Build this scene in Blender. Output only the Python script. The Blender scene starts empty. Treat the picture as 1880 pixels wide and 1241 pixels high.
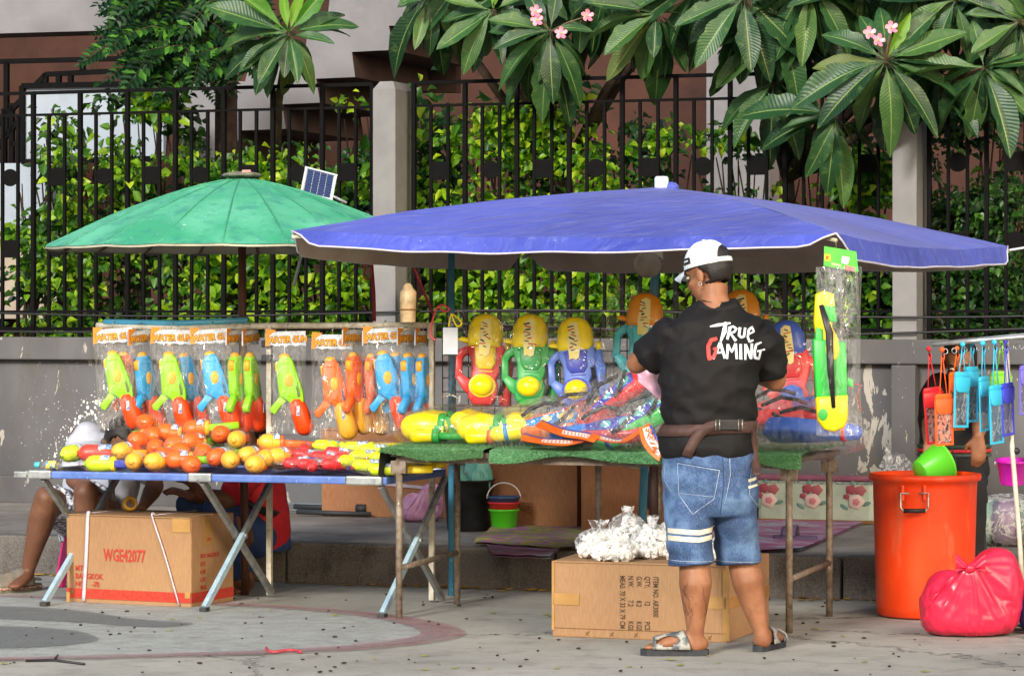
import bpy, bmesh, math, random
import numpy as np
from math import sin, cos, pi, radians as R, sqrt, atan2
from mathutils import Vector as V, Matrix, Euler, Quaternion, noise as mnoise
from mathutils.bvhtree import BVHTree

scene = bpy.context.scene
COL = scene.collection
random.seed(7); rng = np.random.default_rng(7)

# ------------------------------------------------------------------ camera, world, sun, exposure
F_PX, CAM_H, HOR = 5600.0, 1.40, 578.0          # focal length in photo pixels, eye height, horizon row
cam_d = bpy.data.cameras.new('camera'); cam = bpy.data.objects.new('camera', cam_d); COL.objects.link(cam)
cam.location = (0, 0, CAM_H); cam.rotation_euler = (R(90), 0, 0)
cam_d.sensor_width = 36; cam_d.lens = F_PX / 1880 * 36
cam_d.shift_y = (HOR - 620.5) / 1880
cam_d.clip_start = .1; cam_d.clip_end = 600
scene.camera = cam
SUN_EL, SUN_AZ = 25, -27                          # sun stands behind the camera, to its left
world = bpy.data.worlds.new('World'); scene.world = world; world.use_nodes = True
wn = world.node_tree
sky = wn.nodes.new('ShaderNodeTexSky'); sky.sky_type = 'NISHITA'; sky.sun_disc = False
sky.sun_elevation = R(SUN_EL); sky.sun_rotation = R(180 + SUN_AZ) ; sky.air_density = 1.2; sky.dust_density = 4.0
wn.links.new(sky.outputs[0], wn.nodes['Background'].inputs[0])
wn.nodes['Background'].inputs[1].default_value = .13
sd = bpy.data.lights.new('sun', 'SUN'); sd.energy = 2.5; sd.angle = R(11); sd.color = (1, .945, .86)
sun = bpy.data.objects.new('sun', sd); COL.objects.link(sun)
_dir = V((sin(R(SUN_AZ)) * cos(R(SUN_EL)), -cos(R(SUN_AZ)) * cos(R(SUN_EL)), sin(R(SUN_EL))))
sun.rotation_euler = _dir.to_track_quat('Z', 'Y').to_euler(); sun.location = _dir * 40
vs = scene.view_settings
vs.view_transform = 'Standard'; vs.look = 'None'; vs.gamma = 1; vs.exposure = .72; vs.use_curve_mapping = False
cy = scene.cycles
cy.use_denoising = True; cy.max_bounces = 7; cy.transparent_max_bounces = 24
cy.diffuse_bounces = 3; cy.glossy_bounces = 3; cy.transmission_bounces = 4; cy.caustics_reflective = False; cy.caustics_refractive = False
cy.sample_clamp_indirect = 6

# ------------------------------------------------------------------ street frame: kerb, wall and tables run at TH to the picture plane
TH = R(19); U = V((cos(TH), -sin(TH), 0)); W = V((sin(TH), cos(TH), 0)); RZ = -TH
B_KERB, B_WALL = 14.72, 17.4
def S(a, b, z=0): return U * a + W * b + V((0, 0, z))
def PX(px, py, Y): return V(((px - 940) / F_PX * Y, Y, CAM_H - (py - HOR) / F_PX * Y))
def PG(px, py, z=0):
    Y = (CAM_H - z) * F_PX / (py - HOR); return V(((px - 940) / F_PX * Y, Y, z))
def PB(px, py, b):
    k = (px - 940) / F_PX; Y = b / (cos(TH) + sin(TH) * k); return PX(px, py, Y)
def AOF(px, b):
    p = PB(px, HOR, b); return p.dot(U)
def ZOF(px, py, b): return PB(px, py, b).z

# ------------------------------------------------------------------ mesh builder
def chamfer_box(sx, sy, sz, e):
    hx, hy, hz = sx / 2, sy / 2, sz / 2; bm = bmesh.new()
    bmesh.ops.create_cube(bm, size=1)
    for v in bm.verts: v.co = V((v.co.x * sx, v.co.y * sy, v.co.z * sz))
    if e > 0: bmesh.ops.bevel(bm, geom=list(bm.edges), offset=min(e, hx * .9, hy * .9, hz * .9), segments=2, profile=.6, affect='EDGES')
    vs_ = [v.co.copy() for v in bm.verts]; bm.verts.index_update(); fs = [[v.index for v in f.verts] for f in bm.faces]; bm.free()
    return vs_, fs
class MB:
    def __init__(s): s.v = []; s.f = []; s.mi = []; s.sm = []; s.uv = None
    def add(s, vs_, fs, m=0, smooth=False, M=None):
        o = len(s.v)
        s.v += [tuple(M @ V(p)) if M is not None else tuple(p) for p in vs_]
        for f in fs: s.f.append([i + o for i in f]); s.mi.append(m); s.sm.append(smooth)
        return s
    def box(s, c, sz, m=0, M=None, e=0, rz=0):
        vs_, fs = chamfer_box(*sz, e); T = Matrix.Translation(c) @ Matrix.Rotation(rz, 4, 'Z')
        return s.add(vs_, fs, m, False, (M @ T) if M is not None else T)
    def bar(s, p, q, w, h, m=0, e=0, up=(0, 0, 1)):
        p, q = V(p), V(q); d = (q - p); L = d.length; d.normalize(); up = V(up)
        if abs(d.dot(up)) > .99: up = V((0, 1, 0))
        x = d.cross(up).normalized(); z = x.cross(d)
        M = Matrix((x, d, z)).transposed().to_4x4(); M.translation = (p + q) / 2
        vs_, fs = chamfer_box(w, L, h, e); return s.add(vs_, fs, m, False, M)
    def tube(s, pts, r, n=10, m=0, caps=True, closed=False, ref=None, smooth=True, dome=False):
        pts = [V(p) for p in pts]; N = len(pts)
        rr = r if isinstance(r, (list, tuple)) else [r] * N
        if dome:
            d0 = (pts[0] - pts[1]).normalized(); d1 = (pts[-1] - pts[-2]).normalized()
            def g(q): return max(q) if isinstance(q, (tuple, list)) else q
            def k(q, c): return (q[0] * c, q[1] * c) if isinstance(q, (tuple, list)) else q * c
            a = [(pts[0] + d0 * g(rr[0]) * sin(R(t)), k(rr[0], cos(R(t)))) for t in (84, 60, 30)]
            b = [(pts[-1] + d1 * g(rr[-1]) * sin(R(t)), k(rr[-1], cos(R(t)))) for t in (30, 60, 84)]
            pts = [x[0] for x in a] + pts + [x[0] for x in b]; rr = [x[1] for x in a] + list(rr) + [x[1] for x in b]; N = len(pts)
        vs_ = []; px = V(ref) if ref is not None else None
        for i, p in enumerate(pts):
            if closed: d = pts[(i + 1) % N] - pts[i - 1]
            else: d = pts[min(i + 1, N - 1)] - pts[max(i - 1, 0)]
            d.normalize()
            if px is None: px = V((0, 0, 1)) if abs(d.z) < .9 else V((1, 0, 0))
            x = px - d * px.dot(d)
            if x.length < 1e-5: x = d.orthogonal()
            x.normalize(); px = x; y = d.cross(x)
            q = rr[i]; r1, r2 = q if isinstance(q, (tuple, list)) else (q, q)
            for j in range(n):
                t = 2 * pi * j / n; vs_.append(p + x * r1 * cos(t) + y * r2 * sin(t))
        fs = []
        for i in range(N if closed else N - 1):
            a, b = i * n, ((i + 1) % N) * n
            for j in range(n): fs.append([a + j, a + (j + 1) % n, b + (j + 1) % n, b + j])
        if caps and not closed: fs.append(list(range(n))[::-1]); fs.append([(N - 1) * n + j for j in range(n)])
        return s.add(vs_, fs, m, smooth)
    def rings(s, rings, m=0, caps=True, smooth=True, M=None):
        n = len(rings[0]); vs_ = [p for r in rings for p in r]; fs = []
        for i in range(len(rings) - 1):
            a, b = i * n, (i + 1) * n
            for j in range(n): fs.append([a + j, a + (j + 1) % n, b + (j + 1) % n, b + j])
        if caps: fs.append(list(range(n))[::-1]); fs.append([(len(rings) - 1) * n + j for j in range(n)])
        return s.add(vs_, fs, m, smooth, M)
    def lathe(s, prof, n=24, m=0, M=None, smooth=True, caps=False):
        return s.rings([[(r * cos(2 * pi * j / n), r * sin(2 * pi * j / n), z) for j in range(n)] for r, z in prof], m, caps, smooth, M)
    def ell(s, c, r, m=0, nu=18, nv=10, M=None, f=None):
        vs_, fs = [], []
        for i in range(nv + 1):
            ph = -pi / 2 + pi * i / nv
            for j in range(nu):
                t = 2 * pi * j / nu; d = V((cos(ph) * cos(t), cos(ph) * sin(t), sin(ph)))
                k = f(d) if f else 1
                p = V((d.x * r[0] * k, d.y * r[1] * k, d.z * r[2] * k))
                vs_.append((M @ p if M is not None else p) + V(c))
        for i in range(nv):
            for j in range(nu): fs.append([i * nu + j, i * nu + (j + 1) % nu, (i + 1) * nu + (j + 1) % nu, (i + 1) * nu + j])
        return s.add(vs_, fs, m, True)
    def puff(s, out, y0, y1, e=.006, m=0, M=None, smooth=True):
        """2-D outline (x,z) with rounded edges, thickness from y0 to y1"""
        n = len(out); A = sum(out[i][0] * out[(i + 1) % n][1] - out[(i + 1) % n][0] * out[i][1] for i in range(n))
        if A < 0: out = out[::-1]
        def ins(k):
            r = []
            for i in range(n):
                p0, p1, p2 = V(out[i - 1]), V(out[i]), V(out[(i + 1) % n])
                d1 = (p1 - p0).normalized(); d2 = (p2 - p1).normalized()
                nn = V((-(d1.y + d2.y), d1.x + d2.x)); nn = nn.normalized() if nn.length > 1e-6 else V((0, 0))
                r.append(p1 + nn * k)
            return r
        rings = []
        for k, y in ((e, y0), (e * .3, y0 + e * .35), (0, y0 + e), (0, y1 - e), (e * .3, y1 - e * .35), (e, y1)):
            rings.append([(p[0], y, p[1]) for p in ins(k)])
        return s.rings(rings, m, True, smooth, M)
    def poly(s, pts, m=0): return s.add(pts, [list(range(len(pts)))], m)
    def grid(s, fn, nu, nv, m=0, smooth=True, wrap=False):
        vs_ = [fn(i / (nu if wrap else nu - 1), j / (nv - 1)) for j in range(nv) for i in range(nu)]; fs = []
        for j in range(nv - 1):
            for i in range(nu if wrap else nu - 1): fs.append([j * nu + i, j * nu + (i + 1) % nu, (j + 1) * nu + (i + 1) % nu, (j + 1) * nu + i])
        return s.add(vs_, fs, m, smooth)
    def mesh(s, name, mats):
        me = bpy.data.meshes.new(name); me.from_pydata(s.v, [], s.f)
        for x in (mats if isinstance(mats, (list, tuple)) else [mats]): me.materials.append(x)
        me.polygons.foreach_set('material_index', s.mi); me.polygons.foreach_set('use_smooth', s.sm); me.update()
        return me
    def obj(s, name, mats, parent=None, loc=(0, 0, 0), rot=(0, 0, 0), fix=True):
        me = s.mesh(name, mats)
        if fix:
            bm = bmesh.new(); bm.from_mesh(me); bmesh.ops.recalc_face_normals(bm, faces=bm.faces); bm.to_mesh(me); bm.free()
        return link(name, me, parent, loc, rot)
def link(name, me, parent=None, loc=(0, 0, 0), rot=(0, 0, 0)):
    o = bpy.data.objects.new(name, me); COL.objects.link(o); o.location = loc; o.rotation_euler = rot
    if parent is not None: o.parent = parent
    return o
def tag(o, label, cat, group=None):
    o['label'] = label; o['category'] = cat
    if group: o['group'] = group
    return o
def thing(name, label, cat, loc=(0, 0, 0), rz=0, group=None, rot=None):
    o = bpy.data.objects.new(name, None); COL.objects.link(o); o.location = loc; o.empty_display_size = .05
    o.rotation_euler = rot if rot else (0, 0, rz); return tag(o, label, cat, group)
def struct(o): o['kind'] = 'structure'; return o
def stuff(o, label=None, cat=None):
    o['kind'] = 'stuff'
    if label: o['label'] = label; o['category'] = cat
    return o
def copy_tree(o, parent=None):
    c = o.copy(); COL.objects.link(c); c.parent = parent
    for ch in list(o.children): copy_tree(ch, c)
    return c
def dup(o, label, loc, rz=None, group=None, rot=None):
    c = copy_tree(o); c['label'] = label; c.location = loc
    if rz is not None: c.rotation_euler = (0, 0, rz)
    if rot is not None: c.rotation_euler = rot
    if group: c['group'] = group
    return c
def remesh(mb, voxel, it=4, name='m', fac=.5):
    me = mb.mesh(name, []); o = bpy.data.objects.new('tmp', me); COL.objects.link(o)
    m = o.modifiers.new('r', 'REMESH'); m.mode = 'VOXEL'; m.voxel_size = voxel; m.use_smooth_shade = True
    if it: m2 = o.modifiers.new('s', 'SMOOTH'); m2.iterations = it; m2.factor = fac
    dg = bpy.context.evaluated_depsgraph_get(); r = bpy.data.meshes.new_from_object(o.evaluated_get(dg))
    bpy.data.objects.remove(o); bpy.data.meshes.remove(me); r.name = name
    r.polygons.foreach_set('use_smooth', [True] * len(r.polygons)); return r
def displace(me, fn):
    n = len(me.vertices); co = np.empty(n * 3); me.vertices.foreach_get('co', co); nr = np.empty(n * 3); me.vertex_normals.foreach_get('vector', nr)
    co = co.reshape(-1, 3); d = np.array([fn(V(c)) for c in co]); co += nr.reshape(-1, 3) * d[:, None]; me.vertices.foreach_set('co', co.ravel())
    me.update()
def setmat(me, *ms):
    me.materials.clear()
    for x in ms: me.materials.append(x)
    return me
def bvh_of(me):
    return BVHTree.FromPolygons([v.co.copy() for v in me.vertices], [list(p.vertices) for p in me.polygons])
def text(body, size, m, parent, loc, rot=(R(90), 0, 0), sx=1, bold=0, name='lettering', align='CENTER', ext=.0006, spacing=1, line=1, shear=0):
    c = bpy.data.curves.new(name, 'FONT'); c.body = body; c.size = size; c.align_x = align; c.align_y = 'CENTER'; c.extrude = ext; c.offset = bold
    c.space_character = spacing; c.space_line = line; c.resolution_u = 2; c.shear = shear; c.materials.append(m)
    k = (body, size, bold, spacing, line, shear, align, m.name)
    if k not in _tx:
        o = bpy.data.objects.new('tmp', c); COL.objects.link(o); dg = bpy.context.evaluated_depsgraph_get()
        _tx[k] = me = bpy.data.meshes.new_from_object(o.evaluated_get(dg)); bpy.data.objects.remove(o); me.name = name
    bpy.data.curves.remove(c); o = link(name, _tx[k], parent, loc, rot); o.scale = (sx, 1, 1); return o
_tx = {}

# ------------------------------------------------------------------ materials
def hx(h):
    h = h.lstrip('#'); c = [int(h[i:i + 2], 16) / 255 for i in (0, 2, 4)]
    return tuple(x / 12.92 if x <= .04045 else ((x + .055) / 1.055) ** 2.4 for x in c) + (1,)
def col(c): return hx(c) if isinstance(c, str) else (tuple(c) + (1,) if len(c) == 3 else tuple(c))
def newmat(name):
    m = bpy.data.materials.new(name); m.use_nodes = True; nt = m.node_tree; return m, nt, nt.nodes, nt.links, nt.nodes['Principled BSDF']
def N(nt, t, **k):
    n = nt.nodes.new(t)
    for a, b in k.items():
        if a[0] == 'i' and a[1:].isdigit(): n.inputs[int(a[1:])].default_value = b
        elif a.startswith('in_'): n.inputs[a[3:].replace('_', ' ')].default_value = b
        else: setattr(n, a, b)
    return n
def ramp(nt, fac, stops):
    r = nt.nodes.new('ShaderNodeValToRGB'); el = r.color_ramp.elements
    while len(el) < len(stops): el.new(.5)
    for e, (p, c) in zip(el, stops): e.position = p; e.color = col(c) if not isinstance(c, (int, float)) else (c, c, c, 1)
    nt.links.new(fac, r.inputs[0]); return r
def noise(nt, scale, detail=4, rough=.55, stretch=None, dist=0, coords='Object'):
    tc = nt.nodes.new('ShaderNodeTexCoord'); n = N(nt, 'ShaderNodeTexNoise', in_Scale=scale, in_Detail=detail, in_Roughness=rough, in_Distortion=dist)
    if stretch:
        mp = N(nt, 'ShaderNodeMapping'); mp.inputs['Scale'].default_value = stretch
        nt.links.new(tc.outputs[coords], mp.inputs[0]); nt.links.new(mp.outputs[0], n.inputs['Vector'])
    else: nt.links.new(tc.outputs[coords], n.inputs['Vector'])
    return n
def mixc(nt, fac, a, b, mode='MIX'):
    n = nt.nodes.new('ShaderNodeMix'); n.data_type = 'RGBA'; n.blend_type = mode
    for i, x in ((0, fac), (6, a), (7, b)):
        if hasattr(x, 'links'): nt.links.new(x, n.inputs[i])
        elif isinstance(x, (int, float)): n.inputs[i].default_value = x
        else: n.inputs[i].default_value = col(x)
    return n.outputs[2]
def bump(nt, h, strength, dist=.01, nrm=None):
    b = N(nt, 'ShaderNodeBump', in_Strength=strength, in_Distance=dist); nt.links.new(h, b.inputs['Height'])
    if nrm is not None: nt.links.new(nrm, b.inputs['Normal'])
    return b.outputs[0]
def mat(name, c, c2=None, rough=.6, scale=6, lo=.38, hi=.62, metal=0, bp=0, bscale=60, bdist=.004, spec=.5, coat=0, stretch=None, sheen=0, trans=0, dirt=None, dscale=14, dlo=.56, dhi=.68):
    m, nt, nd, lk, p = newmat(name)
    p.inputs['Roughness'].default_value = rough; p.inputs['Metallic'].default_value = metal; p.inputs['Specular IOR Level'].default_value = spec
    p.inputs['Coat Weight'].default_value = coat; p.inputs['Coat Roughness'].default_value = .15; p.inputs['Sheen Weight'].default_value = sheen
    if trans: p.inputs['Subsurface Weight'].default_value = trans; p.inputs['Subsurface Radius'].default_value = (.02, .008, .004)
    src = None
    if c2 is not None:
        n = noise(nt, scale, 5, .6, stretch); r = ramp(nt, n.outputs[0], [(lo, c), (hi, c2)]); src = r.outputs[0]
    if dirt is not None:
        n = noise(nt, dscale, 6, .7, stretch); r = ramp(nt, n.outputs[0], [(dlo, 0), (dhi, 1)])
        src = mixc(nt, r.outputs[0], src if src is not None else c, dirt)
    if src is not None: lk.new(src, p.inputs['Base Color'])
    else: p.inputs['Base Color'].default_value = col(c)
    if bp: n = noise(nt, bscale, 3, .6); lk.new(bump(nt, n.outputs[0], bp, bdist), p.inputs['Normal'])
    return m
def leafmat(name, stops, rough=.45, transl=.35, tcol=None, uvveins=False):
    m, nt, nd, lk, p = newmat(name)
    g = nd.new('ShaderNodeNewGeometry'); oi = nd.new('ShaderNodeObjectInfo')
    if uvveins:
        r = ramp(nt, oi.outputs['Random'], stops); base = r.outputs[0]
        uv = nd.new('ShaderNodeTexCoord'); sp = nd.new('ShaderNodeSeparateXYZ'); lk.new(uv.outputs['UV'], sp.inputs[0])
        def mth(op, a, b=None, c=None):
            n = N(nt, 'ShaderNodeMath', operation=op)
            for i, x in enumerate((a, b, c)):
                if x is None: continue
                if isinstance(x, (int, float)): n.inputs[i].default_value = x
                else: lk.new(x, n.inputs[i])
            return n.outputs[0]
        dx = mth('ABSOLUTE', mth('SUBTRACT', sp.outputs[0], .5))
        rib = ramp(nt, dx, [(.012, 1), (.035, 0)]).outputs[0]
        vein = mth('SINE', mth('MULTIPLY', mth('SUBTRACT', sp.outputs[1], mth('MULTIPLY', dx, .22)), 150))
        vr = ramp(nt, vein, [(.80, 0), (1.0, 1)]).outputs[0]
        base = mixc(nt, mth('MULTIPLY', vr, .10), base, '#7fa860')
        base = mixc(nt, mth('MULTIPLY', rib, .7), base, '#8ea65a')
        nz = noise(nt, 9, 4); base = mixc(nt, mth('MULTIPLY', ramp(nt, nz.outputs[0], [(.52, 0), (.7, 1)]).outputs[0], .4), base, '#6f8a4c')
        lk.new(bump(nt, vein, .25, .002), p.inputs['Normal'])
    else:
        r = ramp(nt, g.outputs['Random Per Island'], stops); base = r.outputs[0]
    lk.new(base, p.inputs['Base Color']); p.inputs['Roughness'].default_value = rough
    t = nd.new('ShaderNodeBsdfTranslucent'); mx = nd.new('ShaderNodeMixShader'); mx.inputs[0].default_value = transl
    hs = N(nt, 'ShaderNodeHueSaturation', in_Hue=.485, in_Saturation=1.1, in_Value=1.5); lk.new(base, hs.inputs['Color']); lk.new(hs.outputs[0], t.inputs[0])
    lk.new(p.outputs[0], mx.inputs[1]); lk.new(t.outputs[0], mx.inputs[2]); lk.new(mx.outputs[0], nd['Material Output'].inputs[0]); return m
def filmmat(name, scale=35, haze=.035, rough=.10, tint=(1, 1, 1), stretch=None, gloss=1.0, bs=.5, streak=.28):
    """clear crinkled plastic film"""
    m, nt, nd, lk, p = newmat(name); nd.remove(p)
    n1 = noise(nt, scale, 4, .6, stretch, dist=1.2); n2 = noise(nt, scale * 3.1, 2, .5, stretch, dist=.5)
    ad = N(nt, 'ShaderNodeMath', operation='MULTIPLY_ADD', i1=.14); lk.new(n2.outputs[0], ad.inputs[0]); lk.new(n1.outputs[0], ad.inputs[2])
    nr = bump(nt, ad.outputs[0], bs, .02)
    gl = N(nt, 'ShaderNodeBsdfGlossy', in_Roughness=rough); gl.inputs[0].default_value = (1, 1, 1, 1); lk.new(nr, gl.inputs['Normal'])
    tr = N(nt, 'ShaderNodeBsdfTransparent'); tr.inputs[0].default_value = col(tint)
    df = N(nt, 'ShaderNodeBsdfDiffuse'); df.inputs[0].default_value = (.85, .87, .88, 1); lk.new(nr, df.inputs['Normal'])
    fr = N(nt, 'ShaderNodeFresnel', in_IOR=1.45); lk.new(nr, fr.inputs['Normal'])
    fm = N(nt, 'ShaderNodeMath', operation='MULTIPLY_ADD', i1=gloss * .2, i2=-.004, use_clamp=True); lk.new(fr.outputs[0], fm.inputs[0])
    rg = ramp(nt, n1.outputs[0], [(.572, 0.0), (.586, streak), (.602, 0.0)])  # noise bands of extra gloss put highlight streaks into the film
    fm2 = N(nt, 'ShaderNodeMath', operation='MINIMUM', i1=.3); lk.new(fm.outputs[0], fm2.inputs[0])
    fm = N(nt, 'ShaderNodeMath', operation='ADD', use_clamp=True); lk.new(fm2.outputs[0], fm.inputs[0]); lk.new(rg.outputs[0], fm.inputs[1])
    hz = ramp(nt, n1.outputs[0], [(.44, haze * .2), (.50, haze * 1.6), (.56, haze * .3)])
    a = nd.new('ShaderNodeMixShader'); lk.new(hz.outputs[0], a.inputs[0]); lk.new(tr.outputs[0], a.inputs[1]); lk.new(df.outputs[0], a.inputs[2])
    b = nd.new('ShaderNodeMixShader'); lk.new(fm.outputs[0], b.inputs[0]); lk.new(a.outputs[0], b.inputs[1]); lk.new(gl.outputs[0], b.inputs[2])
    lk.new(b.outputs[0], nd['Material Output'].inputs[0]); return m
_pl = {}
def plastic(c, rough=.38, scuff=True):
    k = (str(c), rough)
    if k not in _pl:
        cc = col(c); d = tuple(min(1, x * .88 + .025) for x in cc[:3])
        _pl[k] = mat('plastic', cc, d, rough, 9, .4, .75, spec=.4, bp=.05, bscale=25)
    return _pl[k]
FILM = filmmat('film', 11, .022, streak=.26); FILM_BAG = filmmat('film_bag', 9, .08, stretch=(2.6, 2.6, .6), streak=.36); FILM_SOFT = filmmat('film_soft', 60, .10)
METAL = mat('metal', '#b9b6ad', '#8d8a82', .42, 18, metal=.75, dirt='#5d5248', dscale=30)
RUSTY = mat('rusty', '#8c8174', '#5f4c3b', .65, 26, .35, .7, metal=.25, dirt='#cfc8ba', dscale=45, dlo=.62, dhi=.7, bp=.15, bscale=150, bdist=.002)
BLACKIRON = mat('black_iron', '#050506', '#0a090b', .75, 20, spec=.12, bp=.1, bscale=90)

def sim_stuffed(blobs, rad, knot, press=-2.5, frames=26, nu=72, nv=46):
    """loose cloth ball sucked onto lumpy contents: a stuffed plastic bag with real creases"""
    cols=[]
    for c,r,sq in blobs:
        mb=MB(); mb.ell((0,0,0),r,0,16,10,f=lambda d: 1/max(abs(d.x)**sq+abs(d.y)**sq+abs(d.z)**sq,1e-6)**(1/sq)); o=mb.obj('col',[],None,c); o.modifiers.new('k','COLLISION'); o.collision.thickness_outer=.006; o.collision.cloth_friction=12; cols.append(o)
    fl=MB(); fl.box((0,0,-.05),(2,2,.1)); f=fl.obj('fl',[]); f.modifiers.new('k','COLLISION'); f.collision.thickness_outer=.004; cols.append(f)
    K=V(knot); mb=MB()
    def fb(d): return 1
    mb.ell((0,0,rad[2]+.012),rad,0,nu,nv); A=(K-V((0,0,rad[2]+.012)))
    Ad=A.normalized(); pins=[]
    for i,v in enumerate(mb.v):
        v=V(v); d=(v-V((0,0,rad[2]+.012))).normalized(); a=d.dot(Ad)
        if a>.55:
            t=((a-.55)/.45)**1.5; tgt=K+(v-K)*(1-t); v=v.lerp(K+(v-K)*.06,min(1,t*1.15))
            if a>.965: pins.append(i)
        mb.v[i]=tuple(v)
    me=mb.mesh('bag',[]); o=bpy.data.objects.new('simbag',me); COL.objects.link(o); bm=bmesh.new(); bm.from_mesh(me); bmesh.ops.remove_doubles(bm,verts=bm.verts,dist=1e-5); bm.to_mesh(me); bm.free()
    vg=o.vertex_groups.new(name='pin'); vg.add([v.index for v in me.vertices if (v.co-K).length<.03],1,'REPLACE')
    m=o.modifiers.new('c','CLOTH'); st=m.settings; st.quality=6; st.mass=.1; st.use_pressure=True; st.uniform_pressure_force=press; st.vertex_group_mass='pin'
    st.tension_stiffness=60; st.compression_stiffness=60; st.shear_stiffness=25; st.bending_stiffness=.08; st.air_damping=2
    m.collision_settings.collision_quality=3; m.collision_settings.distance_min=.004
    for fr in range(1,frames+1): scene.frame_set(fr)
    dg=bpy.context.evaluated_depsgraph_get(); r=bpy.data.meshes.new_from_object(o.evaluated_get(dg)); bpy.data.objects.remove(o); scene.frame_set(1)
    for c in cols: bpy.data.objects.remove(c)
    r.polygons.foreach_set('use_smooth',[True]*len(r.polygons)); return r

# ================================================================== SETTING
def asphalt():
    m, nt, nd, lk, p = newmat('asphalt')
    n1 = noise(nt, .8, 6, .62); n2 = noise(nt, 160, 3, .7); n3 = noise(nt, 5, 6, .7)
    c = ramp(nt, n1.outputs[0], [(.38, '#7d7d77'), (.62, '#9d9c95')]).outputs[0]
    c = mixc(nt, ramp(nt, n2.outputs[0], [(.4, 0), (.65, .5)]).outputs[0], c, '#b5b3ab')
    c = mixc(nt, ramp(nt, n3.outputs[0], [(.5, 0), (.68, .55)]).outputs[0], c, '#68655e')
    tc = nd.new('ShaderNodeTexCoord'); vo = N(nt, 'ShaderNodeTexVoronoi', feature='DISTANCE_TO_EDGE', in_Scale=.55)
    dn = noise(nt, 3, 5, .7); mv = N(nt, 'ShaderNodeMix', data_type='VECTOR'); mv.inputs[0].default_value = .35
    lk.new(tc.outputs['Object'], mv.inputs[4]); lk.new(dn.outputs[1], mv.inputs[5]); lk.new(mv.outputs[1], vo.inputs['Vector'])
    crack = ramp(nt, vo.outputs[0], [(.0015, 1), (.005, 0)]).outputs[0]
    c = mixc(nt, crack, c, '#4c4c4a'); lk.new(c, p.inputs['Base Color']); p.inputs['Roughness'].default_value = .9
    lk.new(bump(nt, n2.outputs[0], .5, .004), p.inputs['Normal']); return m
def concrete(name, a, b, spots=None, joint=0):
    m, nt, nd, lk, p = newmat(name)
    n1 = noise(nt, 1.6, 7, .65); n2 = noise(nt, 90, 3, .6); n3 = noise(nt, 7, 6, .75, (1, 1, .45))
    c = ramp(nt, n1.outputs[0], [(.40, a), (.60, b)]).outputs[0]
    c = mixc(nt, ramp(nt, n3.outputs[0], [(.5, 0), (.66, .7)]).outputs[0], c, spots or '#57524d')
    c = mixc(nt, ramp(nt, n2.outputs[0], [(.45, 0), (.75, .25)]).outputs[0], c, '#b8b5ae')
    lk.new(c, p.inputs['Base Color']); p.inputs['Roughness'].default_value = .88
    lk.new(bump(nt, n2.outputs[0], .25, .004), p.inputs['Normal']); return m
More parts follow.
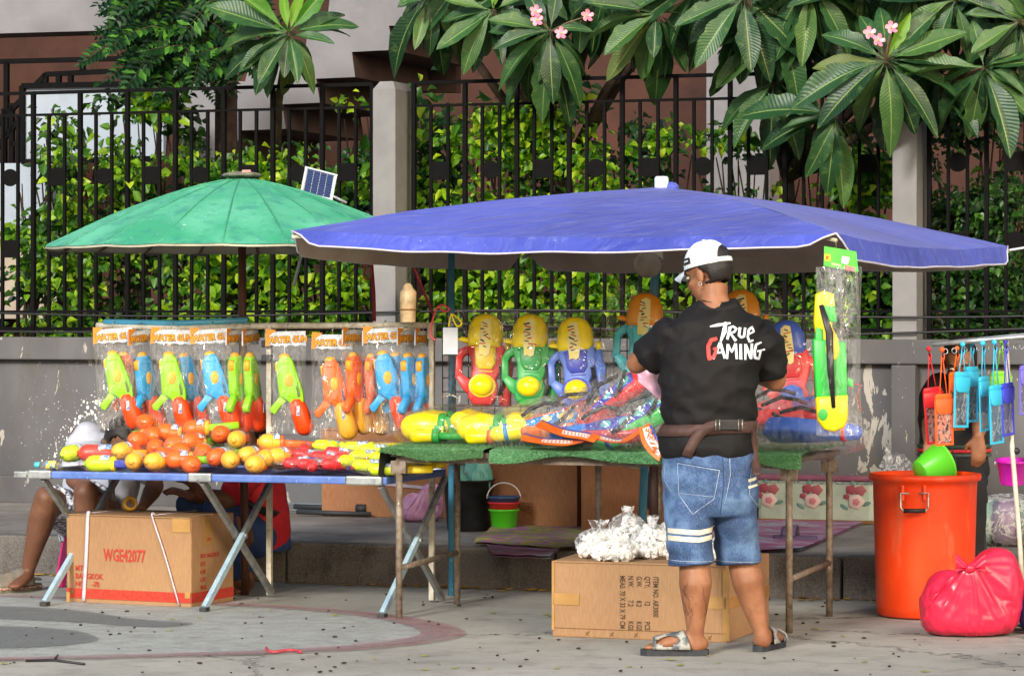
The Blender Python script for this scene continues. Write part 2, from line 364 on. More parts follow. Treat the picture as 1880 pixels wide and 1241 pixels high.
def wallmat():
    """grey painted wall with dried white chalk splashes"""
    m, nt, nd, lk, p = newmat('wall_paint'); tc = nd.new('ShaderNodeTexCoord'); sp = nd.new('ShaderNodeSeparateXYZ'); lk.new(tc.outputs['Object'], sp.inputs[0])
    n1 = noise(nt, 1.3, 6, .6, (1, 1, .6)); n3 = noise(nt, 6, 6, .7, (1, 1, .35)); n2 = noise(nt, 120, 2)
    c = ramp(nt, n1.outputs[0], [(.38, '#4b4b4e'), (.62, '#606063')]).outputs[0]
    c = mixc(nt, ramp(nt, n3.outputs[0], [(.5, 0), (.68, .65)]).outputs[0], c, '#55504c')
    def mth(op, *a):
        n = N(nt, 'ShaderNodeMath', operation=op)
        for i, x in enumerate(a):
            if isinstance(x, (int, float)): n.inputs[i].default_value = x
            else: lk.new(x, n.inputs[i])
        return n.outputs[0]
    def blob(a0, z0, ra, rz, skew=0):
        dx = mth('SUBTRACT', sp.outputs[0], a0); dz = mth('SUBTRACT', sp.outputs[2], z0)
        dx = mth('SUBTRACT', dx, mth('MULTIPLY', dz, skew))
        q = mth('ADD', mth('POWER', mth('DIVIDE', mth('ABSOLUTE', dx), ra), 2.0), mth('POWER', mth('DIVIDE', mth('ABSOLUTE', dz), rz), 2.0))
        return mth('SUBTRACT', 1.0, q)
    def spots(scale, th):
        v = N(nt, 'ShaderNodeTexVoronoi', in_Scale=scale); mp = N(nt, 'ShaderNodeMapping'); mp.inputs['Scale'].default_value = (1, .05, .75)
        lk.new(tc.outputs['Object'], mp.inputs[0]); lk.new(mp.outputs[0], v.inputs['Vector']); return v.outputs['Distance'], v.outputs['Color']
    A1 = AOF(150, B_WALL); z1 = ZOF(150, 770, B_WALL)
    msk = mth('MAXIMUM', mth('MULTIPLY', blob(A1, z1, .19, .5, .85), 1.05), mth('MAXIMUM', mth('MULTIPLY', blob(A1 - .25, z1 - .1, .5, .75), .42), mth('MULTIPLY', blob(AOF(540, B_WALL), .45, .5, .35), .4)))
    A2 = AOF(1640, B_WALL); msk = mth('MAXIMUM', msk, mth('MULTIPLY', blob(A2, .95, .55, .5), .33))
    msk = mth('MAXIMUM', msk, 0.0)
    for sc, k in ((34, .46), (70, .52), (19, .30)):
        d, cc = spots(sc, k); sx = nd.new('ShaderNodeSeparateColor'); lk.new(cc, sx.inputs[0])
        thr = mth('MULTIPLY', mth('MULTIPLY', msk, sx.outputs[0]), k)
        hit = mth('LESS_THAN', d, mth('SUBTRACT', thr, .06)); c = mixc(nt, mth('MULTIPLY', hit, .85), c, '#e8e8e4')
    nn = noise(nt, 5.5, 5, .62, (2.6, 1, .9), dist=.6); pm = mth('MULTIPLY', mth('MAXIMUM', blob(AOF(1612, B_WALL), .62, .17, .55, -.2), 0), 1)
    pt = mth('GREATER_THAN', mth('ADD', nn.outputs[0], mth('MULTIPLY', pm, .16)), .66); c = mixc(nt, mth('MULTIPLY', pt, .8), c, '#aaa69d')
    lk.new(c, p.inputs['Base Color']); p.inputs['Roughness'].default_value = .8; lk.new(bump(nt, n2.outputs[0], .15, .003), p.inputs['Normal']); return m
M_ROAD = asphalt(); M_PAVE = concrete('pavement', '#6a635b', '#86807a'); M_KERB = concrete('kerb', '#524b47', '#6f6863', '#332e2b'); M_WALL = wallmat()
M_PILLAR = mat('pillar_paint', '#7f7f80', '#707072', .75, 3, bp=.1, bscale=70, dirt='#7d7974', dscale=5, dlo=.62, dhi=.85)

# ground sheet, pavement slab, kerb stones
mb = MB(); mb.box((0, 40, -.1), (300, 300, .2)); struct(mb.obj('road', M_ROAD))
mb = MB(); mb.box((0, (B_KERB + .14 + B_WALL + .3) / 2, .098), (60, B_WALL + .3 - B_KERB - .14, .204)); struct(mb.obj('pavement', M_PAVE, rot=(0, 0, RZ)))
kr = bpy.data.objects.new('kerb', None); COL.objects.link(kr); kr.rotation_euler = (0, 0, RZ); struct(kr)
j0 = AOF(525, B_KERB); step = (AOF(1545, B_KERB) - j0) / 2; kme = None
for i in range(-4, 6):
    if kme is None:
        k = MB(); k.box((step / 2, .075, .103), (step - .012, .15, .214), e=.012); kme = k.mesh('kerb_stone', M_KERB)
    link('kerb_stone', kme, kr, (j0 + i * step, B_KERB + random.uniform(-.004, .004), random.uniform(-.003, .003)))

# worn paint on the road
def wornpaint(name, c, keep=.5):
    m, nt, nd, lk, p = newmat(name); n = noise(nt, 7, 7, .7); n2 = noise(nt, 130, 2, .6)
    a = N(nt, 'ShaderNodeMath', operation='MULTIPLY_ADD', i1=.35); lk.new(n2.outputs[0], a.inputs[0]); lk.new(n.outputs[0], a.inputs[2])
    r = ramp(nt, a.outputs[0], [(keep - .22, 0.04), (keep + .16, .62)])
    p.inputs['Base Color'].default_value = col(c); p.inputs['Roughness'].default_value = .85; lk.new(r.outputs[0], p.inputs['Alpha']); return m
M_REDP = wornpaint('red_paint', '#96686f', .64); M_PALE = wornpaint('pale_paint', '#b3bab9', .60); M_DARKP = wornpaint('dark_paint', '#6c7072', .52)
def smooth_pts(pts, n=8):
    out = []
    for i in range(len(pts) - 1):
        p0, p1, p2, p3 = [V(pts[max(0, min(len(pts) - 1, i + k))]) for k in (-1, 0, 1, 2)]
        for t in np.linspace(0, 1, n, endpoint=False):
            out.append(.5 * ((2 * p1) + (-p0 + p2) * t + (2 * p0 - 5 * p1 + 4 * p2 - p3) * t * t + (-p0 + 3 * p1 - 3 * p2 + p3) * t ** 3))
    out.append(V(pts[-1])); return out
loop = smooth_pts([(-60, 1094, 0), (120, 1099, 0), (440, 1112, 0), (620, 1124, 0), (740, 1139, 0), (808, 1158, 0), (798, 1172, 0), (700, 1186, 0), (560, 1196, 0), (300, 1205, 0), (0, 1212, 0), (-60, 1213, 0)], 6)
cl = [PG(p.x, p.y, 0) for p in loop]
mb = MB(); mb.poly([(p.x, p.y, .004) for p in cl]); struct(mb.obj('pale_road_paint', M_PALE))
mb = MB(); L = []
for i, p in enumerate(cl):
    d = (cl[min(i + 1, len(cl) - 1)] - cl[max(i - 1, 0)]).normalized(); n = V((-d.y, d.x, 0)); w = .05 + .05 * sin(i / len(cl) * pi) ** 2
    L += [p + n * w + V((0, 0, .008)), p - n * w + V((0, 0, .008))]
mb.add(L, [[2 * i, 2 * i + 1, 2 * i + 3, 2 * i + 2] for i in range(len(cl) - 1)]); struct(mb.obj('red_road_line', M_REDP))
for pts in ([(-60, 1150), (60, 1153), (140, 1160), (178, 1172), (170, 1180), (100, 1188), (0, 1192), (-60, 1192)], [(-60, 1112), (120, 1120), (250, 1138), (355, 1146), (280, 1153), (120, 1143), (-60, 1136)]):
    q = smooth_pts([(*p, 0) for p in pts], 5); mb = MB(); mb.poly([tuple(PG(p.x, p.y, 0) + V((0, 0, .008))) for p in q]); struct(mb.obj('dark_road_paint', M_DARKP))

# low wall: body, coping, plinth and pilasters
zc0, zc1 = 1.115, 1.258
wall = thing('boundary_wall', 'low grey painted street wall with coping, splashed with dried white chalk', 'wall', S(0, B_WALL), RZ)
mb = MB(); mb.box((-3, .17, .65), (30, .26, 1.0)); mb.obj('wall_body', M_WALL, wall)
mb = MB(); mb.box((-3, .13, (zc0 + zc1) / 2), (30, .32, zc1 - zc0), e=.01); mb.obj('coping', M_WALL, wall)
mb = MB(); mb.box((-3, .10, .285), (30, .22, .18), e=.012); mb.obj('plinth', M_WALL, wall)
pil = [(687, 728), (1640, 1684)]
for k, (x0, x1) in enumerate(pil):
    a0, a1 = AOF(x0, B_WALL), AOF(x1, B_WALL)
    if k == 1:
        mb = MB(); mb.box(((a0 + a1) / 2, .06, .66), (a1 - a0, .24, .90), e=.006); mb.obj('pilaster', M_WALL, wall)
    pr = thing('fence_pillar', ['square grey concrete fence pillar with chamfered top, left of the blue canopy peak', 'square grey concrete fence pillar partly hidden by big drooping leaves'][k], 'pillar', S((a0 + a1) / 2, B_WALL, zc1), RZ, 'concrete fence pillars')
    zt = ZOF(x0, 150, B_WALL) - zc1; mb = MB(); hw, hd = (a1 - a0) / 2, .15
    out = [[(-hw, -.02, z), (hw, -.02, z), (hw, 2 * hd, z), (-hw, 2 * hd, z)] for z in (0.0, zt - .05)]
    out.append([(-hw + .03, .02, zt), (hw - .03, .02, zt), (hw - .03, 2 * hd - .04, zt), (-hw + .03, 2 * hd - .04, zt)])
    mb.rings(out, 0, True, False); mb.obj('shaft', M_PILLAR, pr)

# ------------------------------------------------------------------ iron fence bays
B_F = B_WALL + .16
def fence_bay(px0, px1, label, phase):
    a0, a1 = AOF(px0, B_F), AOF(px1, B_F); r = thing('fence_bay', label, 'fence', S(a0, B_F, zc1), RZ, 'black iron fence bays')
    L = a1 - a0; z = lambda py: ZOF(300, py, B_F) - zc1
    zt, z2, zb, zb2 = z(165), z(206), z(572), z(604)
    for zz, h in ((zt, .022), (z2, .016), (zb, .016), (zb2, .022)):
        m = MB(); m.box((L / 2, 0, zz), (L - .004, .02, h)); m.obj('rail', BLACKIRON, r)
    thick = MB(); thick.box((0, 0, (zt + zb2) / 2 - .07), (.025, .032, zt - zb2 + .14)); tm = thick.mesh('post', BLACKIRON)
    thin = MB(); thin.box((0, 0, (z2 + zb2) / 2), (.018, .022, z2 - zb2)); nm = thin.mesh('bar', BLACKIRON)
    sq = MB(); sq.box((0, 0, 0), (.098, .012, .112), e=.002); sm_ = sq.mesh('square_plate', BLACKIRON)
    ci = MB(); ci.lathe([(0, -.006), (.056, -.006), (.056, .006), (0, .006)], 24, smooth=False); cm = ci.mesh('round_plate', BLACKIRON)
    sp = .335; n = int(L / sp) + 1; off = (L - (n - 1) * sp) if phase[0] == 'r' else 0
    for i in range(n + 1):
        x = off + i * sp
        if x <= L + .01: link('post', tm, r, (min(x, L), 0, 0))
        xs = [x + sp / 3, x + 2 * sp / 3]
        for q in xs:
            if q < L: link('bar', nm, r, (q, 0, 0))
        if xs[1] < L:
            k = (i + phase[1]) % 2
            for j, py in enumerate((322, 455)):
                c = (k + j) % 2; mid = (x + sp / 2, -.002, z(py))
                link('square_plate' if c else 'round_plate', sm_ if c else cm, r, mid, (0, 0, 0) if c else (R(90), 0, 0))
    return r
fence_bay(-160, 684, 'black iron fence bay behind the green parasol', ('r', 1))
fence_bay(760, 1638, 'long black iron fence bay behind the blue canopy', ('l', 1))
fence_bay(1706, 2150, 'black iron fence bay right of the leaf-covered pillar', ('l', 0))
# cables sagging along the fence foot
M_CABLE = mat('cable', '#121114', rough=.5)
for k, (y0, y1, sag, lab) in enumerate(((574, 577, 6, 'upper black cable strung along the foot of the fence'), (600, 607, 9, 'lower black cable strung along the foot of the fence'))):
    pts = [PB(-30 + 1950 * t, y0 + (y1 - y0) * t + sag * sin(t * 9 + k) , B_WALL - .05) for t in np.linspace(0, 1, 60)]
    mb = MB(); mb.tube(pts, .007, 6); tag(mb.obj('cable', M_CABLE), lab, 'cable', 'cables along the fence')

# ------------------------------------------------------------------ building behind
M_BROWN = mat('brown_wall', '#48281d', '#371c14', .85, 2.2, dirt='#2c1812', dscale=3); M_WHITE = mat('white_concrete', '#7a7a80', '#6a6a70', .8, 1.6, dirt='#8f8d8c', dscale=4, dlo=.6, dhi=.9)  # white concrete toned grey, its shade put into the base colour
M_SOFF = mat('soffit', '#3b2a26', '#2f221f', .9, 3); M_BOARD = mat('board', '#a7b1bd', '#98a3b0', .6, 2); M_BEIGE = mat('beige_wall', '#b3a592', '#9c8d7a', .85, 2)
bd = thing('stair_building', 'brown walled building with stepped white outside stair behind the fence', 'building', S(0, 20.4), RZ)
def bpx(px, py, b): p = PB(px, py, b); return p.dot(U), p.z
mb = MB(); mb.box((-3, 3.5, 3), (34, .3, 8)); mb.obj('wall', M_BROWN, bd)
mb = MB(); mb.box((-3, 2.0, 6.2), (34, 4.4, .3)); mb.obj('upper_floor', M_SOFF, bd)
def slab(name, pts, b0, depth, ms, par):
    out = [bpx(x, y, b0) for x, y in pts]; mb = MB(); y = b0 - 20.4
    n = len(out); vs_ = [(p[0], y, p[1]) for p in out] + [(p[0], y + depth, p[1]) for p in out]
    mb.add(vs_, [list(range(n))], 0); mb.add(vs_, [list(range(n, 2 * n))], 0)
    mb.add(vs_, [[i, (i + 1) % n, n + (i + 1) % n, n + i] for i in range(n)], 1); return mb.obj(name, ms, par)
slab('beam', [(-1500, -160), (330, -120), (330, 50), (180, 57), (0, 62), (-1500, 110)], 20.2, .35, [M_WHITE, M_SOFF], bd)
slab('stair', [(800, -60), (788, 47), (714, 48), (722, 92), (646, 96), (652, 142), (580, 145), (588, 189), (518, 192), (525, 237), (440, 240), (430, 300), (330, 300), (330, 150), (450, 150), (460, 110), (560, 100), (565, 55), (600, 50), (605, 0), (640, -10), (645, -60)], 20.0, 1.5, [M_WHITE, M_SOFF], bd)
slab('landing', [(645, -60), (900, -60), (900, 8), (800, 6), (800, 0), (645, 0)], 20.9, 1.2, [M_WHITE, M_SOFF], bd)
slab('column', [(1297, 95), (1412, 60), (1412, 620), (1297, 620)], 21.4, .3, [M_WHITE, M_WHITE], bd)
slab('window_recess', [(752, 122), (838, 122), (838, 170), (752, 170)], 21.7, .1, [M_SOFF, M_SOFF], bd)
slab('lower_wall', [(-1500, 424), (118, 424), (118, 585), (-1500, 585)], 19.6, .3, [M_BEIGE, M_BEIGE], bd)
slab('base_course', [(-300, 585), (560, 585), (560, 640), (-300, 640)], 19.9, .3, [M_BROWN, M_BROWN], bd)
slab('parapet', [(-1500, 300), (96, 300), (96, 426), (-1500, 426)], 19.75, .3, [M_BOARD, M_BOARD], bd)
slab('brown_panel', [(940, 120), (1297, 120), (1297, 640), (940, 640)], 21.9, .2, [M_BROWN, M_BROWN], bd)
bo = thing('notice_board', 'large white board in a black frame behind the fence, upper left', 'board', S(0, 19.3), RZ)
o = slab('panel', [(46, 160), (300, 155), (300, 286), (46, 292)], 19.3, .05, [M_BOARD, M_BOARD], bo); o.location = (0, 1.1 - 1.1, 0)
for ob in bo.children: ob.location = (0, 1.1, 0)
def rail_px(par, pts, b, w, m=BLACKIRON, name='bar', base=None):
    mb = MB()
    for i in range(len(pts) - 1):
        p, q = PB(*pts[i], b), PB(*pts[i + 1], b); p0 = V((p.dot(U), b - base, p.z)); q0 = V((q.dot(U), b - base, q.z)); mb.bar(p0, q0, w, w)
    return mb.obj(name, m, par)
rail_px(bo, [(300, 153), (41, 158), (41, 298), (300, 291)], 19.28, .035, name='frame', base=19.3)
sr = thing('stair_railing', 'black metal stair railing in front of the brown wall, upper left', 'railing', S(0, 19.9), RZ)
for pts in ([(-60, 115), (230, 108)], [(12, 115), (12, 250)], [(152, 111), (152, 131)], [(-20, 245), (85, 137), (230, 130)], [(-20, 290), (40, 215)], [(84, 136), (84, 158)], [(108, 136), (108, 158)], [(130, 134), (130, 156)], [(22, 190), (22, 330)], [(8, 200), (8, 330)], [(18, 264), (40, 264)]):
    rail_px(sr, pts, 19.9, .035, base=19.9)

# ------------------------------------------------------------------ hedge plants behind the fence
def leaf_mesh(name, P, D, Nn, size, width, m, fold=.12):
    n = len(P); D = D / np.linalg.norm(D, axis=1, keepdims=True); X = np.cross(D, Nn); X /= np.linalg.norm(X, axis=1, keepdims=True) + 1e-9; Z = np.cross(X, D)
    T = np.array([(0, 0, 0), (.55, .38, fold * 2), (0, .45, 0), (-.55, .38, fold * 2), (0, 1, -.12), (.38, .72, fold), (-.38, .72, fold)])
    w = (width * size)[:, None]; s = size[:, None]; vs_ = np.empty((n, 7, 3))
    for k, t in enumerate(T): vs_[:, k] = P + X * (t[0] * w) + D * (t[1] * s) + Z * (t[2] * s)
    F = np.array([(0, 1, 2), (0, 2, 3), (1, 5, 2), (5, 4, 2), (2, 4, 6), (2, 6, 3)]); fs = (np.arange(n)[:, None, None] * 7 + F[None]).reshape(-1, 3)
    me = bpy.data.meshes.new(name); me.vertices.add(n * 7); me.vertices.foreach_set('co', vs_.ravel())
    me.loops.add(fs.size); me.loops.foreach_set('vertex_index', fs.ravel()); me.polygons.add(len(fs)); me.polygons.foreach_set('loop_start', np.arange(0, fs.size, 3)); me.polygons.foreach_set('loop_total', np.full(len(fs), 3))
    me.polygons.foreach_set('use_smooth', np.ones(len(fs), bool)); me.materials.append(m); me.update(calc_edges=True); me.validate(); return me
LEAF_B = leafmat('bright_leaf', [(0, '#24501a'), (.3, '#4c861c'), (.7, '#84b41e'), (1, '#c0d832')], .4, .42)
LEAF_M = leafmat('mid_leaf', [(0, '#1f4a18'), (.45, '#4f8620'), (.85, '#8cb82a'), (1, '#b4d038')], .4, .38)
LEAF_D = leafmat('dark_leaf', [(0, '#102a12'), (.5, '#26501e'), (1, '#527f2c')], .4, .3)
BARK = mat('bark', '#4b3a2c', '#33261d', .9, 14, bp=.5, bscale=40, bdist=.01)
def hedge(px0, px1, tops, n, m, label, size=.062, b0=17.72, b1=18.25, holes=.42, leaves=13):
    xs = [t[0] for t in tops]; ys = [t[1] for t in tops]; C = []; bp = B_WALL + .6; seed = V((px0 * .37, 3.1, 0)); tries = 0
    n = int(n * .82)
    while len(C) < n and tries < n * 40:
        tries += 1; px = random.uniform(px0, px1); yt = np.interp(px, xs, ys); t = random.random() ** .9; py = yt + t * (632 - yt); b = random.uniform(b0, b1)
        q = PB(px, py, b); v = mnoise.noise(q * 2.9 + seed) * .6 + .5 + .3 * mnoise.noise(q * 7)
        if v < holes + .23 - .14 * t: continue
        C.append(q)
    P, D, Nn, Sz = [], [], [], []
    for c in C:
        k = random.randint(leaves - 5, leaves + 4); sz = random.uniform(.6, 1.55)
        for _ in range(k):
            o = V((random.gauss(0, .055), random.gauss(0, .05), random.gauss(0, .045))); P.append(c + o)
            d = V((o.x * 9 + random.gauss(0, .5), o.y * 5 - .35 + random.gauss(0, .4), -.45 + random.gauss(0, .45))); D.append(d)
            Nn.append(V((random.gauss(0, .4), -.6 + random.gauss(0, .35), .8 + random.gauss(0, .3)))); Sz.append(size * sz * random.uniform(.6, 1.2))
    base = PB((px0 + px1) / 2, 640, (b0 + b1) / 2); base.z = zc1 - .1
    r = thing('hedge_shrub', label, 'shrub', base, 0, 'shrubs behind the fence')
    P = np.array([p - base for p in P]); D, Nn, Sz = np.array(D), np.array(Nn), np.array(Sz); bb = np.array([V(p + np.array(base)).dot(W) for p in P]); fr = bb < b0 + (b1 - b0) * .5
    for msk, mm, k in ((fr, m, 1.0), (~fr, LEAF_D, 1.05)):  # rear leaves take the dark colour, painting shade into the gaps
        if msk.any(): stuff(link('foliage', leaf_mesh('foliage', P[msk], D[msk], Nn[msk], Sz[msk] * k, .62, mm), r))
    mb = MB()
    for _ in range(14):
        px = random.uniform(px0, px1); top = PB(px + random.uniform(-40, 40), np.interp(px, xs, ys) + 50, b1); bt = PB(px, 640, b1 - .1); mid = (top + bt) / 2 + V((random.uniform(-.1, .1), 0, 0))
        mb.tube([bt - base, mid - base, top - base], [.012, .009, .004], 6)
    mb.obj('stem', BARK, r); return r
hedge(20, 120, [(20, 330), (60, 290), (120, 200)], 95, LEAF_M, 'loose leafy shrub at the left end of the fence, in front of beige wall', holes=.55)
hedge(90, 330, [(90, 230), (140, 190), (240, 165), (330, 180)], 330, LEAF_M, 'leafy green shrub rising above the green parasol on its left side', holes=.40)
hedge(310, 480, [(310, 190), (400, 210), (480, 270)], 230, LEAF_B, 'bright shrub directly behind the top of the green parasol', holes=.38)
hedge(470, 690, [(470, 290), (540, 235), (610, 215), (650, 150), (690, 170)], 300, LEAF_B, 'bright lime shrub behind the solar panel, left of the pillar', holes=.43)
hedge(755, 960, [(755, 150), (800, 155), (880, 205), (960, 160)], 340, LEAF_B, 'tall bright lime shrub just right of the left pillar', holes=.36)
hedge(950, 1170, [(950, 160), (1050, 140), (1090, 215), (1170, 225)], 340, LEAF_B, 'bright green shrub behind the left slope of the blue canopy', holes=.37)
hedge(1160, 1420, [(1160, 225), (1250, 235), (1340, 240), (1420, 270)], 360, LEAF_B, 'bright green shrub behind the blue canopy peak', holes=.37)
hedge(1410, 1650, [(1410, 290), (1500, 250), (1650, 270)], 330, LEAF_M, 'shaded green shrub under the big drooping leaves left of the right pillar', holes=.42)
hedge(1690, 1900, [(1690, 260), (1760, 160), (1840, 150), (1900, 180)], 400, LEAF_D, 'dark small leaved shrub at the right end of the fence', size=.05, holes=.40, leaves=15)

# ------------------------------------------------------------------ feather-leaved tree, upper left
def frond_mesh(L=.3, n=9):
    mb = MB(); pts = [V((0, L * t, -.10 * L * t * t * 3)) for t in np.linspace(0, 1, 6)]; mb.tube(pts, [.004, .004, .003, .003, .002, .001], 4)
    for i in range(n):
        t = .12 + .85 * i / (n - 1); y = L * t; z = -.3 * L * t * t; w = .085 * sin(.5 + 2.3 * t) + .016
        for s in (-1, 1):
            b = V((0, y, z)); tip = V((s * w, y + w * .42, z - .012)); q1 = V((s * w * .45, y + w * .45, z + .008)); q2 = V((s * w * .6, y - .006, z + .004))
            mb.add([b, q2, tip, q1], [[0, 1, 2, 3]], 1)
    tipz = -.3 * L; mb.add([V((0, L, tipz)), V((.014, L + .03, tipz)), V((0, L + .06, tipz - .01)), V((-.014, L + .03, tipz))], [[0, 1, 2, 3]], 1)
    return mb.mesh('leaf', [BARK, LEAF_F])
LEAF_F = leafmat('feather_leaf', [(0, '#122e16'), (.7, '#224c22'), (1, '#5a9432')], .38, .3)
ft = thing('feather_leaf_tree', 'tree with drooping feather-like leaves hanging over the fence, upper left', 'tree', PB(410, 640, 18.5), 0)
b0 = ft.location.copy(); mb = MB(); mb.tube([V((0, 0, -.2)), V((.02, 0, 1)), PB(415, 60, 18.5) - b0, PB(400, -80, 18.5) - b0], [.09, .08, .07, .06], 12); mb.obj('trunk', BARK, ft)
ends = []
for i in range(9):
    e = PB(random.uniform(230, 470), random.uniform(-90, 60), random.uniform(17.8, 18.6)); s0 = PB(410, 90, 18.5)
    mb = MB(); mid = (s0 + e) / 2 + V((0, 0, .12)); mb.tube([s0 - b0, mid - b0, e - b0], [.03, .02, .008], 7); mb.obj('branch', BARK, ft); ends.append(e)
fm = [frond_mesh(.26, 8), frond_mesh(.32, 10), frond_mesh(.22, 7)]
def basis(pos, d, n):
    d = V(d).normalized(); x = d.cross(V(n)).normalized(); z = x.cross(d); M = Matrix((x, d, z)).transposed().to_4x4(); M.translation = pos; return M
def place(name, me, par, pos, d, n, s):
    o = link(name, me, par); o.matrix_basis = basis(V(pos) - par.location, d, n) @ Matrix.Diagonal((*(s if isinstance(s, tuple) else (s, s, s)), 1)); return o
for i in range(230):
    px = random.gauss(345, 62); py = random.uniform(-80, 115) if i < 205 else random.uniform(90, 150)
    if px < 205 + abs(py - 50) * .25 or px > 470: px = random.uniform(250, 450)
    if py > 110 and px < 290: py -= 60
    sgn = -1 if px < 350 else random.choice((-1, 1)); q = PB(px, py, random.uniform(17.5, 18.5))
    d = V((sgn * random.uniform(.3, 1), random.uniform(-.7, .1), random.uniform(-.9, .25))); place('leaf', random.choice(fm), ft, q, d, (random.gauss(0, .25), -.75, .8), random.uniform(.75, 1.15))

# ------------------------------------------------------------------ frangipani trees: big leaves in rosettes
LEAF_P = leafmat('frangipani_leaf', [(0, '#16341d'), (.35, '#214727'), (.8, '#325a2e'), (1, '#4c6c34')], .42, .2, uvveins=True)
LEAF_Y = leafmat('young_leaf', [(0, '#3f7a24'), (.5, '#5b9226'), (1, '#7aa82c')], .42, .35, uvveins=True)
LEAF_O = leafmat('ageing_leaf', [(0, '#4a6030'), (.5, '#5f6c34'), (1, '#6f6a34')], .5, .25, uvveins=True)
def big_leaf(droop, fold, twist=0, pet=.12):
    nu, nv = 7, 14; vs_, uv, fs = [], [], []
    for j in range(nv):
        t = j / (nv - 1); tt = max(0, (t - pet) / (1 - pet)); w = .006 + .142 * (sin(pi * tt ** 1.15) ** .75 if tt > 0 else 0) * (1 - .25 * tt)
        if j == nv - 1: w = .002
        for i in range(nu):
            u = i / (nu - 1) * 2 - 1; zz = -droop * t * t + fold * abs(u) * w * 2 + (.012 * sin(9 * t + 2 * u) + .014 * mnoise.noise(V((u * 2, t * 7, droop * 30)))) * abs(u); w *= 1 + .06 * mnoise.noise(V((t * 9, u, droop * 20)))
            vs_.append((u * w * cos(twist * t), t - .12 * droop * t * t, zz + u * w * sin(twist * t))); uv.append((i / (nu - 1), t))
    for j in range(nv - 1):
        for i in range(nu - 1): fs.append((j * nu + i, j * nu + i + 1, (j + 1) * nu + i + 1, (j + 1) * nu + i))
    out = []
    for mm in (LEAF_P, LEAF_Y, LEAF_O):
        me = bpy.data.meshes.new('leaf'); me.from_pydata(vs_, [], fs); ul = me.uv_layers.new(name='UVMap')
        for l in me.loops: ul.data[l.index].uv = uv[l.vertex_index]
        me.polygons.foreach_set('use_smooth', [True] * len(fs)); me.materials.append(mm); out.append(me)
    return out
BL = [big_leaf(.12, .25), big_leaf(.3, .18, .3), big_leaf(.45, .22, -.25), big_leaf(.05, .3, .15), big_leaf(.6, .12, .6), big_leaf(.2, .42, -.5)]
M_PETAL = mat('petal', '#f0a9b8', '#e2728f', .5, 30); M_EYE = mat('flower_eye', '#e8a33a', rough=.5)
def flower_mesh():
    mb = MB()
    for k in range(5):
        M = Matrix.Rotation(2 * pi * k / 5, 4, 'Z') @ Matrix.Rotation(R(18), 4, 'X')
        mb.add([(0, 0, 0), (.011, .014, .003), (.013, .028, .004), (.004, .037, .001), (-.008, .034, 0), (-.01, .016, -.002)], [[0, 1, 2, 3, 4, 5]], 0, True, M)
    mb.ell((0, 0, .003), (.006, .006, .005), 1, 8, 5); return mb.mesh('flower', [M_PETAL, M_EYE])
FL = flower_mesh()
def rosette(tree, px, py, b, leaves, young=0, flowers=()):
    leaves = list(leaves) + [(random.uniform(150, 390), random.uniform(105, 175), random.uniform(.1, .6)) for _ in range(7)]
    c = PB(px, py, b); s = F_PX / c.y
    for k, (ang, Lp, dep) in enumerate(leaves):
        d = V((cos(R(ang)), dep, sin(R(ang)))).normalized(); ln = Lp / s
        up = V((0, -.85, .75)) if sin(R(ang)) < .75 else V((0, -1, -.1))
        if abs(d.dot(up.normalized())) > .93: up = V((.3, -1, .2))
        me = random.choice(BL)[1 if k < young else (2 if random.random() < .02 else 0)]
        place('leaf', me, tree, c + d * .015 + V((0, random.uniform(-.03, .03), 0)), d, up + V((random.gauss(0, .15), 0, 0)), (ln * random.uniform(.95, 1.3), ln * random.uniform(.9, 1.1), ln * random.uniform(.6, 1.5)))
    for (fx, fy) in flowers:
        q = PB(fx, fy, b - .06); place('flower', FL, tree, q, (random.uniform(-.3, .3), .2, 1), (random.uniform(-.4, .4), -1, .3), 1.15)
        mb = MB(); mb.tube([c - tree.location, (c + q) / 2 - tree.location + V((0, .02, .01)), q - tree.location], [.006, .005, .003], 6); mb.obj('flower_stalk', BARK_G, tree)
    return c
BARK_G = mat('green_bark', '#7a5b4a', '#5a5a3a', .8, 20)
def rnd(n, lo=185, hi=355, L=(110, 150)):
    return [(lo + (hi - lo) * (i + random.uniform(-.3, .3)) / max(1, n - 1), random.uniform(*L), random.uniform(-.5, .35)) for i in range(n)]
def frangi(label, foot_px, tips, b=17.9):
    base = PB(foot_px, 640, b + .25); base.z = zc1 - .2; t = thing('frangipani_tree', label, 'tree', base, 0, 'frangipani trees')
    fork = PB(foot_px, 330, b + .2)
    mb = MB(); mb.tube([V((0, 0, -.2)), (fork - base) * .5 + V((.03, 0, 0)), fork - base], [.06, .05, .042], 10); mb.obj('trunk', BARK, t)
    for args in tips:
        c = rosette(t, *args); mid = (fork + c) / 2 + V((random.uniform(-.05, .05), .15, .05)); mb = MB(); mb.tube([fork - base, mid - base, c - base], [.034, .028, .016], 8); mb.obj('branch', BARK, t)
    return t
frangi('young frangipani with a light green leaf rosette right of the feather-leaved tree', 505, [
    (530, 62, 17.35, [(100, 75, -.1), (75, 80, 0), (140, 110, -.2), (50, 105, .1), (160, 150, .1), (20, 125, .2), (350, 85, -.5), (305, 110, -.3), (285, 90, -.55), (265, 85, -.7), (240, 120, -.4), (228, 130, -.2), (215, 115, .1), (190, 90, .3), (275, 150, .3), (320, 95, .4)], 4)], 18.0)
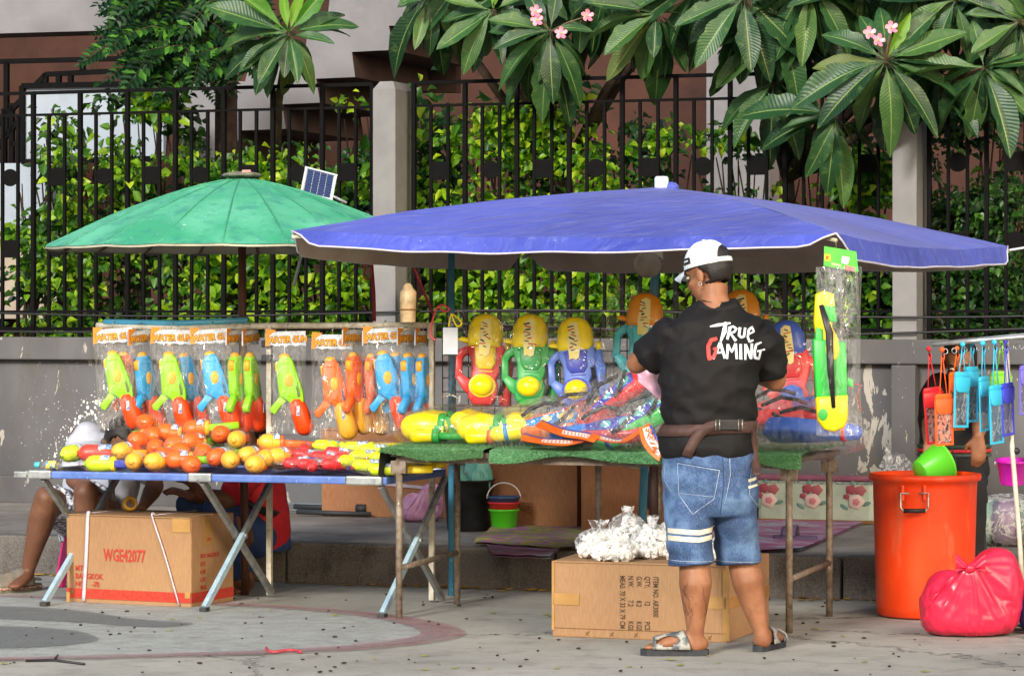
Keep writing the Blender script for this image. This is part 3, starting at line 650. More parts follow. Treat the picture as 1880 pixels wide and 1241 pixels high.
frangi('frangipani with pink flowers and long hanging leaves above the middle of the fence', 1030, [
    (1010, 58, 17.25, [(165, 120, -.2), (185, 105, -.3), (210, 120, -.2), (270, 120, -.35), (255, 100, .2), (300, 140, .1), (285, 170, .25), (15, 75, -.4), (330, 110, .2), (80, 90, .2), (120, 100, .1), (228, 140, .2)], 0, [(983, 22), (986, 38), (1078, 30), (1030, 62)]),
    (905, 20, 17.3, [(95, 80, 0), (75, 70, .1), (200, 110, 0), (215, 120, -.3), (235, 130, -.2), (250, 110, .1), (165, 90, 0), (280, 100, -.2), (185, 100, .3), (225, 90, .3), (305, 90, 0), (30, 80, 0)], 2),
    (790, -10, 17.45, [(200, 60, 0), (240, 90, 0), (255, 100, -.3), (275, 110, -.2), (290, 100, .1), (310, 120, -.2), (335, 90, .1)]),
    (1205, 25, 17.35, [(170, 130, -.2), (190, 140, .1), (215, 120, -.2), (265, 95, -.4), (250, 150, .1), (285, 160, .1), (300, 130, .2), (330, 110, -.1), (10, 90, .1), (275, 190, .3), (60, 60, 0)]),
    (960, -40, 17.5, rnd(9)), (860, -50, 17.45, rnd(9)), (1290, -30, 17.4, rnd(9, L=(130, 180))), (1060, -60, 17.6, rnd(8, L=(120, 170))),
    (1110, -15, 17.5, [(200, 100, 0), (225, 130, .1), (255, 120, -.1), (275, 160, .2), (300, 130, -.1), (330, 120, 0), (345, 100, .2)])])
frangi('large frangipani with a flowering rosette of dark leaves over the right pillar', 1445, [
    (1626, 112, 17.0, [(62, 95, -.3), (48, 60, -.2), (193, 175, -.2), (213, 155, -.35), (200, 90, .4), (165, 120, .15), (145, 130, .1), (115, 110, .15), (90, 120, .2), (45, 125, .1), (22, 150, -.1), (5, 160, -.15), (345, 170, -.2), (330, 100, .3), (310, 160, -.3), (297, 150, .1), (279, 165, -.45), (270, 175, .25), (245, 150, .35), (225, 130, .4)], 2, [(1596, 62), (1636, 52), (1612, 75)]),
    (1365, -5, 17.15, [(200, 130, -.2), (215, 140, .1), (230, 150, -.3), (255, 130, .2), (275, 150, -.3), (290, 160, 0), (305, 150, .2), (320, 170, -.2), (335, 140, .1), (350, 130, 0), (262, 190, .3)], 0),
    (1490, -25, 17.2, [(190, 110, 0), (220, 130, -.1), (240, 150, .1), (262, 140, -.2), (285, 140, .1), (305, 150, -.2), (325, 140, 0), (345, 150, -.1), (250, 180, .35)]),
    (1535, 215, 17.15, [(245, 120, -.2), (262, 150, -.1), (280, 110, .2), (225, 90, .3)], 0),
    (1755, 0, 17.2, [(195, 140, -.1), (215, 130, .1), (240, 110, -.1), (260, 120, .1), (285, 110, -.2), (310, 130, 0), (335, 120, .1), (350, 140, -.1), (20, 100, 0)]),
    (1805, 125, 17.1, [(275, 120, .2), (290, 165, -.3), (300, 150, -.1), (315, 140, .1), (262, 145, .1), (180, 80, .3), (330, 100, 0), (10, 110, -.1), (345, 130, .2), (40, 100, .1), (240, 100, .4), (100, 90, .2)]),
    (1430, 45, 17.35, rnd(9, L=(120, 170))), (1680, -45, 17.3, rnd(10, L=(130, 170))), (1580, -20, 17.35, rnd(9, L=(120, 160))), (1830, -40, 17.3, rnd(9, L=(120, 170))), (1720, 130, 17.3, rnd(7, 200, 340, (110, 150))), (1420, 150, 17.5, rnd(6, 215, 330, (110, 160))),
    (1870, 40, 17.2, [(190, 120, 0), (210, 110, -.2), (235, 120, 0), (260, 130, .1), (285, 120, -.1), (170, 100, 0)])])

# ================================================================== STALL STRUCTURES
M_BLUEP = mat('blue_paint', '#5a76bb', '#4563a8', .5, 12, dirt='#c3c9cf', dscale=38, dlo=.64, dhi=.7)
M_SILV = mat('silver_tube', '#a9adae', '#8d9293', .45, 20, metal=.6, dirt='#5c564e', dscale=30, dlo=.58)
M_PALEB = mat('pale_blue_tube', '#9db6c4', '#8aa5b8', .45, 16, dirt='#d8dcdc', dscale=35, dlo=.6)
M_RAIL = mat('old_rail', '#c9c2b2', '#a89f8c', .6, 16, dirt='#6f6454', dscale=30, dlo=.6); M_PIPE = mat('teal_pipe', '#4f9cb8', '#3f87a5', .4, 6)
M_DGREY = mat('dark_cap', '#2a2c2e', rough=.6); WHITEP = plastic('#e8e8e6', .4)

# ---- folding cot used as a display table
ct = thing('cot_table', 'long folding cot with blue frame and crossed metal legs, heaped with toys', 'table', S(0, 0), RZ)
a0, a1, b0_, b1_, zt = -6.97, -5.14, 13.1, 13.9, .655
def fr(b): 
    mb = MB()
    for (p, q, k) in ((a0, a0 + .13, 1), (a0 + .13, -6.12, 0), (-6.12, -6.0, 1), (-6.0, a1 - .18, 0), (a1 - .18, a1, 1)):
        mb.bar((p, b, zt - .02 + (.012 if k else 0) * 0), (q, b, zt - .02), .032 + .006 * k, .036 + .006 * k, k, .008)
    return mb
for b in (b0_, b1_): fr(b).obj('side_rail', [M_BLUEP, M_SILV], ct)
for a in (a0, a1): mb = MB(); mb.bar((a, b0_, zt - .02), (a, b1_, zt - .02), .036, .036, 0, .008); mb.obj('end_rail', [M_BLUEP if a == a1 else M_SILV], ct)
mb = MB(); mb.bar((a0 - .07, b0_, zt - .022), (a0, b0_, zt - .022), .03, .03, 0, .004); mb.obj('rail_stub', M_SILV, ct)
mb = MB(); mb.grid(lambda u, v: V((a0 + .02 + u * (a1 - a0 - .04), b0_ + .02 + v * (b1_ - b0_ - .04), zt - .012 - .02 * sin(pi * v))), 12, 6); mb.obj('cot_fabric', mat('navy_fabric', '#33407e', '#2a3468', .8, 20), ct)
for k, a in enumerate((-6.90, -6.06, -5.16)):
    da = .06
    mb = MB(); m_ = (b0_ + b1_) / 2
    mb.bar((a, b0_ + .02, zt - .04), (a + da * .3, b1_, .02), .022, .034, 0, .004); mb.obj('rear_leg', M_SILV, ct)
    mb = MB(); mb.bar((a + .04, b1_ - .02, zt - .04), (a + .04, m_, .34), .022, .034, 0, .004); mb.bar((a + .04, m_, .34), (a + .04 - .03, b0_ + .02, .02), .024, .034, 1, .004)
    lg = mb.obj('front_leg', [M_SILV, M_PALEB], ct)
    mb = MB(); mb.box((a + .01, b0_ + .02, .012), (.034, .05, .024), e=.004); mb.obj('rubber_foot', M_DGREY, lg)
    mb = MB(); mb.tube([(a - .015, m_, .335), (a + .06, m_, .335)], .014, 8); mb.obj('pivot_bolt', M_SILV, ct)
# ---- hanging rack behind it
B_R = 13.93
rk = thing('display_rack', 'metal hanging rail on thin posts carrying the bagged water guns', 'rack', S(0, B_R), RZ)
zr = ZOF(400, 598, B_R)
for px, ztop in ((205, ZOF(205, 775, B_R)), (488, zr), (786, zr)):
    a = AOF(px, B_R) + (.02 if px > 300 else 0); mb = MB(); mb.bar((a, 0, .01), (a, 0, ztop), .026, .026, 0, .003); ps = mb.obj('post', M_RAIL if px > 300 else M_SILV, rk)
    if px > 300: mb = MB(); mb.box((a, -.005, zr - .03), (.035, .034, .07), e=.004); mb.obj('bracket', M_RAIL, ps)
    if px == 488:
        for dz in (.09, .16): mb = MB(); mb.box((a - .005, -.016, zr - dz), (.05, .04, .035), e=.006); mb.obj('black_clamp', M_DGREY, ps)
mb = MB(); mb.tube([(AOF(178, B_R), 0, zr), (AOF(330, B_R), 0, zr - .012), (AOF(500, B_R), 0, zr), (AOF(798, B_R), 0, zr + .003)], .016, 10); mb.obj('top_rail', M_RAIL, rk)
mb = MB(); mb.tube([PB(192, 592, B_R), PB(330, 594, B_R), PB(455, 588, B_R)], .0165, 12); tag(mb.obj('blue_pipe', M_PIPE), 'blue plastic pipe tied on top of the left half of the rack rail', 'pipe')

# ---- turf covered table
gt = thing('turf_table', 'trestle table on rusty tube legs covered with green artificial turf', 'table', S(0, 0), RZ)
ga0, ga1, gb0, gb1, gz = -5.10, -3.17, 13.06, 13.94, .79
M_TURF = mat('turf', '#5f9468', '#477c50', .95, 60, bp=.8, bscale=260, bdist=.006, dirt='#6c9a62', dscale=30, dlo=.6)
mb = MB(); mb.box(((ga0 + ga1) / 2, (gb0 + gb1) / 2, gz - .03), (ga1 - ga0 - .02, gb1 - gb0 - .02, .022)); mb.obj('table_board', mat('board_wood', '#5f5446', '#4a4037', .8, 8), gt)
for b in (gb0 + .05, gb1 - .05): mb = MB(); mb.bar((ga0 + .03, b, gz - .055), (ga1 - .03, b, gz - .055), .025, .025); mb.obj('apron_rail', RUSTY, gt)
for a in (-5.06, -3.22):
    for b in (13.1, 13.88):
        mb = MB(); mb.tube([(a, b, 0.0), (a, b, gz - .05)], .016, 10); mb.obj('leg', RUSTY, gt)
        mb = MB(); mb.box((a, b, gz - .09), (.075, .03, .06), e=.004); mb.obj('leg_bracket', RUSTY, gt)
    mb = MB(); mb.tube([(a, 13.1, .235), (a, 13.88, .25)], .014, 8); mb.obj('rung', RUSTY, gt)
def turf(pa0, pa1, seed, hang=.038):
    def fn(u, v):
        a = pa0 + u * (pa1 - pa0); w = mnoise.noise(V((a * 3, seed, 0))) * .02
        if v < .25: t = v / .25; e = hang + w + .015 * sin(a * 9 + seed); return V((a, gb0 - .012 - .012 * (1 - t), gz - e * (1 - t)))
        t = (v - .25) / .75; return V((a, gb0 - .012 + t * (gb1 - gb0 + .02), gz + .004 + .004 * mnoise.noise(V((a * 5, t * 4, seed)))))
    m = MB(); m.grid(fn, 40, 14); o = m.obj('turf_sheet', M_TURF, gt)
    n = 9000; Pn = []; Nn = []
    for _ in range(n):
        v = random.random() ** 1.4; u = random.random(); p = fn(u, v); Pn.append(p); Nn.append((0, -1, .25) if v < .25 else (random.gauss(0, .4), -.25 + random.gauss(0, .4), 1))
    me = leaf_mesh('turf_blade', np.array(Pn), np.array(Nn) + rng.normal(0, .35, (n, 3)), np.tile((1.0, .2, .1), (n, 1)), rng.uniform(.010, .018, n), .14, BLADE, 0); stuff(link('turf_blade', me, o))
BLADE = leafmat('turf_blade', [(0, '#4a8552'), (.6, '#6fa872'), (1, '#a4c898')], .8, .15)
turf(ga0 - .03, -4.63, 1); turf(-4.60, ga1 + .02, 5, .042)
mb = MB(); mb.grid(lambda u, v: V((ga0 - .035 - .01 * v, gb0 - .01 + .5 * u, gz - .015 - v * (.11 + .05 * sin(5 * u)))), 10, 5); mb.obj('turf_flap', mat('turf_backing', '#1d241e', rough=.9), gt)
mb = MB(); mb.tube([(-4.72, gb0 - .02, gz - .07), (-4.72, gb0 - .03, gz - .10), (-4.712, gb0 - .03, gz - .115), (-4.70, gb0 - .03, gz - .105)], .003, 6); mb.obj('hook', M_DGREY, gt)
# ---- low trestle and wire grid behind, where the large guns stand
tr = thing('rear_trestle', 'rusty tube trestle standing on the pavement behind the turf table', 'trestle', S(0, 0), RZ)
for px in (1068, 1180): a = AOF(px, 14.62); mb = MB(); mb.tube([(a, 14.9, .2), (a, 14.9, .78)], .017, 10); mb.obj('leg', RUSTY, tr)
mb = MB(); mb.tube([(AOF(1072, 14.9), 14.9, .66), (AOF(1230, 14.9), 14.9, .60)], .008, 8); mb.obj('tie_rod', M_RAIL, tr)
mb = MB(); mb.box((AOF(1124, 14.9), 14.72, .785), (1.7, .45, .02)); mb.obj('shelf', M_DGREY, tr)
mb = MB(); a = AOF(1195, 14.7); mb.tube([(a, 14.75, .2), (a, 14.75, .78)], .024, 10); tag(mb.obj('dark_pipe', mat('maroon_pipe', '#3d2420', rough=.6), rot=(0, 0, RZ)), 'dark maroon pipe standing under the table beside the shorts', 'pipe')
B_G = 14.55
wg = thing('wire_grid', 'black wire grid rack standing behind the large backpack water guns', 'grid rack', S(0, B_G), RZ)
ga, gb_, z0, z1 = AOF(812, B_G), AOF(1560, B_G), .80, 1.36
for z in np.arange(z0, z1 + .01, .07): mb = MB(); mb.tube([(ga, 0, z), (gb_, 0, z)], .0028, 4); mb.obj('wire', M_CABLE, wg)
nx = int((gb_ - ga) / .07); wm = MB(); wm.tube([(0, .004, z0), (0, .004, z1)], .0028, 4); wme = wm.mesh('wire', M_CABLE)
for i in range(nx + 1): link('wire', wme, wg, (ga + i * .07, 0, 0))

# ---- blue square canopy
def canopymat():
    m, nt, nd, lk, p = newmat('blue_canopy'); n1 = noise(nt, 1.5, 5, .6); n2 = noise(nt, 9, 7, .72, (.7, 2.4, 2)); n3 = noise(nt, 55, 4, .7); n4 = noise(nt, 4.5, 3, .5, (1, 2.5, 1), dist=.8)
    c = ramp(nt, n1.outputs[0], [(.4, '#2c3a96'), (.6, '#3b4ab0')]).outputs[0]
    c = mixc(nt, ramp(nt, n2.outputs[0], [(.54, 0), (.72, .5)]).outputs[0], c, '#7480c8')
    c = mixc(nt, ramp(nt, n3.outputs[0], [(.67, 0), (.72, .6)]).outputs[0], c, '#b4bde4')
    lk.new(c, p.inputs['Base Color']); p.inputs['Roughness'].default_value = .62; p.inputs['Sheen Weight'].default_value = .1
    lk.new(bump(nt, n4.outputs[0], .6, .03, bump(nt, n2.outputs[0], .1, .01)), p.inputs['Normal']); return m
M_CANOPY = canopymat(); M_LINING = mat('canopy_lining', '#c6b8b0', '#b3a49a', .9, 5); M_PIPING = mat('white_piping', '#b9b8c4', rough=.8)
M_TPOLE = mat('teal_pole', '#4a8fb0', '#3d7d9c', .45, 8, dirt='#9db7bf', dscale=25, dlo=.62)
cR, cL, cF, cB = V((1.36, 12.8, 1.742)), V((-1.01, 13.98, 1.785)), V((2.43, 14.95, 1.735)), V((.057, 16.13, 1.73)); pk = V((.709, 14.46, 2.005))
cp = thing('blue_canopy', 'big blue square parasol canopy with white piping over the turf table', 'canopy', (pk.x, pk.y, 0), 0)
O = V((pk.x, pk.y, 0)); corners = [cL, cR, cF, cB]; cm = MB(); lin = MB(); hemlines = []
for k in range(4):
    A, B = corners[k], corners[(k + 1) % 4]; ed = (B - A); nrm = V((ed.y, -ed.x, 0)).normalized()
    def top(u, v, A=A, B=B, k=k):
        e = A.lerp(B, u); sag = (.025 if k == 0 else .035) * 4 * u * (1 - u) * (1 - v) ** 2; p = e.lerp(pk, v); 
        p.z += .03 * sin(pi * v) - sag + .007 * mnoise.noise(V((u * 7, v * 5, k * 3.3))) * (1 - v)
        return p - O
    def val(u, v, A=A, B=B, k=k, nrm=nrm):
        e = top(u, 0); m_ = min(u, 1 - u) / .055; m_ = 1 if m_ > 1 else m_ * m_ * (3 - 2 * m_)
        d = ((.062 if k == 0 else .09) + .010 * sin(u * 5 + k) + .006 * mnoise.noise(V((u * 9, k, 0)))) * m_
        return e + nrm * (.03 * v * m_ + .006 * sin(u * 13 + k) * v * m_) - V((0, 0, d * v))
    cm.grid(lambda u, v: top(u, v), 40, 14); cm.grid(lambda u, v: val(u, 1 - v), 40, 6)
    lin.grid(lambda u, v: top(u, v) * 1 - V((0, 0, .006)), 40, 14); lin.grid(lambda u, v: val(u, 1 - v) - nrm * .005, 40, 6)
    hemlines.append([val(u, 1.0) for u in np.linspace(0, 1, 50)])
cm.obj('cloth', M_CANOPY, cp, fix=False); lin.obj('lining', M_LINING, cp, fix=False)
for h in hemlines: mb = MB(); mb.tube(h, .0045, 6); mb.obj('piping', M_PIPING, cp)
mb = MB(); mb.tube([(-.09, .42, 0), (-.05, .22, 1.2), (0, 0, 1.99)], .02, 12); mb.obj('pole', M_TPOLE, cp)
for c in corners: mb = MB(); mb.tube([V((0, 0, 1.93)), (c - O) * .5 + V((0, 0, (1.93) * .5 - .012)), c - O - V((0, 0, .03))], .009, 6); mb.obj('rib', M_RAIL, cp)
mb = MB(); mb.lathe([(0, 2.055), (.028, 2.055), (.034, 2.045), (.034, 2.0), (.05, 1.985)], 14); mb.obj('top_cap', plastic('#cfd6e6'), cp)
mb = MB(); mb.ell((.045, 0, 2.0), (.04, .03, .03), 0, 10, 6); mb.obj('cloth_knot', M_CANOPY, cp)
mb = MB(); p = PB(829, 470, 14.3); mb.tube([V((p.x, p.y, .2 - .2)), V((p.x, p.y, p.z + .12))], .0165, 12); tag(mb.obj('teal_pole', M_TPOLE), 'upright teal pole under the left part of the blue canopy', 'pole')
p0 = cF - V((0, 0, .02)); mb = MB(); mb.tube([p0, p0 + V((.5, .25, .08))], .006, 6); tag(mb.obj('guy_rope', M_PIPING), 'pale guy rope tied to the far right corner of the blue canopy', 'rope')

# ---- green round parasol
def parasolmat():
    m, nt, nd, lk, p = newmat('green_parasol'); tc = nd.new('ShaderNodeTexCoord'); n1 = noise(nt, 2, 5); n2 = noise(nt, 26, 6, .75); n3 = noise(nt, 10, 5, .7)
    c = ramp(nt, n1.outputs[0], [(.4, '#389670'), (.6, '#5cb090')]).outputs[0]
    c = mixc(nt, ramp(nt, n3.outputs[0], [(.5, 0), (.64, .6)]).outputs[0], c, '#2f7a72'); c = mixc(nt, ramp(nt, n2.outputs[0], [(.62, 0), (.68, .75)]).outputs[0], c, '#a6d4bf')
    lk.new(c, p.inputs['Base Color']); p.inputs['Roughness'].default_value = .55; lk.new(bump(nt, n1.outputs[0], .3, .02), p.inputs['Normal']); return m
gp = thing('green_parasol', 'round faded green parasol on a brown pole over the cot table', 'parasol', (PX(443, 400, 15.25).x, 15.25, 0), 0)
NR, RAD, ZR, ZT = 20, .985, ZOF(443, 452, 15.25 * .9195), 0; ZR = PX(443, 455, 15.25).z; ZT = PX(443, 327, 15.25).z
def par(u, v, dz=0):
    t = 2 * pi * u; seg = (u * NR) % 1; sc = 1 - .010 * sin(pi * seg); r = RAD * v * sc
    z = ZR + (ZT - ZR) * (1 - v ** 1.42) - .016 * sin(pi * seg) * v * (1.25 - v) + .004 * mnoise.noise(V((cos(t) * 3, sin(t) * 3, v * 4)))
    return V((r * cos(t), r * sin(t), z + dz))
mb = MB(); mb.grid(lambda u, v: par(u, .02 + .98 * v), NR * 6, 16, wrap=True); mb.obj('cloth', parasolmat(), gp, fix=False)
mb = MB(); mb.grid(lambda u, v: par(u, .02 + .975 * v, -.008), NR * 6, 16, wrap=True); mb.grid(lambda u, v: par(u, .995, -.004 - .010 * v) , NR * 6, 3, wrap=True); mb.obj('lining', mat('pale_lining', '#b3b3a0', '#9a9a86', .8, 6), gp, fix=False)
M_BAMB = mat('brown_pole', '#5d3a2a', '#45291d', .6, 9, stretch=(6, 6, 1)); ribm = MB(); ribm.tube([par(0, v, -.016) for v in np.linspace(.03, .99, 8)], .006, 5); rme = ribm.mesh('rib', M_BAMB)
seam = MB(); seam.tube([par(0, v, .0015) for v in np.linspace(.03, .99, 12)], .0032, 5); sme = seam.mesh('seam', mat('green_seam', '#2f8466', '#4a9a7c', .6, 30))
for i in range(NR): link('rib', rme, gp, (0, 0, 0), (0, 0, 2 * pi * i / NR)); link('seam', sme, gp, (0, 0, 0), (0, 0, 2 * pi * i / NR))
mb = MB(); mb.tube([(.02, 0, 0), (.01, 0, 1), (0, 0, ZT + .01)], .020, 12); mb.obj('pole', M_BAMB, gp)
mb = MB(); mb.ell((0, 0, ZT + .015), (.095, .09, .016), 0, 20, 6, f=lambda d: 1 + .25 * sin(5 * atan2(d.y, d.x)) * .6); mb.obj('top_rag', mat('rag', '#77786a', '#5d5f54', .9, 20), gp)
mb = MB(); mb.box((.03, -.05, ZT + .028), (.045, .02, .02), e=.006); mb.obj('pink_tie', mat('pinkrag', '#c98a80', rough=.8), gp)
# ---- small solar panel on an arm
sp_ = thing('solar_panel', 'small tilted solar panel sticking up behind the green parasol', 'solar panel', PX(585, 338, 16.1), 0, rot=(R(-28), R(14), R(10)))
M_FRAME = mat('alu_frame', '#cdd5dc', '#b5bec6', .35, 20, metal=.4); M_CELL = mat('solar_cell', '#1a2a4e', '#22386a', .45, 10, spec=.3)
w_, h_ = .165, .155
for (x, z, sx, sz) in ((0, h_ / 2, w_ + .012, .009), (0, -h_ / 2, w_ + .012, .009), (-w_ / 2, 0, .009, h_ - .01), (w_ / 2, 0, .009, h_ - .01)): mb = MB(); mb.box((x, 0, z), (sx, .014, sz)); mb.obj('frame', M_FRAME, sp_)
mb = MB(); mb.box((0, .004, 0), (w_ - .008, .004, h_ - .008)); mb.obj('backing', mat('white_sheet', '#c3ccd6', rough=.5), sp_)
cmh = MB(); cmh.box((0, 0, 0), (.0325, .003, .0135)); cme = cmh.mesh('cell', M_CELL)
for i in range(4):
    for j in range(9): link('cell', cme, sp_, (-.054 + i * .036, -.002, -.064 + j * .016))
mb = MB(); mb.tube([(.05, .02, -.03), (.17, .05, -.04)], .008, 6); mb.obj('arm', M_FRAME, sp_)
mb = MB(); mb.tube([(0, .02, -.05), (-.02, .06, -.6)], .008, 6); mb.obj('stalk', M_FRAME, sp_)

# ================================================================== TOYS
ORANGE, REDO, YEL, AMB, LIME, SKY_, GREEN, RED, NAVY, NEON, PALEO = '#f9660e', '#f8480e', '#fee20a', '#f6b018', '#92dc18', '#2aa4e6', '#2aa546', '#d8232a', '#3a45b4', '#dcec0a', '#f8b632'
M_CARD = mat('card_print', '#b4c0cc', '#dfe3e6', .55, 18, .45, .55, dirt='#c86a72', dscale=34, dlo=.60, dhi=.66); M_CARDO = plastic('#e6902a', .5)
M_LETY = mat('letter_yellow', '#f8b020', '#f2981a', .5, 40); M_LETB = mat('letter_dark', '#3a1d12', rough=.6); M_BLACK = plastic('#17171a', .45); M_STK = mat('sticker', '#d9e0e6', '#4f7fb8', .5, 70, .45, .55)
M_STKY = mat('sticker_yellow', '#f1df7c', '#efe3a8', .5, 20); M_STKR = plastic('#c2432c', .5); M_TEAL = plastic('#4fc0c2'); M_ORC = mat('orange_card', '#e2631c', '#ea7a24', .5, 12); M_WCARD = mat('white_card', '#e3e0da', '#cfccd2', .6, 30)
def ellip(cx, cz, rx, rz, n=20): return [(cx + rx * cos(2 * pi * i / n), cz + rz * sin(2 * pi * i / n)) for i in range(n)]
def pillow(w, z0, z1, th, seed, nu=14, nv=18, wr=.006):
    mb = MB()
    for s in (-1, 1):
        def fn(u, v):
            t = th * (max(0, sin(pi * u)) ** .55) * (max(0, sin(pi * min(1, v * .92 + .04))) ** .6)
            q = V((u * 5, v * 6, seed + s)); x = (u - .5) * w * (1 - .08 * sin(pi * v) + .03 * mnoise.noise(V((v * 5, seed, 0))))
            return V((x + .004 * mnoise.noise(q), s * (t * .5 + .001) + wr * mnoise.noise(q * 1.7) * min(1, 6 * u * (1 - u)), z0 + (z1 - z0) * v + .004 * mnoise.noise(q + V((9, 0, 0)))))
        mb.grid(fn, nu, nv)
    return mb
def jag(w, h, seed):
    r = random.Random(seed); pts = [(-w / 2, 0), (w / 2, .004)]; 
    return pts + [(w / 2 + .003, -h)] + [(w / 2 - w * k / 8, -h + (.006 if k % 2 else 0)) for k in range(1, 8)] + [(-w / 2 - .002, -h)]
def pistol_pack(body, tank, cap, seed):
    r = thing('bagged_water_gun', 'x', 'water gun'); bm_, tm_, cm_ = plastic(body), plastic(tank), plastic(cap); w, h = .176, .068
    mb = MB(); mb.puff(jag(w, h, seed), -.0035, .0035, .0008, 0, smooth=False); hd = mb.obj('header_card', M_CARD, r)
    mb = MB(); mb.puff([(-w / 2 - .002, .012), (-w / 2 + .045, .008), (-w / 2 + .03, -.006), (-w / 2 + .012, -.02), (-w / 2 + .016, -.066), (-w / 2 - .004, -.066)], -.0045, -.0037, .0003, smooth=False); mb.obj('card_print', M_CARDO, hd)
    text('WATER GUN', .040, M_LETB, hd, (.006, -.0052, -.037), (R(90), R(-2), 0), bold=.0034, sx=.74, shear=.15); text('WATER GUN', .040, M_LETY, hd, (.006, -.0066, -.037), (R(90), R(-2), 0), bold=.0014, sx=.74, shear=.15)
    mb = MB(); mb.puff([(-.026, -.12), (.012, -.112), (.03, -.13), (.058, -.21), (.078, -.275), (.083, -.325), (.03, -.345), (.012, -.325), (-.008, -.31), (-.03, -.30), (-.034, -.26), (-.04, -.2), (-.044, -.155)], -.022, .022, .009); mb.obj('gun_body', bm_, r)
    mb = MB(); mb.puff([(-.028, -.30), (.002, -.322), (-.02, -.345), (-.048, -.385), (-.066, -.375), (-.072, -.355), (-.05, -.33)], -.016, .016, .006); mb.obj('grip', bm_, r)
    mb = MB(); mb.puff([(-.03, -.265), (-.022, -.262), (-.018, -.29), (-.028, -.296)], -.008, .008, .002); mb.obj('trigger', plastic('#3b5fa8'), r)
    mb = MB(); mb.tube([(.050, 0, -.335), (.058, 0, -.36), (.082, 0, -.44)], [.035, .040, .043], 16, dome=True); tk = mb.obj('tank', tm_, r)
    mb = MB(); mb.box((.057, -.040, -.365), (.014, .003, .045), e=.001); mb.obj('sticker', M_STK, tk)
    mb = MB(); mb.ell((-.006, 0, -.118), (.026, .02, .018), 0, 14, 8); mb.puff([(-.05, -.145), (-.032, -.135), (-.03, -.19), (-.046, -.185)], -.014, .014, .005); mb.obj('muzzle_cap', cm_, r)
    for s in (-1, 1): mb = MB(); mb.ell((.014, s * .021, -.225), (.019, .006, .031), 0, 16, 8); mb.obj('side_disc', cm_, r)
    mb = MB(); mb.puff([(.045, -.25), (.056, -.245), (.066, -.30), (.055, -.305)], -.0235, .0235, .002); mb.obj('side_slot', plastic('#5a6a2a' if body == LIME else '#224a6a'), r)
    for s in (-1, 1):
        mb = MB(); mb.tube([(-.028, s * .021, -.15), (.02, s * .022, -.145), (.045, s * .022, -.21), (.062, s * .022, -.28)], .003, 5); mb.obj('moulded_line', bm_, r)
        mb = MB(); mb.tube([(-.02, s * .021, -.29), (.02, s * .022, -.30), (.055, s * .022, -.315)], .003, 5); mb.obj('moulded_line', bm_, r)
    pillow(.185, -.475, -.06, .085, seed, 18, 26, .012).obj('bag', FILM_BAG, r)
    mb = MB(); mb.tube([(0, 0, -.01), (0, 0, .022), (.008, 0, .034), (.012, .02, .036), (.006, .035, .03)], .0018, 5); mb.obj('hook', METAL, r); return r
protos = {}
def hang(px, py, db, key, yaw, label):
    if key not in protos: protos[key] = o = pistol_pack(*key, seed=len(protos) * 3.7); o['label'] = label
    else: o = copy_tree(protos[key]); o['label'] = label
    o['group'] = 'bagged water guns hanging from the rack'; o.location = PB(px, py, B_R - .06 + db); o.rotation_euler = (R(random.uniform(-2, 2)), R(random.uniform(-3, 3)), R(yaw)); o.scale = (1.1, 1.1, 1.06); return o
kL, kB, kO, kR = (LIME, REDO, AMB), (SKY_, REDO, AMB), (ORANGE, PALEO, AMB), (ORANGE, REDO, PALEO)
hang(228, 606, .05, kR, 20, 'bagged all-orange water gun half hidden behind the leftmost lime one')
hang(207, 604, -.04, kL, 2, 'leftmost bagged lime green water gun hanging on the rack')
hang(262, 607, .02, kB, 48, 'bagged blue water gun turned edge-on, left of the second lime one')
hang(314, 606, -.03, kL, 4, 'bagged lime green water gun hanging between two blue ones')
hang(338, 608, .05, kB, 40, 'bagged blue water gun mostly hidden behind the second lime one')
hang(386, 605, -.02, kB, 0, 'bagged blue water gun facing front, left half of the rack')
hang(433, 607, 0, kL, 66, 'bagged lime water gun turned edge-on, left one of a pair')
hang(459, 607, .04, kL, 72, 'bagged lime water gun turned edge-on, right one of a pair by the post')
hang(525, 609, -.03, kL, 0, 'bagged lime green water gun hanging alone just right of the rack post')
hang(610, 615, -.02, kO, 4, 'bagged orange water gun with yellow tank facing front')
hang(650, 606, .0, kO, 58, 'bagged orange water gun with yellow tank turned edge-on, nearer one')
hang(682, 608, .05, kO, 66, 'bagged orange water gun turned edge-on, just left of the blue group')
hang(728, 606, .05, kB, 14, 'bagged blue water gun tucked behind the frontal blue one at right')
hang(704, 603, -.03, kB, 0, 'bagged blue water gun facing front, right half of the rack')
hang(750, 607, .0, kB, 58, 'bagged blue water gun turned edge-on near the right rack post')
hang(777, 608, .04, kB, 68, 'rightmost bagged blue water gun at the right rack post')

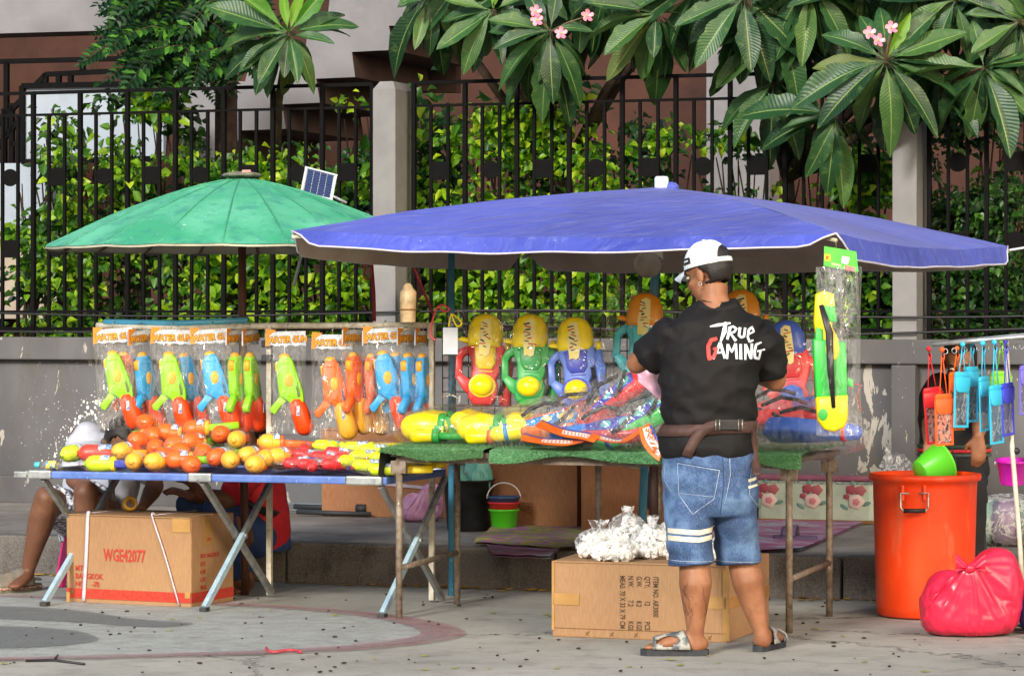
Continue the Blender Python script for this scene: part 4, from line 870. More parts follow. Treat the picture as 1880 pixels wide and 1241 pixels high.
# ---- heap of bagged guns on the cot
def bottle_gun(tank, body, cap, L=.11, r=.041, seed=0, small=False):
    """lies along +y: round tank end at the origin side facing the buyer"""
    o = thing('heaped_water_gun', 'x', 'water gun')
    mb = MB(); mb.tube([(0, 0, 0), (0, L * .5, 0), (0, L, 0)], [r, r * .97, r * .8], 16, dome=True); t = mb.obj('tank', plastic(tank), o)
    mb = MB(); mb.lathe([(0, 0), (r * .3, 0), (r * .34, .004), (0, .004)], 12, M=Matrix.Translation((0, -r * .985, 0)) @ Matrix.Rotation(R(90), 4, 'X')); mb.obj('filler_plug', plastic(tank, .5), t)
    mb = MB(); mb.tube([(0, L, 0), (0, L + .02, 0)], r * .88, 14); mb.obj('collar', plastic(cap), o)
    mb = MB(); mb.tube([(r * .985 * cos(t_), L * .35, r * .985 * sin(t_)) for t_ in np.linspace(0, 2 * pi, 20, endpoint=False)], .002, 5, closed=True); mb.obj('mould_seam', plastic(tank, .5), t)
    mb = MB(); mb.grid(lambda u, v: V((r * 1.01 * sin((u - .5) * 1.1 + .5), L * (.45 + .5 * v), r * 1.01 * cos((u - .5) * 1.1 + .5))), 8, 3); mb.obj('sticker', M_STK, t)
    mb = MB(); mb.puff([(-.028, .0), (.03, .0), (.026, .08), (.012, .15), (-.012, .15), (-.03, .07)], -.018, .018, .007, M=Matrix.Translation((0, L + .015, 0)) @ Matrix.Rotation(R(-90), 4, 'X')); mb.obj('gun_body', plastic(body), o)
    if small: return o
    mb = MB()
    def fb(d): return 1 + .10 * mnoise.noise(d * 2.2 + V((seed, 0, 0))) + .05 * mnoise.noise(d * 6 + V((seed, 3, 0)))
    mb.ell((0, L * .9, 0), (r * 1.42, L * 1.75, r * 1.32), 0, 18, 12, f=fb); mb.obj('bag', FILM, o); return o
def heap(key, px, py, b, yaw, pitch, label, grp, roll=0):
    if key not in protos: protos[key] = o = bottle_gun(*key[1:], seed=len(protos) * 5.1)
    else: o = copy_tree(protos[key])
    o['label'] = label; o['group'] = grp; o.location = PB(px, py, b); o.rotation_euler = (R(pitch), R(roll), RZ + R(yaw)); return o
ORD = ['first', 'second', 'third', 'fourth', 'fifth', 'sixth', 'seventh', 'eighth', 'ninth', 'tenth']
def heaprows(items, what, cuts):
    """name each by its row in the heap and its count from the left"""
    rows = {}
    for k, it in enumerate(items): rows.setdefault(sum(it[1] > c for c in cuts), []).append((it[0], k))
    out = {}
    for rw, lst in rows.items():
        for i, (_, k) in enumerate(sorted(lst)): out[k] = f"{ORD[i]} {what} from the left in the {['back', 'middle', 'front'][rw + (2 - len(cuts))]} row of the cot heap"
    return out
hO = ('h', ORANGE, LIME, AMB, .07, .0445); hY = ('h', PALEO, ORANGE, ORANGE, .06, .043); hR = ('h', RED, RED, NAVY, .10, .028); hN = ('h', NEON, YEL, NEON, .10, .030)
hL = ('h', '#c4dc1e', NAVY, YEL, .09, .042); hRR = ('h', '#e23a2a', AMB, YEL, .13, .044)
gO, gY, gR, gN = 'orange guns heaped on the cot', 'amber guns heaped on the cot', 'small red guns heaped on the cot', 'neon yellow guns heaped on the cot'
_it = ((352, 788, 13.66, -75, 5), (404, 797, 13.62, 10, -5), (302, 793, 13.66, -70, -8), (266, 776, 13.68, 8, -12), (285, 822, 13.52, 15, -6), (318, 816, 13.54, -40, 3), (347, 811, 13.58, -20, -4), (250, 808, 13.56, -15, -6), (372, 832, 13.42, 20, 2), (320, 844, 13.3, -70, 0), (396, 840, 13.32, -10, 4), (352, 853, 13.22, 30, 0), (300, 838, 13.42, 0, 0), (335, 830, 13.46, 60, 0), (520, 845, 13.42, 50, 0), (282, 800, 13.62, 50, 0))
_lb = heaprows(_it, 'orange bagged water gun', (802, 834))
for k_, (px, py, b, yaw, pit) in enumerate(_it):
    heap(hO, px, py, b, yaw, pit, _lb[k_], gO)
_it = ((433, 807, 13.56, 10, 0), (452, 836, 13.34, -15, 0), (424, 845, 13.26, 35, 3), (466, 852, 13.2, -5, 0), (490, 812, 13.5, -62, -4), (220, 829, 13.42, -10, 4), (245, 847, 13.26, 10, 0), (280, 847, 13.24, -20, 0), (505, 838, 13.32, -30, 0), (487, 842, 13.28, 20, 0))
_lb = heaprows(_it, 'amber ended water gun', (815, 840))
for k_, (px, py, b, yaw, pit) in enumerate(_it):
    heap(hY, px, py, b, yaw, pit, _lb[k_], gY)
heap(hL, 126, 833, 13.4, -25, 4, 'lime ended bagged water gun at the far left of the heap', None or 'odd guns at the left of the heap')
heap(hL, 172, 851, 13.26, -80, 0, 'lime bagged water gun lying sideways at the front left of the heap', 'odd guns at the left of the heap')
heap(hRR, 160, 832, 13.42, -72, 0, 'red bagged water gun lying sideways at the left of the heap', 'odd guns at the left of the heap')
_it = ((530, 850, 13.24, -60), (556, 852, 13.22, -50), (548, 834, 13.36, -70), (580, 838, 13.34, -55), (572, 856, 13.2, 10), (600, 852, 13.22, -40), (606, 830, 13.4, -75), (622, 842, 13.3, -60), (560, 826, 13.46, 20), (527, 832, 13.4, -30))
_lb = heaprows(_it, 'small red water gun', (840,))
for k_, (px, py, b, yaw) in enumerate(_it):
    heap(hR, px, py, b, yaw, random.uniform(-6, 6), _lb[k_], gR)
_it = ((586, 818, 13.5, -70), (640, 822, 13.44, -78), (672, 826, 13.42, -70), (632, 846, 13.28, -30), (660, 854, 13.2, -65), (690, 862, 13.14, -75), (652, 838, 13.34, -50), (690, 840, 13.32, -60), (612, 820, 13.5, 30))
_lb = heaprows(_it, 'neon yellow water gun', (830, 850))
for k_, (px, py, b, yaw) in enumerate(_it):
    heap(hN, px, py, b, yaw, random.uniform(-5, 5), _lb[k_], gN)
mb = MB(); a = PB(700, 868, 13.3); bq = PB(815, 850, 13.6); d = (bq - a)
tb = thing('striped_tube_toy', 'tube toy in orange, purple and yellow lying at the cot right end', 'toy', a, 0)
for k, c in enumerate((ORANGE, REDO, '#4a2a7a', '#4a2a7a', YEL, YEL)): mb = MB(); mb.tube([d * (k / 6 + .002), d * ((k + 1) / 6)], .019, 10); mb.obj('band', plastic(c), tb)
bt = thing('small_bottle', 'small clear bottle with light blue cap lying at the left end of the cot', 'bottle', PB(66, 853, 13.3), RZ)
mb = MB(); mb.tube([(.02, 0, 0), (.035, 0, 0), (.05, 0, 0), (.12, 0, 0)], [.012, .016, .021, .021], 14, dome=True); mb.obj('bottle_body', FILM_SOFT, bt)
mb = MB(); mb.tube([(-.005, 0, 0), (.02, 0, 0)], .014, 12); mb.obj('cap', plastic('#4fc3d8'), bt)
mb = MB(); mb.tube([(.06, 0, 0), (.115, 0, 0)], .0215, 14, caps=False); mb.obj('wrapper', mat('wrap', '#e8d23c', '#3f7fb8', .5, 45, .45, .55), bt)
# crinkled film thrown over the heap
def sheetfilm(name, pts, label, amp=.02, seed=0, nu=16, nv=10, m=None):
    """pts: four corners (world), wrinkled loose bag film"""
    A, B, C, D = pts; o0 = (A + B + C + D) / 4; mb = MB(); n = (B - A).cross(D - A).normalized()
    def fn(u, v):
        p = A.lerp(B, u).lerp(D.lerp(C, u), v); q = V((u * 4, v * 4, seed)); return p + n * amp * (mnoise.noise(q) + .5 * mnoise.noise(q * 2.7)) - o0
    mb.grid(fn, nu, nv); return tag(mb.obj(name, m or FILM, None, o0, fix=False), label, 'plastic bag')

# ---- backpack water guns standing behind the turf table
def backpack_gun(tank, body, ball, dark, seed=0, barrel=True):
    r = thing('backpack_water_gun', 'x', 'water gun'); T, Bm, Bl, Dk = plastic(tank, .3), plastic(body), plastic(ball, .3), plastic(dark)
    dome = [(-.068, .27), (.068, .27), (.074, .32), (.07, .375), (.052, .415), (.02, .435), (-.02, .435), (-.052, .415), (-.07, .375), (-.074, .32)]
    mb = MB(); mb.puff(dome, -.055, .05, .03); t = mb.obj('tank', T, r)
    mb = MB(); mb.tube([(-.06, 0, .30), (-.10, 0, .31), (-.105, 0, .30)], [.016, .013, .016], 8); mb.obj('tank_ear', T, t)
    mb = MB(); mb.puff([(-.018, .395), (.0, .41), (.021, .402), (.024, .36), (.026, .28), (.02, .235), (.006, .225), (-.006, .235), (-.02, .228), (-.024, .29), (-.022, .35)], -.0565, -.052, .001); mb.obj('label', M_STKY, t)
    rr = random.Random(int(seed * 7)); lb, lk2 = MB(), MB()
    for k in range(9):
        x, z = rr.uniform(-.014, .014), .385 - .014 * k; an = rr.uniform(-.9, .9); L_ = rr.uniform(.008, .017); (lb if k % 2 else lk2).bar((x - L_ * cos(an), -.0575, z - L_ * sin(an) * .6), (x + L_ * cos(an), -.0575, z + L_ * sin(an) * .6), .0012, rr.uniform(.004, .008))
    lb.obj('label_print', M_STKR, t); lk2.obj('label_print', M_BLACK, t)
    mb = MB(); mb.puff([(-.036, -.005), (.04, -.005), (.062, .03), (.066, .09), (.056, .12), (.072, .16), (.084, .21), (.082, .285), (.05, .292), (-.06, .288), (-.072, .255), (-.052, .2), (-.048, .12), (-.062, .085), (-.058, .03)], -.04, .045, .009); mb.obj('body', Bm, r)
    mb = MB(); mb.puff([(-.034, .19), (-.02, .165), (.036, .165), (.052, .195), (.048, .272), (-.042, .272)], -.05, -.035, .005); mb.obj('front_panel', Dk, r)
    for pts_ in ([(-.058, .286), (-.1, .262), (-.118, .225), (-.092, .205), (-.082, .23), (-.058, .24)], [(-.118, .232), (-.09, .215), (-.088, .13), (-.116, .115)], [(-.116, .128), (-.09, .142), (-.05, .112), (-.056, .04), (-.085, .07)]): mb = MB(); mb.puff(pts_, -.022, .022, .006); mb.obj('side_grip', Bm, r)
    mb = MB(); mb.puff(ellip(0, .085, .058, .058, 18), -.045, -.036, .003); mb.obj('ball_ring', Dk, r)
    mb = MB(); mb.puff([(.07, .27), (.10, .25), (.125, .19), (.118, .10), (.1, .02), (.075, .0), (.072, .06), (.09, .12), (.088, .2)], -.03, .03, .008); mb.obj('side_fin', Bm, r)
    mb = MB(); mb.ell((0, -.035, .085), (.05, .042, .05), 0, 20, 12); mb.obj('pump_ball', Bl, r)
    if barrel:
        mb = MB(); mb.tube([(.105, -.02, -.005), (.10, -.02, .12), (.098, -.02, .27)], [.02, .022, .015], 10); mb.puff([(.085, .06), (.135, .08), (.14, .10), (.09, .12)], -.03, -.008, .005); g = mb.obj('side_gun', Bm, r)
        mb = MB(); mb.tube([(.098, -.02, .27), (.098, -.02, .31)], .012, 8); mb.obj('nozzle', T, g)
        mb = MB(); mb.tube([(.072, -.045, .19), (.085, -.06, .1), (.075, -.06, .04)], .008, 6); mb.obj('hose', M_BLACK, r)
    for k in range(3): mb = MB(); mb.box((.012, -.041, .155 + .014 * k), (.062 - .01 * k, .006, .006), e=.002); mb.obj('moulded_rib', Dk, r)
    for (x, z) in ((-.045, .265), (.055, .265), (-.04, .02), (.048, .025)): mb = MB(); mb.lathe([(0, .003), (.006, .002), (.0065, 0)], 10, M=Matrix.Translation((x, -.0405, z)) @ Matrix.Rotation(R(90), 4, 'X')); mb.obj('screw_boss', plastic('#d8d4c8') if tank[1:3] == 'f2' else Bm, r)
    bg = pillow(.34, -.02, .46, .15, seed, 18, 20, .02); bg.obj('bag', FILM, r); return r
BZ = .765
def stand(proto, px, py_bot, b, label, rot=(0, 0, 0), copy=True):
    o = copy_tree(proto) if copy else proto; o['label'] = label; o['group'] = 'large backpack water guns'; p = PB(px, py_bot, b); o.location = p
    o.rotation_euler = (R(rot[0]), R(rot[1]), RZ + R(rot[2]) + R(12)); o.scale = (1.15, 1, 1.0); return o
stand(backpack_gun(YEL, '#d32a2c', YEL, '#e0bb10', 1), 884, 742, 13.8, 'red backpack water gun with yellow tank, leftmost of the standing row', (-8, 3, 4), False)
stand(backpack_gun(YEL, GREEN, YEL, '#1d9440', 2), 972, 744, 13.78, 'green backpack water gun with yellow tank in the standing row', (-8, 0, 0), False)
stand(backpack_gun(YEL, '#5a7ace', YEL, NAVY, 3), 1062, 750, 13.76, 'blue backpack water gun with yellow tank in the standing row', (-8, -4, -4), False)
stand(backpack_gun('#f29a12', '#3fb4c0', '#e8dfa0', '#4bc4cc', 4), 1172, 706, 13.84, 'teal backpack water gun with orange tank, raised higher left of the vendor', (-6, 5, 0), False)
stand(backpack_gun('#f29a12', '#e07a1a', YEL, ORANGE, 5), 1368, 702, 13.84, 'orange backpack water gun tank showing over the vendor right shoulder', (-6, -3, 0), False)
o = stand(backpack_gun('#3f62c8', '#e23a38', '#3c6ad0', '#c22428', 6, False), 1458, 760, 13.75, 'red backpack water gun with blue tank right of the vendor', (-6, -6, 0), False)
mb = MB(); mb.ell((.0, -.045, .005), (.055, .04, .045), 0, 18, 10); mb.obj('lower_ball', plastic('#3c6ad0', .3), o)

# ---- lying guns on the turf
def lying_gun(tank, body, accent, seed):
    r = thing('lying_water_gun', 'x', 'water gun')
    mb = MB(); mb.tube([(-.06, 0, .072), (0, 0, .075), (.07, 0, .072)], [(.062, .06), (.07, .066), (.06, .058)], 20, dome=True); t = mb.obj('tank', plastic(tank, .3), r)
    mb = MB(); mb.tube([(.07, 0, .072), (.10, 0, .072)], .066, 20); mb.obj('band', plastic(body), t)
    mb = MB(); mb.puff([(.09, .02), (.32, .03), (.33, .08), (.22, .10), (.10, .125)], -.035, .035, .012); mb.obj('gun_body', plastic(body), r)
    mb = MB(); mb.tube([(.17, -.01, .10), (.29, -.01, .085)], [.05, .03], 14, dome=True); mb.obj('rear_tank', plastic(tank, .3), r)
    mb = MB(); mb.puff([(.06, .05), (.11, .05), (.11, .085), (.06, .085)], -.085, -.06, .006); mb.tube([(.10, -.085, .04), (.10, -.09, .10)], .007, 6); mb.obj('valve', plastic(body), r)
    mb = MB(); mb.puff([(.098, .03), (.108, .03), (.108, .08), (.098, .08)], -.1, -.088, .003); mb.obj('yellow_clip', plastic(YEL), r)
    mb = MB(); mb.tube([(-.02, -.10, .034), (.06, -.10, .036)], [.033, .03], 14, dome=True); lt = mb.obj('small_tank', plastic(tank, .3), r)
    mb = MB(); mb.tube([(.06, -.10, .036), (.09, -.10, .036)], .034, 14); mb.obj('small_band', plastic(accent), lt)
    mb = MB(); mb.tube([(.09, -.10, .036), (.2, -.08, .03)], .018, 8); mb.obj('small_barrel', plastic(body), r)
    mb = MB()
    def fb(d): return 1 + .1 * mnoise.noise(d * 2.4 + V((seed, 0, 0))) + .05 * mnoise.noise(d * 7 + V((seed, 3, 0)))
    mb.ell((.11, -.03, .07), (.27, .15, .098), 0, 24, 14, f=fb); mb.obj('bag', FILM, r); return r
lg = lying_gun(YEL, GREEN, GREEN, 2.2)
def lay(o, px, py, b, yaw, label, z=gz + .012): o['label'] = label; o['group'] = 'guns lying on the turf'; p = PB(px, py, b); o.location = (p.x, p.y, z); o.rotation_euler = (0, 0, RZ + R(yaw)); return o
lay(lg, 782, 812, 13.4, 6, 'yellow tanked green water gun in a bag, leftmost on the turf')
lay(lying_gun(YEL, GREEN, '#e2641c', 7.7), 884, 812, 13.36, 4, 'yellow tanked water gun with orange band lying second on the turf')
lay(copy_tree(lg), 795, 790, 13.75, 14, 'yellow tanked green water gun lying at the back left of the turf')
lay(lying_gun('#e7cf1c', '#c22a2a', '#3a3a3a', 4.4), 960, 812, 13.55, -8, 'yellow tanked red water gun lying in the middle of the turf')
def blaster(body, panel, disc, seed, nz):
    """flat long toy lying along +x, panel facing up (+z) and to the buyer"""
    r = thing('bagged_blaster', 'x', 'water gun'); M = Matrix.Rotation(R(-62), 4, 'X')
    mb = MB(); mb.puff([(-.13, -.05), (.10, -.075), (.16, -.06), (.17, .02), (.13, .07), (.02, .075), (-.10, .05), (-.14, .02)], -.035, .035, .012, M=M); mb.obj('gun_body', plastic(body, .3), r)
    mb = MB(); mb.puff([(-.10, -.028), (.02, -.04), (.13, -.045), (.14, .03), (.06, .05), (-.06, .03), (-.11, .012)], -.042, -.03, .005, M=M); pn = mb.obj('panel', plastic(panel), r)
    for (x, z, q) in ((.085, .0, .036), (-.01, -.005, .024)):
        mb = MB(); mb.puff(ellip(x, z, q, q), -.047, -.040, .002, M=M); dk = mb.obj('disc', plastic(disc), pn)
        mb = MB(); mb.puff(ellip(x, z, q * 1.22, q * 1.22), -.0445, -.040, .001, M=M); mb.obj('disc_rim', plastic(panel, .3), dk)
    mb = MB(); mb.tube([M @ V((-.12, 0, 0)), M @ V((-.19, 0, -.005)), M @ V((-.25, 0, -.01))], [.045, .042, .036], 14, dome=True); tk = mb.obj('tank', plastic(nz, .3), r)
    mb = MB(); mb.tube([M @ V((-.195, 0, -.005)), M @ V((-.215, 0, -.006))], .0435, 14); mb.obj('tank_band', plastic(panel), tk)
    mb = MB(); mb.tube([M @ V(p) for p in ((.12, -.05, .06), (.10, -.06, .0), (.06, -.058, -.06), (.02, -.05, -.075))], .009, 8); mb.obj('strap', M_BLACK, r)
    mb = MB(); mb.tube([M @ V(p) for p in ((.08, -.05, .075), (-.02, -.07, .09), (-.09, -.055, .075), (-.13, -.04, .05))], .009, 8); mb.obj('sling', M_BLACK, r)
    mb = MB()
    def fb(d): return 1 + .1 * mnoise.noise(d * 2.4 + V((seed, 0, 0))) + .06 * mnoise.noise(d * 7 + V((seed, 3, 0)))
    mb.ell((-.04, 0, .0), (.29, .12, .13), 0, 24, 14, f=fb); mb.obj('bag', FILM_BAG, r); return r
def lie(o, px, py, b, rot, label): o['label'] = label; o['group'] = 'bagged blasters on the turf'; o.location = PB(px, py, b); o.rotation_euler = (R(rot[0]), R(rot[1]), RZ + R(rot[2])); return o
lie(blaster(RED, '#3a3fb6', '#4fb0a8', 3.1, RED), 1128, 735, 13.3, (0, -40, 10), 'red and blue bagged blaster propped up beside the vendor elbow')
lie(blaster('#3fb457', '#3a45b4', '#58c0b0', 5.1, '#3fc06a'), 1185, 768, 13.22, (0, -32, 12), 'green and blue bagged blaster lying against the vendor')
lie(blaster('#c8202c', '#3440a8', '#58b0c0', 8.1, '#3f7ad0'), 1120, 790, 13.2, (10, -6, 6), 'red blaster with blue nozzle lying flat at the front of the turf')
lie(blaster('#3a45c8', RED, '#f0d020', 6.6, '#3a45c8'), 1060, 762, 13.45, (0, -18, 14), 'blue and red bagged blaster lying behind the uppermost orange header')
lie(blaster('#f0701a', '#2a8ad0', '#f4e060', 1.6, YEL), 1010, 782, 13.3, (6, -8, 8), 'orange and blue bagged blaster lying behind the lower left orange header')
lie(blaster('#c82a34', '#3a45b4', '#58c0b0', 4.9, '#3c6ad0'), 1425, 757, 13.55, (0, 12, 165), 'red bagged blaster at the back of the right turf end')
lie(blaster(RED, '#3c6ad0', '#3c6ad0', 9.4, RED), 1440, 772, 13.3, (0, 8, 170), 'red and blue bagged blaster at the right end of the turf')
lie(blaster('#3c6ad0', RED, '#d02a2a', 2.4, '#3c6ad0'), 1470, 790, 13.18, (0, 0, 172), 'blue and red bagged blaster at the front right corner of the turf')
def header_strip(pts_top, pts_bot, label, letters=None, lm=None, white=(.35, .8)):
    """orange header card following two pixel/depth polylines"""
    A = smooth_pts([PB(*p) for p in pts_top], 6); B = smooth_pts([PB(*p) for p in pts_bot], 6); o0 = A[0].copy(); n = len(A)
    r = thing('bag_header', label, 'header card', o0, 0, 'orange bag headers'); mb = MB(); wb = MB(); f = V((0, -.003, .001))
    mb.add([p - o0 for p in A] + [p - o0 for p in B], [[i, i + 1, n + i + 1, n + i] for i in range(n - 1)]); mb.add([p - o0 + V((0, .004, -.002)) for p in A] + [p - o0 + V((0, .004, -.002)) for p in B], [[i, i + 1, n + i + 1, n + i] for i in range(n - 1)])
    mb.obj('card', M_ORC, r, fix=False)
    i0, i1 = int(n * white[0]), int(n * white[1]); k = i1 - i0
    wb.add([A[i].lerp(B[i], .22) - o0 + f for i in range(i0, i1)] + [A[i].lerp(B[i], .72) - o0 + f for i in range(i0, i1)], [[i, i + 1, k + i + 1, k + i] for i in range(k - 1)]); wp = wb.obj('white_print', M_WCARD, r, fix=False)
    sb = MB(); f2 = f * 1.8
    for j in range(i0, i1 - 1, 1):
        P = lambda u, v: (A[j].lerp(A[j + 1], u)).lerp(B[j].lerp(B[j + 1], u), v) - o0 + f2
        sb.add([P(.3, .3), P(.55, .3), P(.7, .66), P(.45, .66)], [[0, 1, 2, 3]])
    if not letters: sb.obj('print_stroke', M_ORC, wp, fix=False)
    tb_ = MB(); tb_.add([A[i] - o0 + f for i in range(i1)] + [A[i].lerp(B[i], .15) - o0 + f for i in range(i1)], [[i, i + 1, i1 + i + 1, i1 + i] for i in range(i1 - 1)]); tb_.obj('blue_edge', plastic('#3a4fb0'), r, fix=False)
    return r
header_strip([(995, 770, 13.12), (1035, 786, 13.08), (1075, 793, 13.06), (1103, 800, 13.05)], [(982, 781, 13.0), (1030, 800, 12.99), (1066, 806, 12.99), (1090, 812, 12.98)], 'orange header card hanging over the turf edge, uppermost')
header_strip([(962, 795, 13.1), (1000, 804, 13.06), (1040, 805, 13.05), (1075, 809, 13.04)], [(955, 808, 12.99), (990, 814, 12.98), (1035, 818, 12.98), (1068, 812, 12.98)], 'orange header card lying at the turf edge, lower left')
header_strip([(1100, 797, 13.06), (1135, 806, 13.04), (1160, 797, 13.05), (1190, 776, 13.06)], [(1098, 808, 12.98), (1130, 813, 12.97), (1156, 808, 12.97), (1196, 780, 13.0)], 'wavy orange header card below the red blaster', white=(.1, .5))
h4 = header_strip([(1196, 780, 12.97), (1203, 796, 12.95), (1214, 815, 12.94), (1216, 828, 12.94)], [(1172, 785, 12.93), (1180, 815, 12.92), (1197, 836, 12.92), (1210, 846, 12.92)], 'orange and white header card dangling beside the vendor hip', 'EZIM', white=(.1, .9))
for k, ch in enumerate('EZIM'):
    p = PB(1191 + k * 3.5, 790 + k * 11.5, 12.915) - h4.location; text(ch, .034, M_ORC, h4, p, (R(90), R(-75 - k * 3), R(-12)), bold=.0012)

# ---- long yellow and green gun hanging in a bag from the canopy corner
hg = thing('hanging_bag_gun', 'long bagged yellow and green water gun hanging from the canopy front corner', 'water gun', PX(1535, 455, 12.84), 0)
sc = 12.84 / F_PX; q = lambda x, y: ((x - 1535) * sc, -(y - 455) * sc)
def pf(pts, y0, y1, e, m, name, par=None): mb = MB(); mb.puff([q(*p) for p in pts], y0, y1, e); return mb.obj(name, plastic(m), par or hg)
pf([(1497, 728), (1555, 724), (1556, 768), (1549, 784), (1530, 793), (1512, 788), (1501, 772)], -.045, .045, .02, YEL, 'tank')
pf([(1492, 622), (1552, 628), (1555, 728), (1496, 730)], -.035, .035, .012, '#31b845', 'gun_body')
pf([(1497, 540), (1512, 534), (1530, 540), (1532, 560), (1527, 600), (1540, 625), (1498, 625), (1494, 590)], -.028, .028, .01, YEL, 'upper_body')
pf([(1507, 560), (1532, 562), (1536, 592), (1510, 590)], -.034, .034, .008, '#31b845', 'green_block'); pf([(1497, 600), (1510, 605), (1512, 660), (1494, 660)], -.034, .034, .008, '#31b845', 'green_side')
pf(ellip(1527, 640, 13, 22, 16), -.042, .042, .008, YEL, 'disc'); pf(ellip(1509, 760, 9, 11, 16), -.05, -.044, .002, '#2da03c', 'badge')
pf([(1556, 692), (1566, 698), (1566, 712), (1553, 706)], -.015, .015, .004, '#31b845', 'trigger')
mb = MB(); mb.tube([V((q(1505, 560)[0], -.05, q(0, 560)[1])), V((q(1520, 610)[0], -.06, q(0, 610)[1])), V((q(1522, 680)[0], -.062, q(0, 680)[1])), V((q(1528, 748)[0], -.055, q(0, 748)[1]))], [(.010, .004), (.016, .004), (.014, .004), (.008, .003)], 8); mb.obj('strap', M_BLACK, hg)
mb = MB(); mb.puff([q(1513, 452), (q(1572, 462)), q(1576, 500), q(1512, 488)], -.004, .004, .001, smooth=False); hd = mb.obj('header_card', mat('green_card', '#3cba3a', '#55c840', .5, 14), hg)
for pts, c in (([(1514, 466), (1525, 468), (1524, 480), (1513, 478)], '#e8d81c'), ([(1546, 470), (1560, 473), (1556, 486), (1544, 483)], '#e6e0dc'), ([(1551, 487), (1570, 491), (1568, 499), (1550, 495)], '#d86a6a'), ([(1526, 482), (1545, 486), (1544, 490), (1526, 487)], '#a8e08a')):
    mb = MB(); mb.puff([q(*p) for p in pts], -.0055, -.0042, .0003, smooth=False); mb.obj('card_print', plastic(c), hd)
mb = MB(); mb.puff([q(1516, 470), q(1523, 471), q(1522, 473), q(1518, 473), q(1523, 477), q(1516, 476)], -.0065, -.0056, .0002, smooth=False); mb.obj('red_mark', plastic('#c8302a'), hd)
for k, (x0, x1) in enumerate(((1508, 1540), (1530, 1572))): mb = MB(); bg = pillow((x1 - x0 + 20) * sc, q(0, 800)[1], q(0, 490)[1], .13, 11 + k, 12, 22, .014); bg.obj('bag', FILM_BAG, hg, ((x0 + x1) / 2 * sc - 1535 * sc, 0, 0))
mb = MB(); mb.tube([V((0, 0, 0)), V((0, .01, .05))], .002, 5); mb.obj('hook', METAL, hg)
# loose bag film around the standing row
for k, (x0, y0, x1, y1, b, lab) in enumerate(((835, 560, 925, 660, 14.2, 'crinkled clear bag film behind the red backpack gun'), (925, 565, 1010, 660, 14.2, 'crinkled clear bag film behind the green backpack gun'), (1015, 560, 1135, 680, 14.2, 'crinkled clear bag film behind the blue backpack gun'), (1380, 560, 1440, 700, 14.1, 'crinkled clear bag film at the vendor right shoulder'), (1470, 585, 1500, 740, 13.9, 'crinkled clear bag film between the red gun and the hanging gun'))):
    sheetfilm('loose_film', [PB(x0, y1, b), PB(x1, y1, b), PB(x1 - 4, y0, b + .08), PB(x0 + 6, y0, b + .08)], lab, .05, k * 3.3)
sheetfilm('loose_film', [PB(700, 802, 13.1), PB(790, 800, 13.12), PB(1000, 735, 13.8), PB(740, 730, 13.8)], 'clear bag film draped over the yellow guns on the turf', .03, 21)
sheetfilm('loose_film', [PB(1000, 790, 13.1), PB(1150, 796, 13.1), PB(1180, 720, 13.5), PB(1070, 735, 13.5)], 'clear bag film fanned out over the red blaster', .03, 27)
sheetfilm('loose_film', [PB(1395, 812, 13.1), PB(1520, 810, 13.05), PB(1510, 740, 13.5), PB(1395, 735, 13.5)], 'clear bag film over the red and blue toys at the right end', .04, 33)

# ================================================================== PEOPLE
def skinmat(name, a, b): return mat(name, a, b, .5, 9, .4, .6, bp=.3, bscale=120, bdist=.002, spec=.35, trans=.12, dirt=b, dscale=28, dlo=.52, dhi=.7)
SKIN = skinmat('skin_tan', '#96684c', '#83553b'); SKIN2 = skinmat('skin_brown', '#7c5540', '#6a4633'); HAIR = mat('hair', '#120d0c', '#1d1512', .55, 60, bp=.6, bscale=180, bdist=.004)
EYEW = mat('eye_white', '#d8d2c8', rough=.3); EYED = mat('eye_dark', '#160e0a', rough=.2); LIP = mat('lip', '#7d3f34', rough=.5); NAIL = mat('nail', '#c49a86', rough=.35)
def head_geo(mb, M):
    mb.ell(M @ V((0, -.012, .035)), (.074, .094, .086), 0, 24, 16, M.to_3x3()); mb.ell(M @ V((0, .032, -.04)), (.058, .062, .078), 0, 20, 14, M.to_3x3())
    mb.ell(M @ V((0, .068, -.098)), (.026, .022, .02), 0, 12, 8, M.to_3x3()); mb.ell(M @ V((0, .07, .03)), (.052, .022, .013), 0, 12, 8, M.to_3x3())
    for s in (-1, 1):
        mb.ell(M @ V((s * .04, .058, -.025)), (.022, .024, .022), 0, 10, 8, M.to_3x3()); mb.ell(M @ V((s * .079, -.008, -.012)), (.009, .02, .033), 0, 10, 8, M.to_3x3()); mb.ell(M @ V((s * .079, -.004, -.036)), (.008, .011, .012), 0, 8, 6, M.to_3x3())
    mb.tube([M @ V((0, .085, .022)), M @ V((0, .104, -.008)), M @ V((0, .108, -.022))], [.008, .011, .013], 8, dome=True); mb.ell(M @ V((0, .088, -.052)), (.022, .012, .011), 0, 10, 8, M.to_3x3())
def face_parts(r, M):
    for s in (-1, 1):
        mb = MB(); mb.ell(M @ V((s * .031, .083, .010)), (.013, .008, .007), 0, 10, 6, M.to_3x3()); e = mb.obj('eye', EYEW, r)
        mb = MB(); mb.ell(M @ V((s * .031, .0895, .009)), (.005, .003, .005), 0, 8, 5, M.to_3x3()); mb.obj('pupil', EYED, e)
        mb = MB(); mb.tube([M @ V((s * .016, .094, .030)), M @ V((s * .034, .092, .036)), M @ V((s * .05, .08, .031))], [.003, .004, .002], 6); mb.obj('eyebrow', HAIR, r)
    mb = MB(); mb.ell(M @ V((0, .097, -.052)), (.02, .006, .007), 0, 10, 6, M.to_3x3()); mb.obj('mouth', LIP, r)
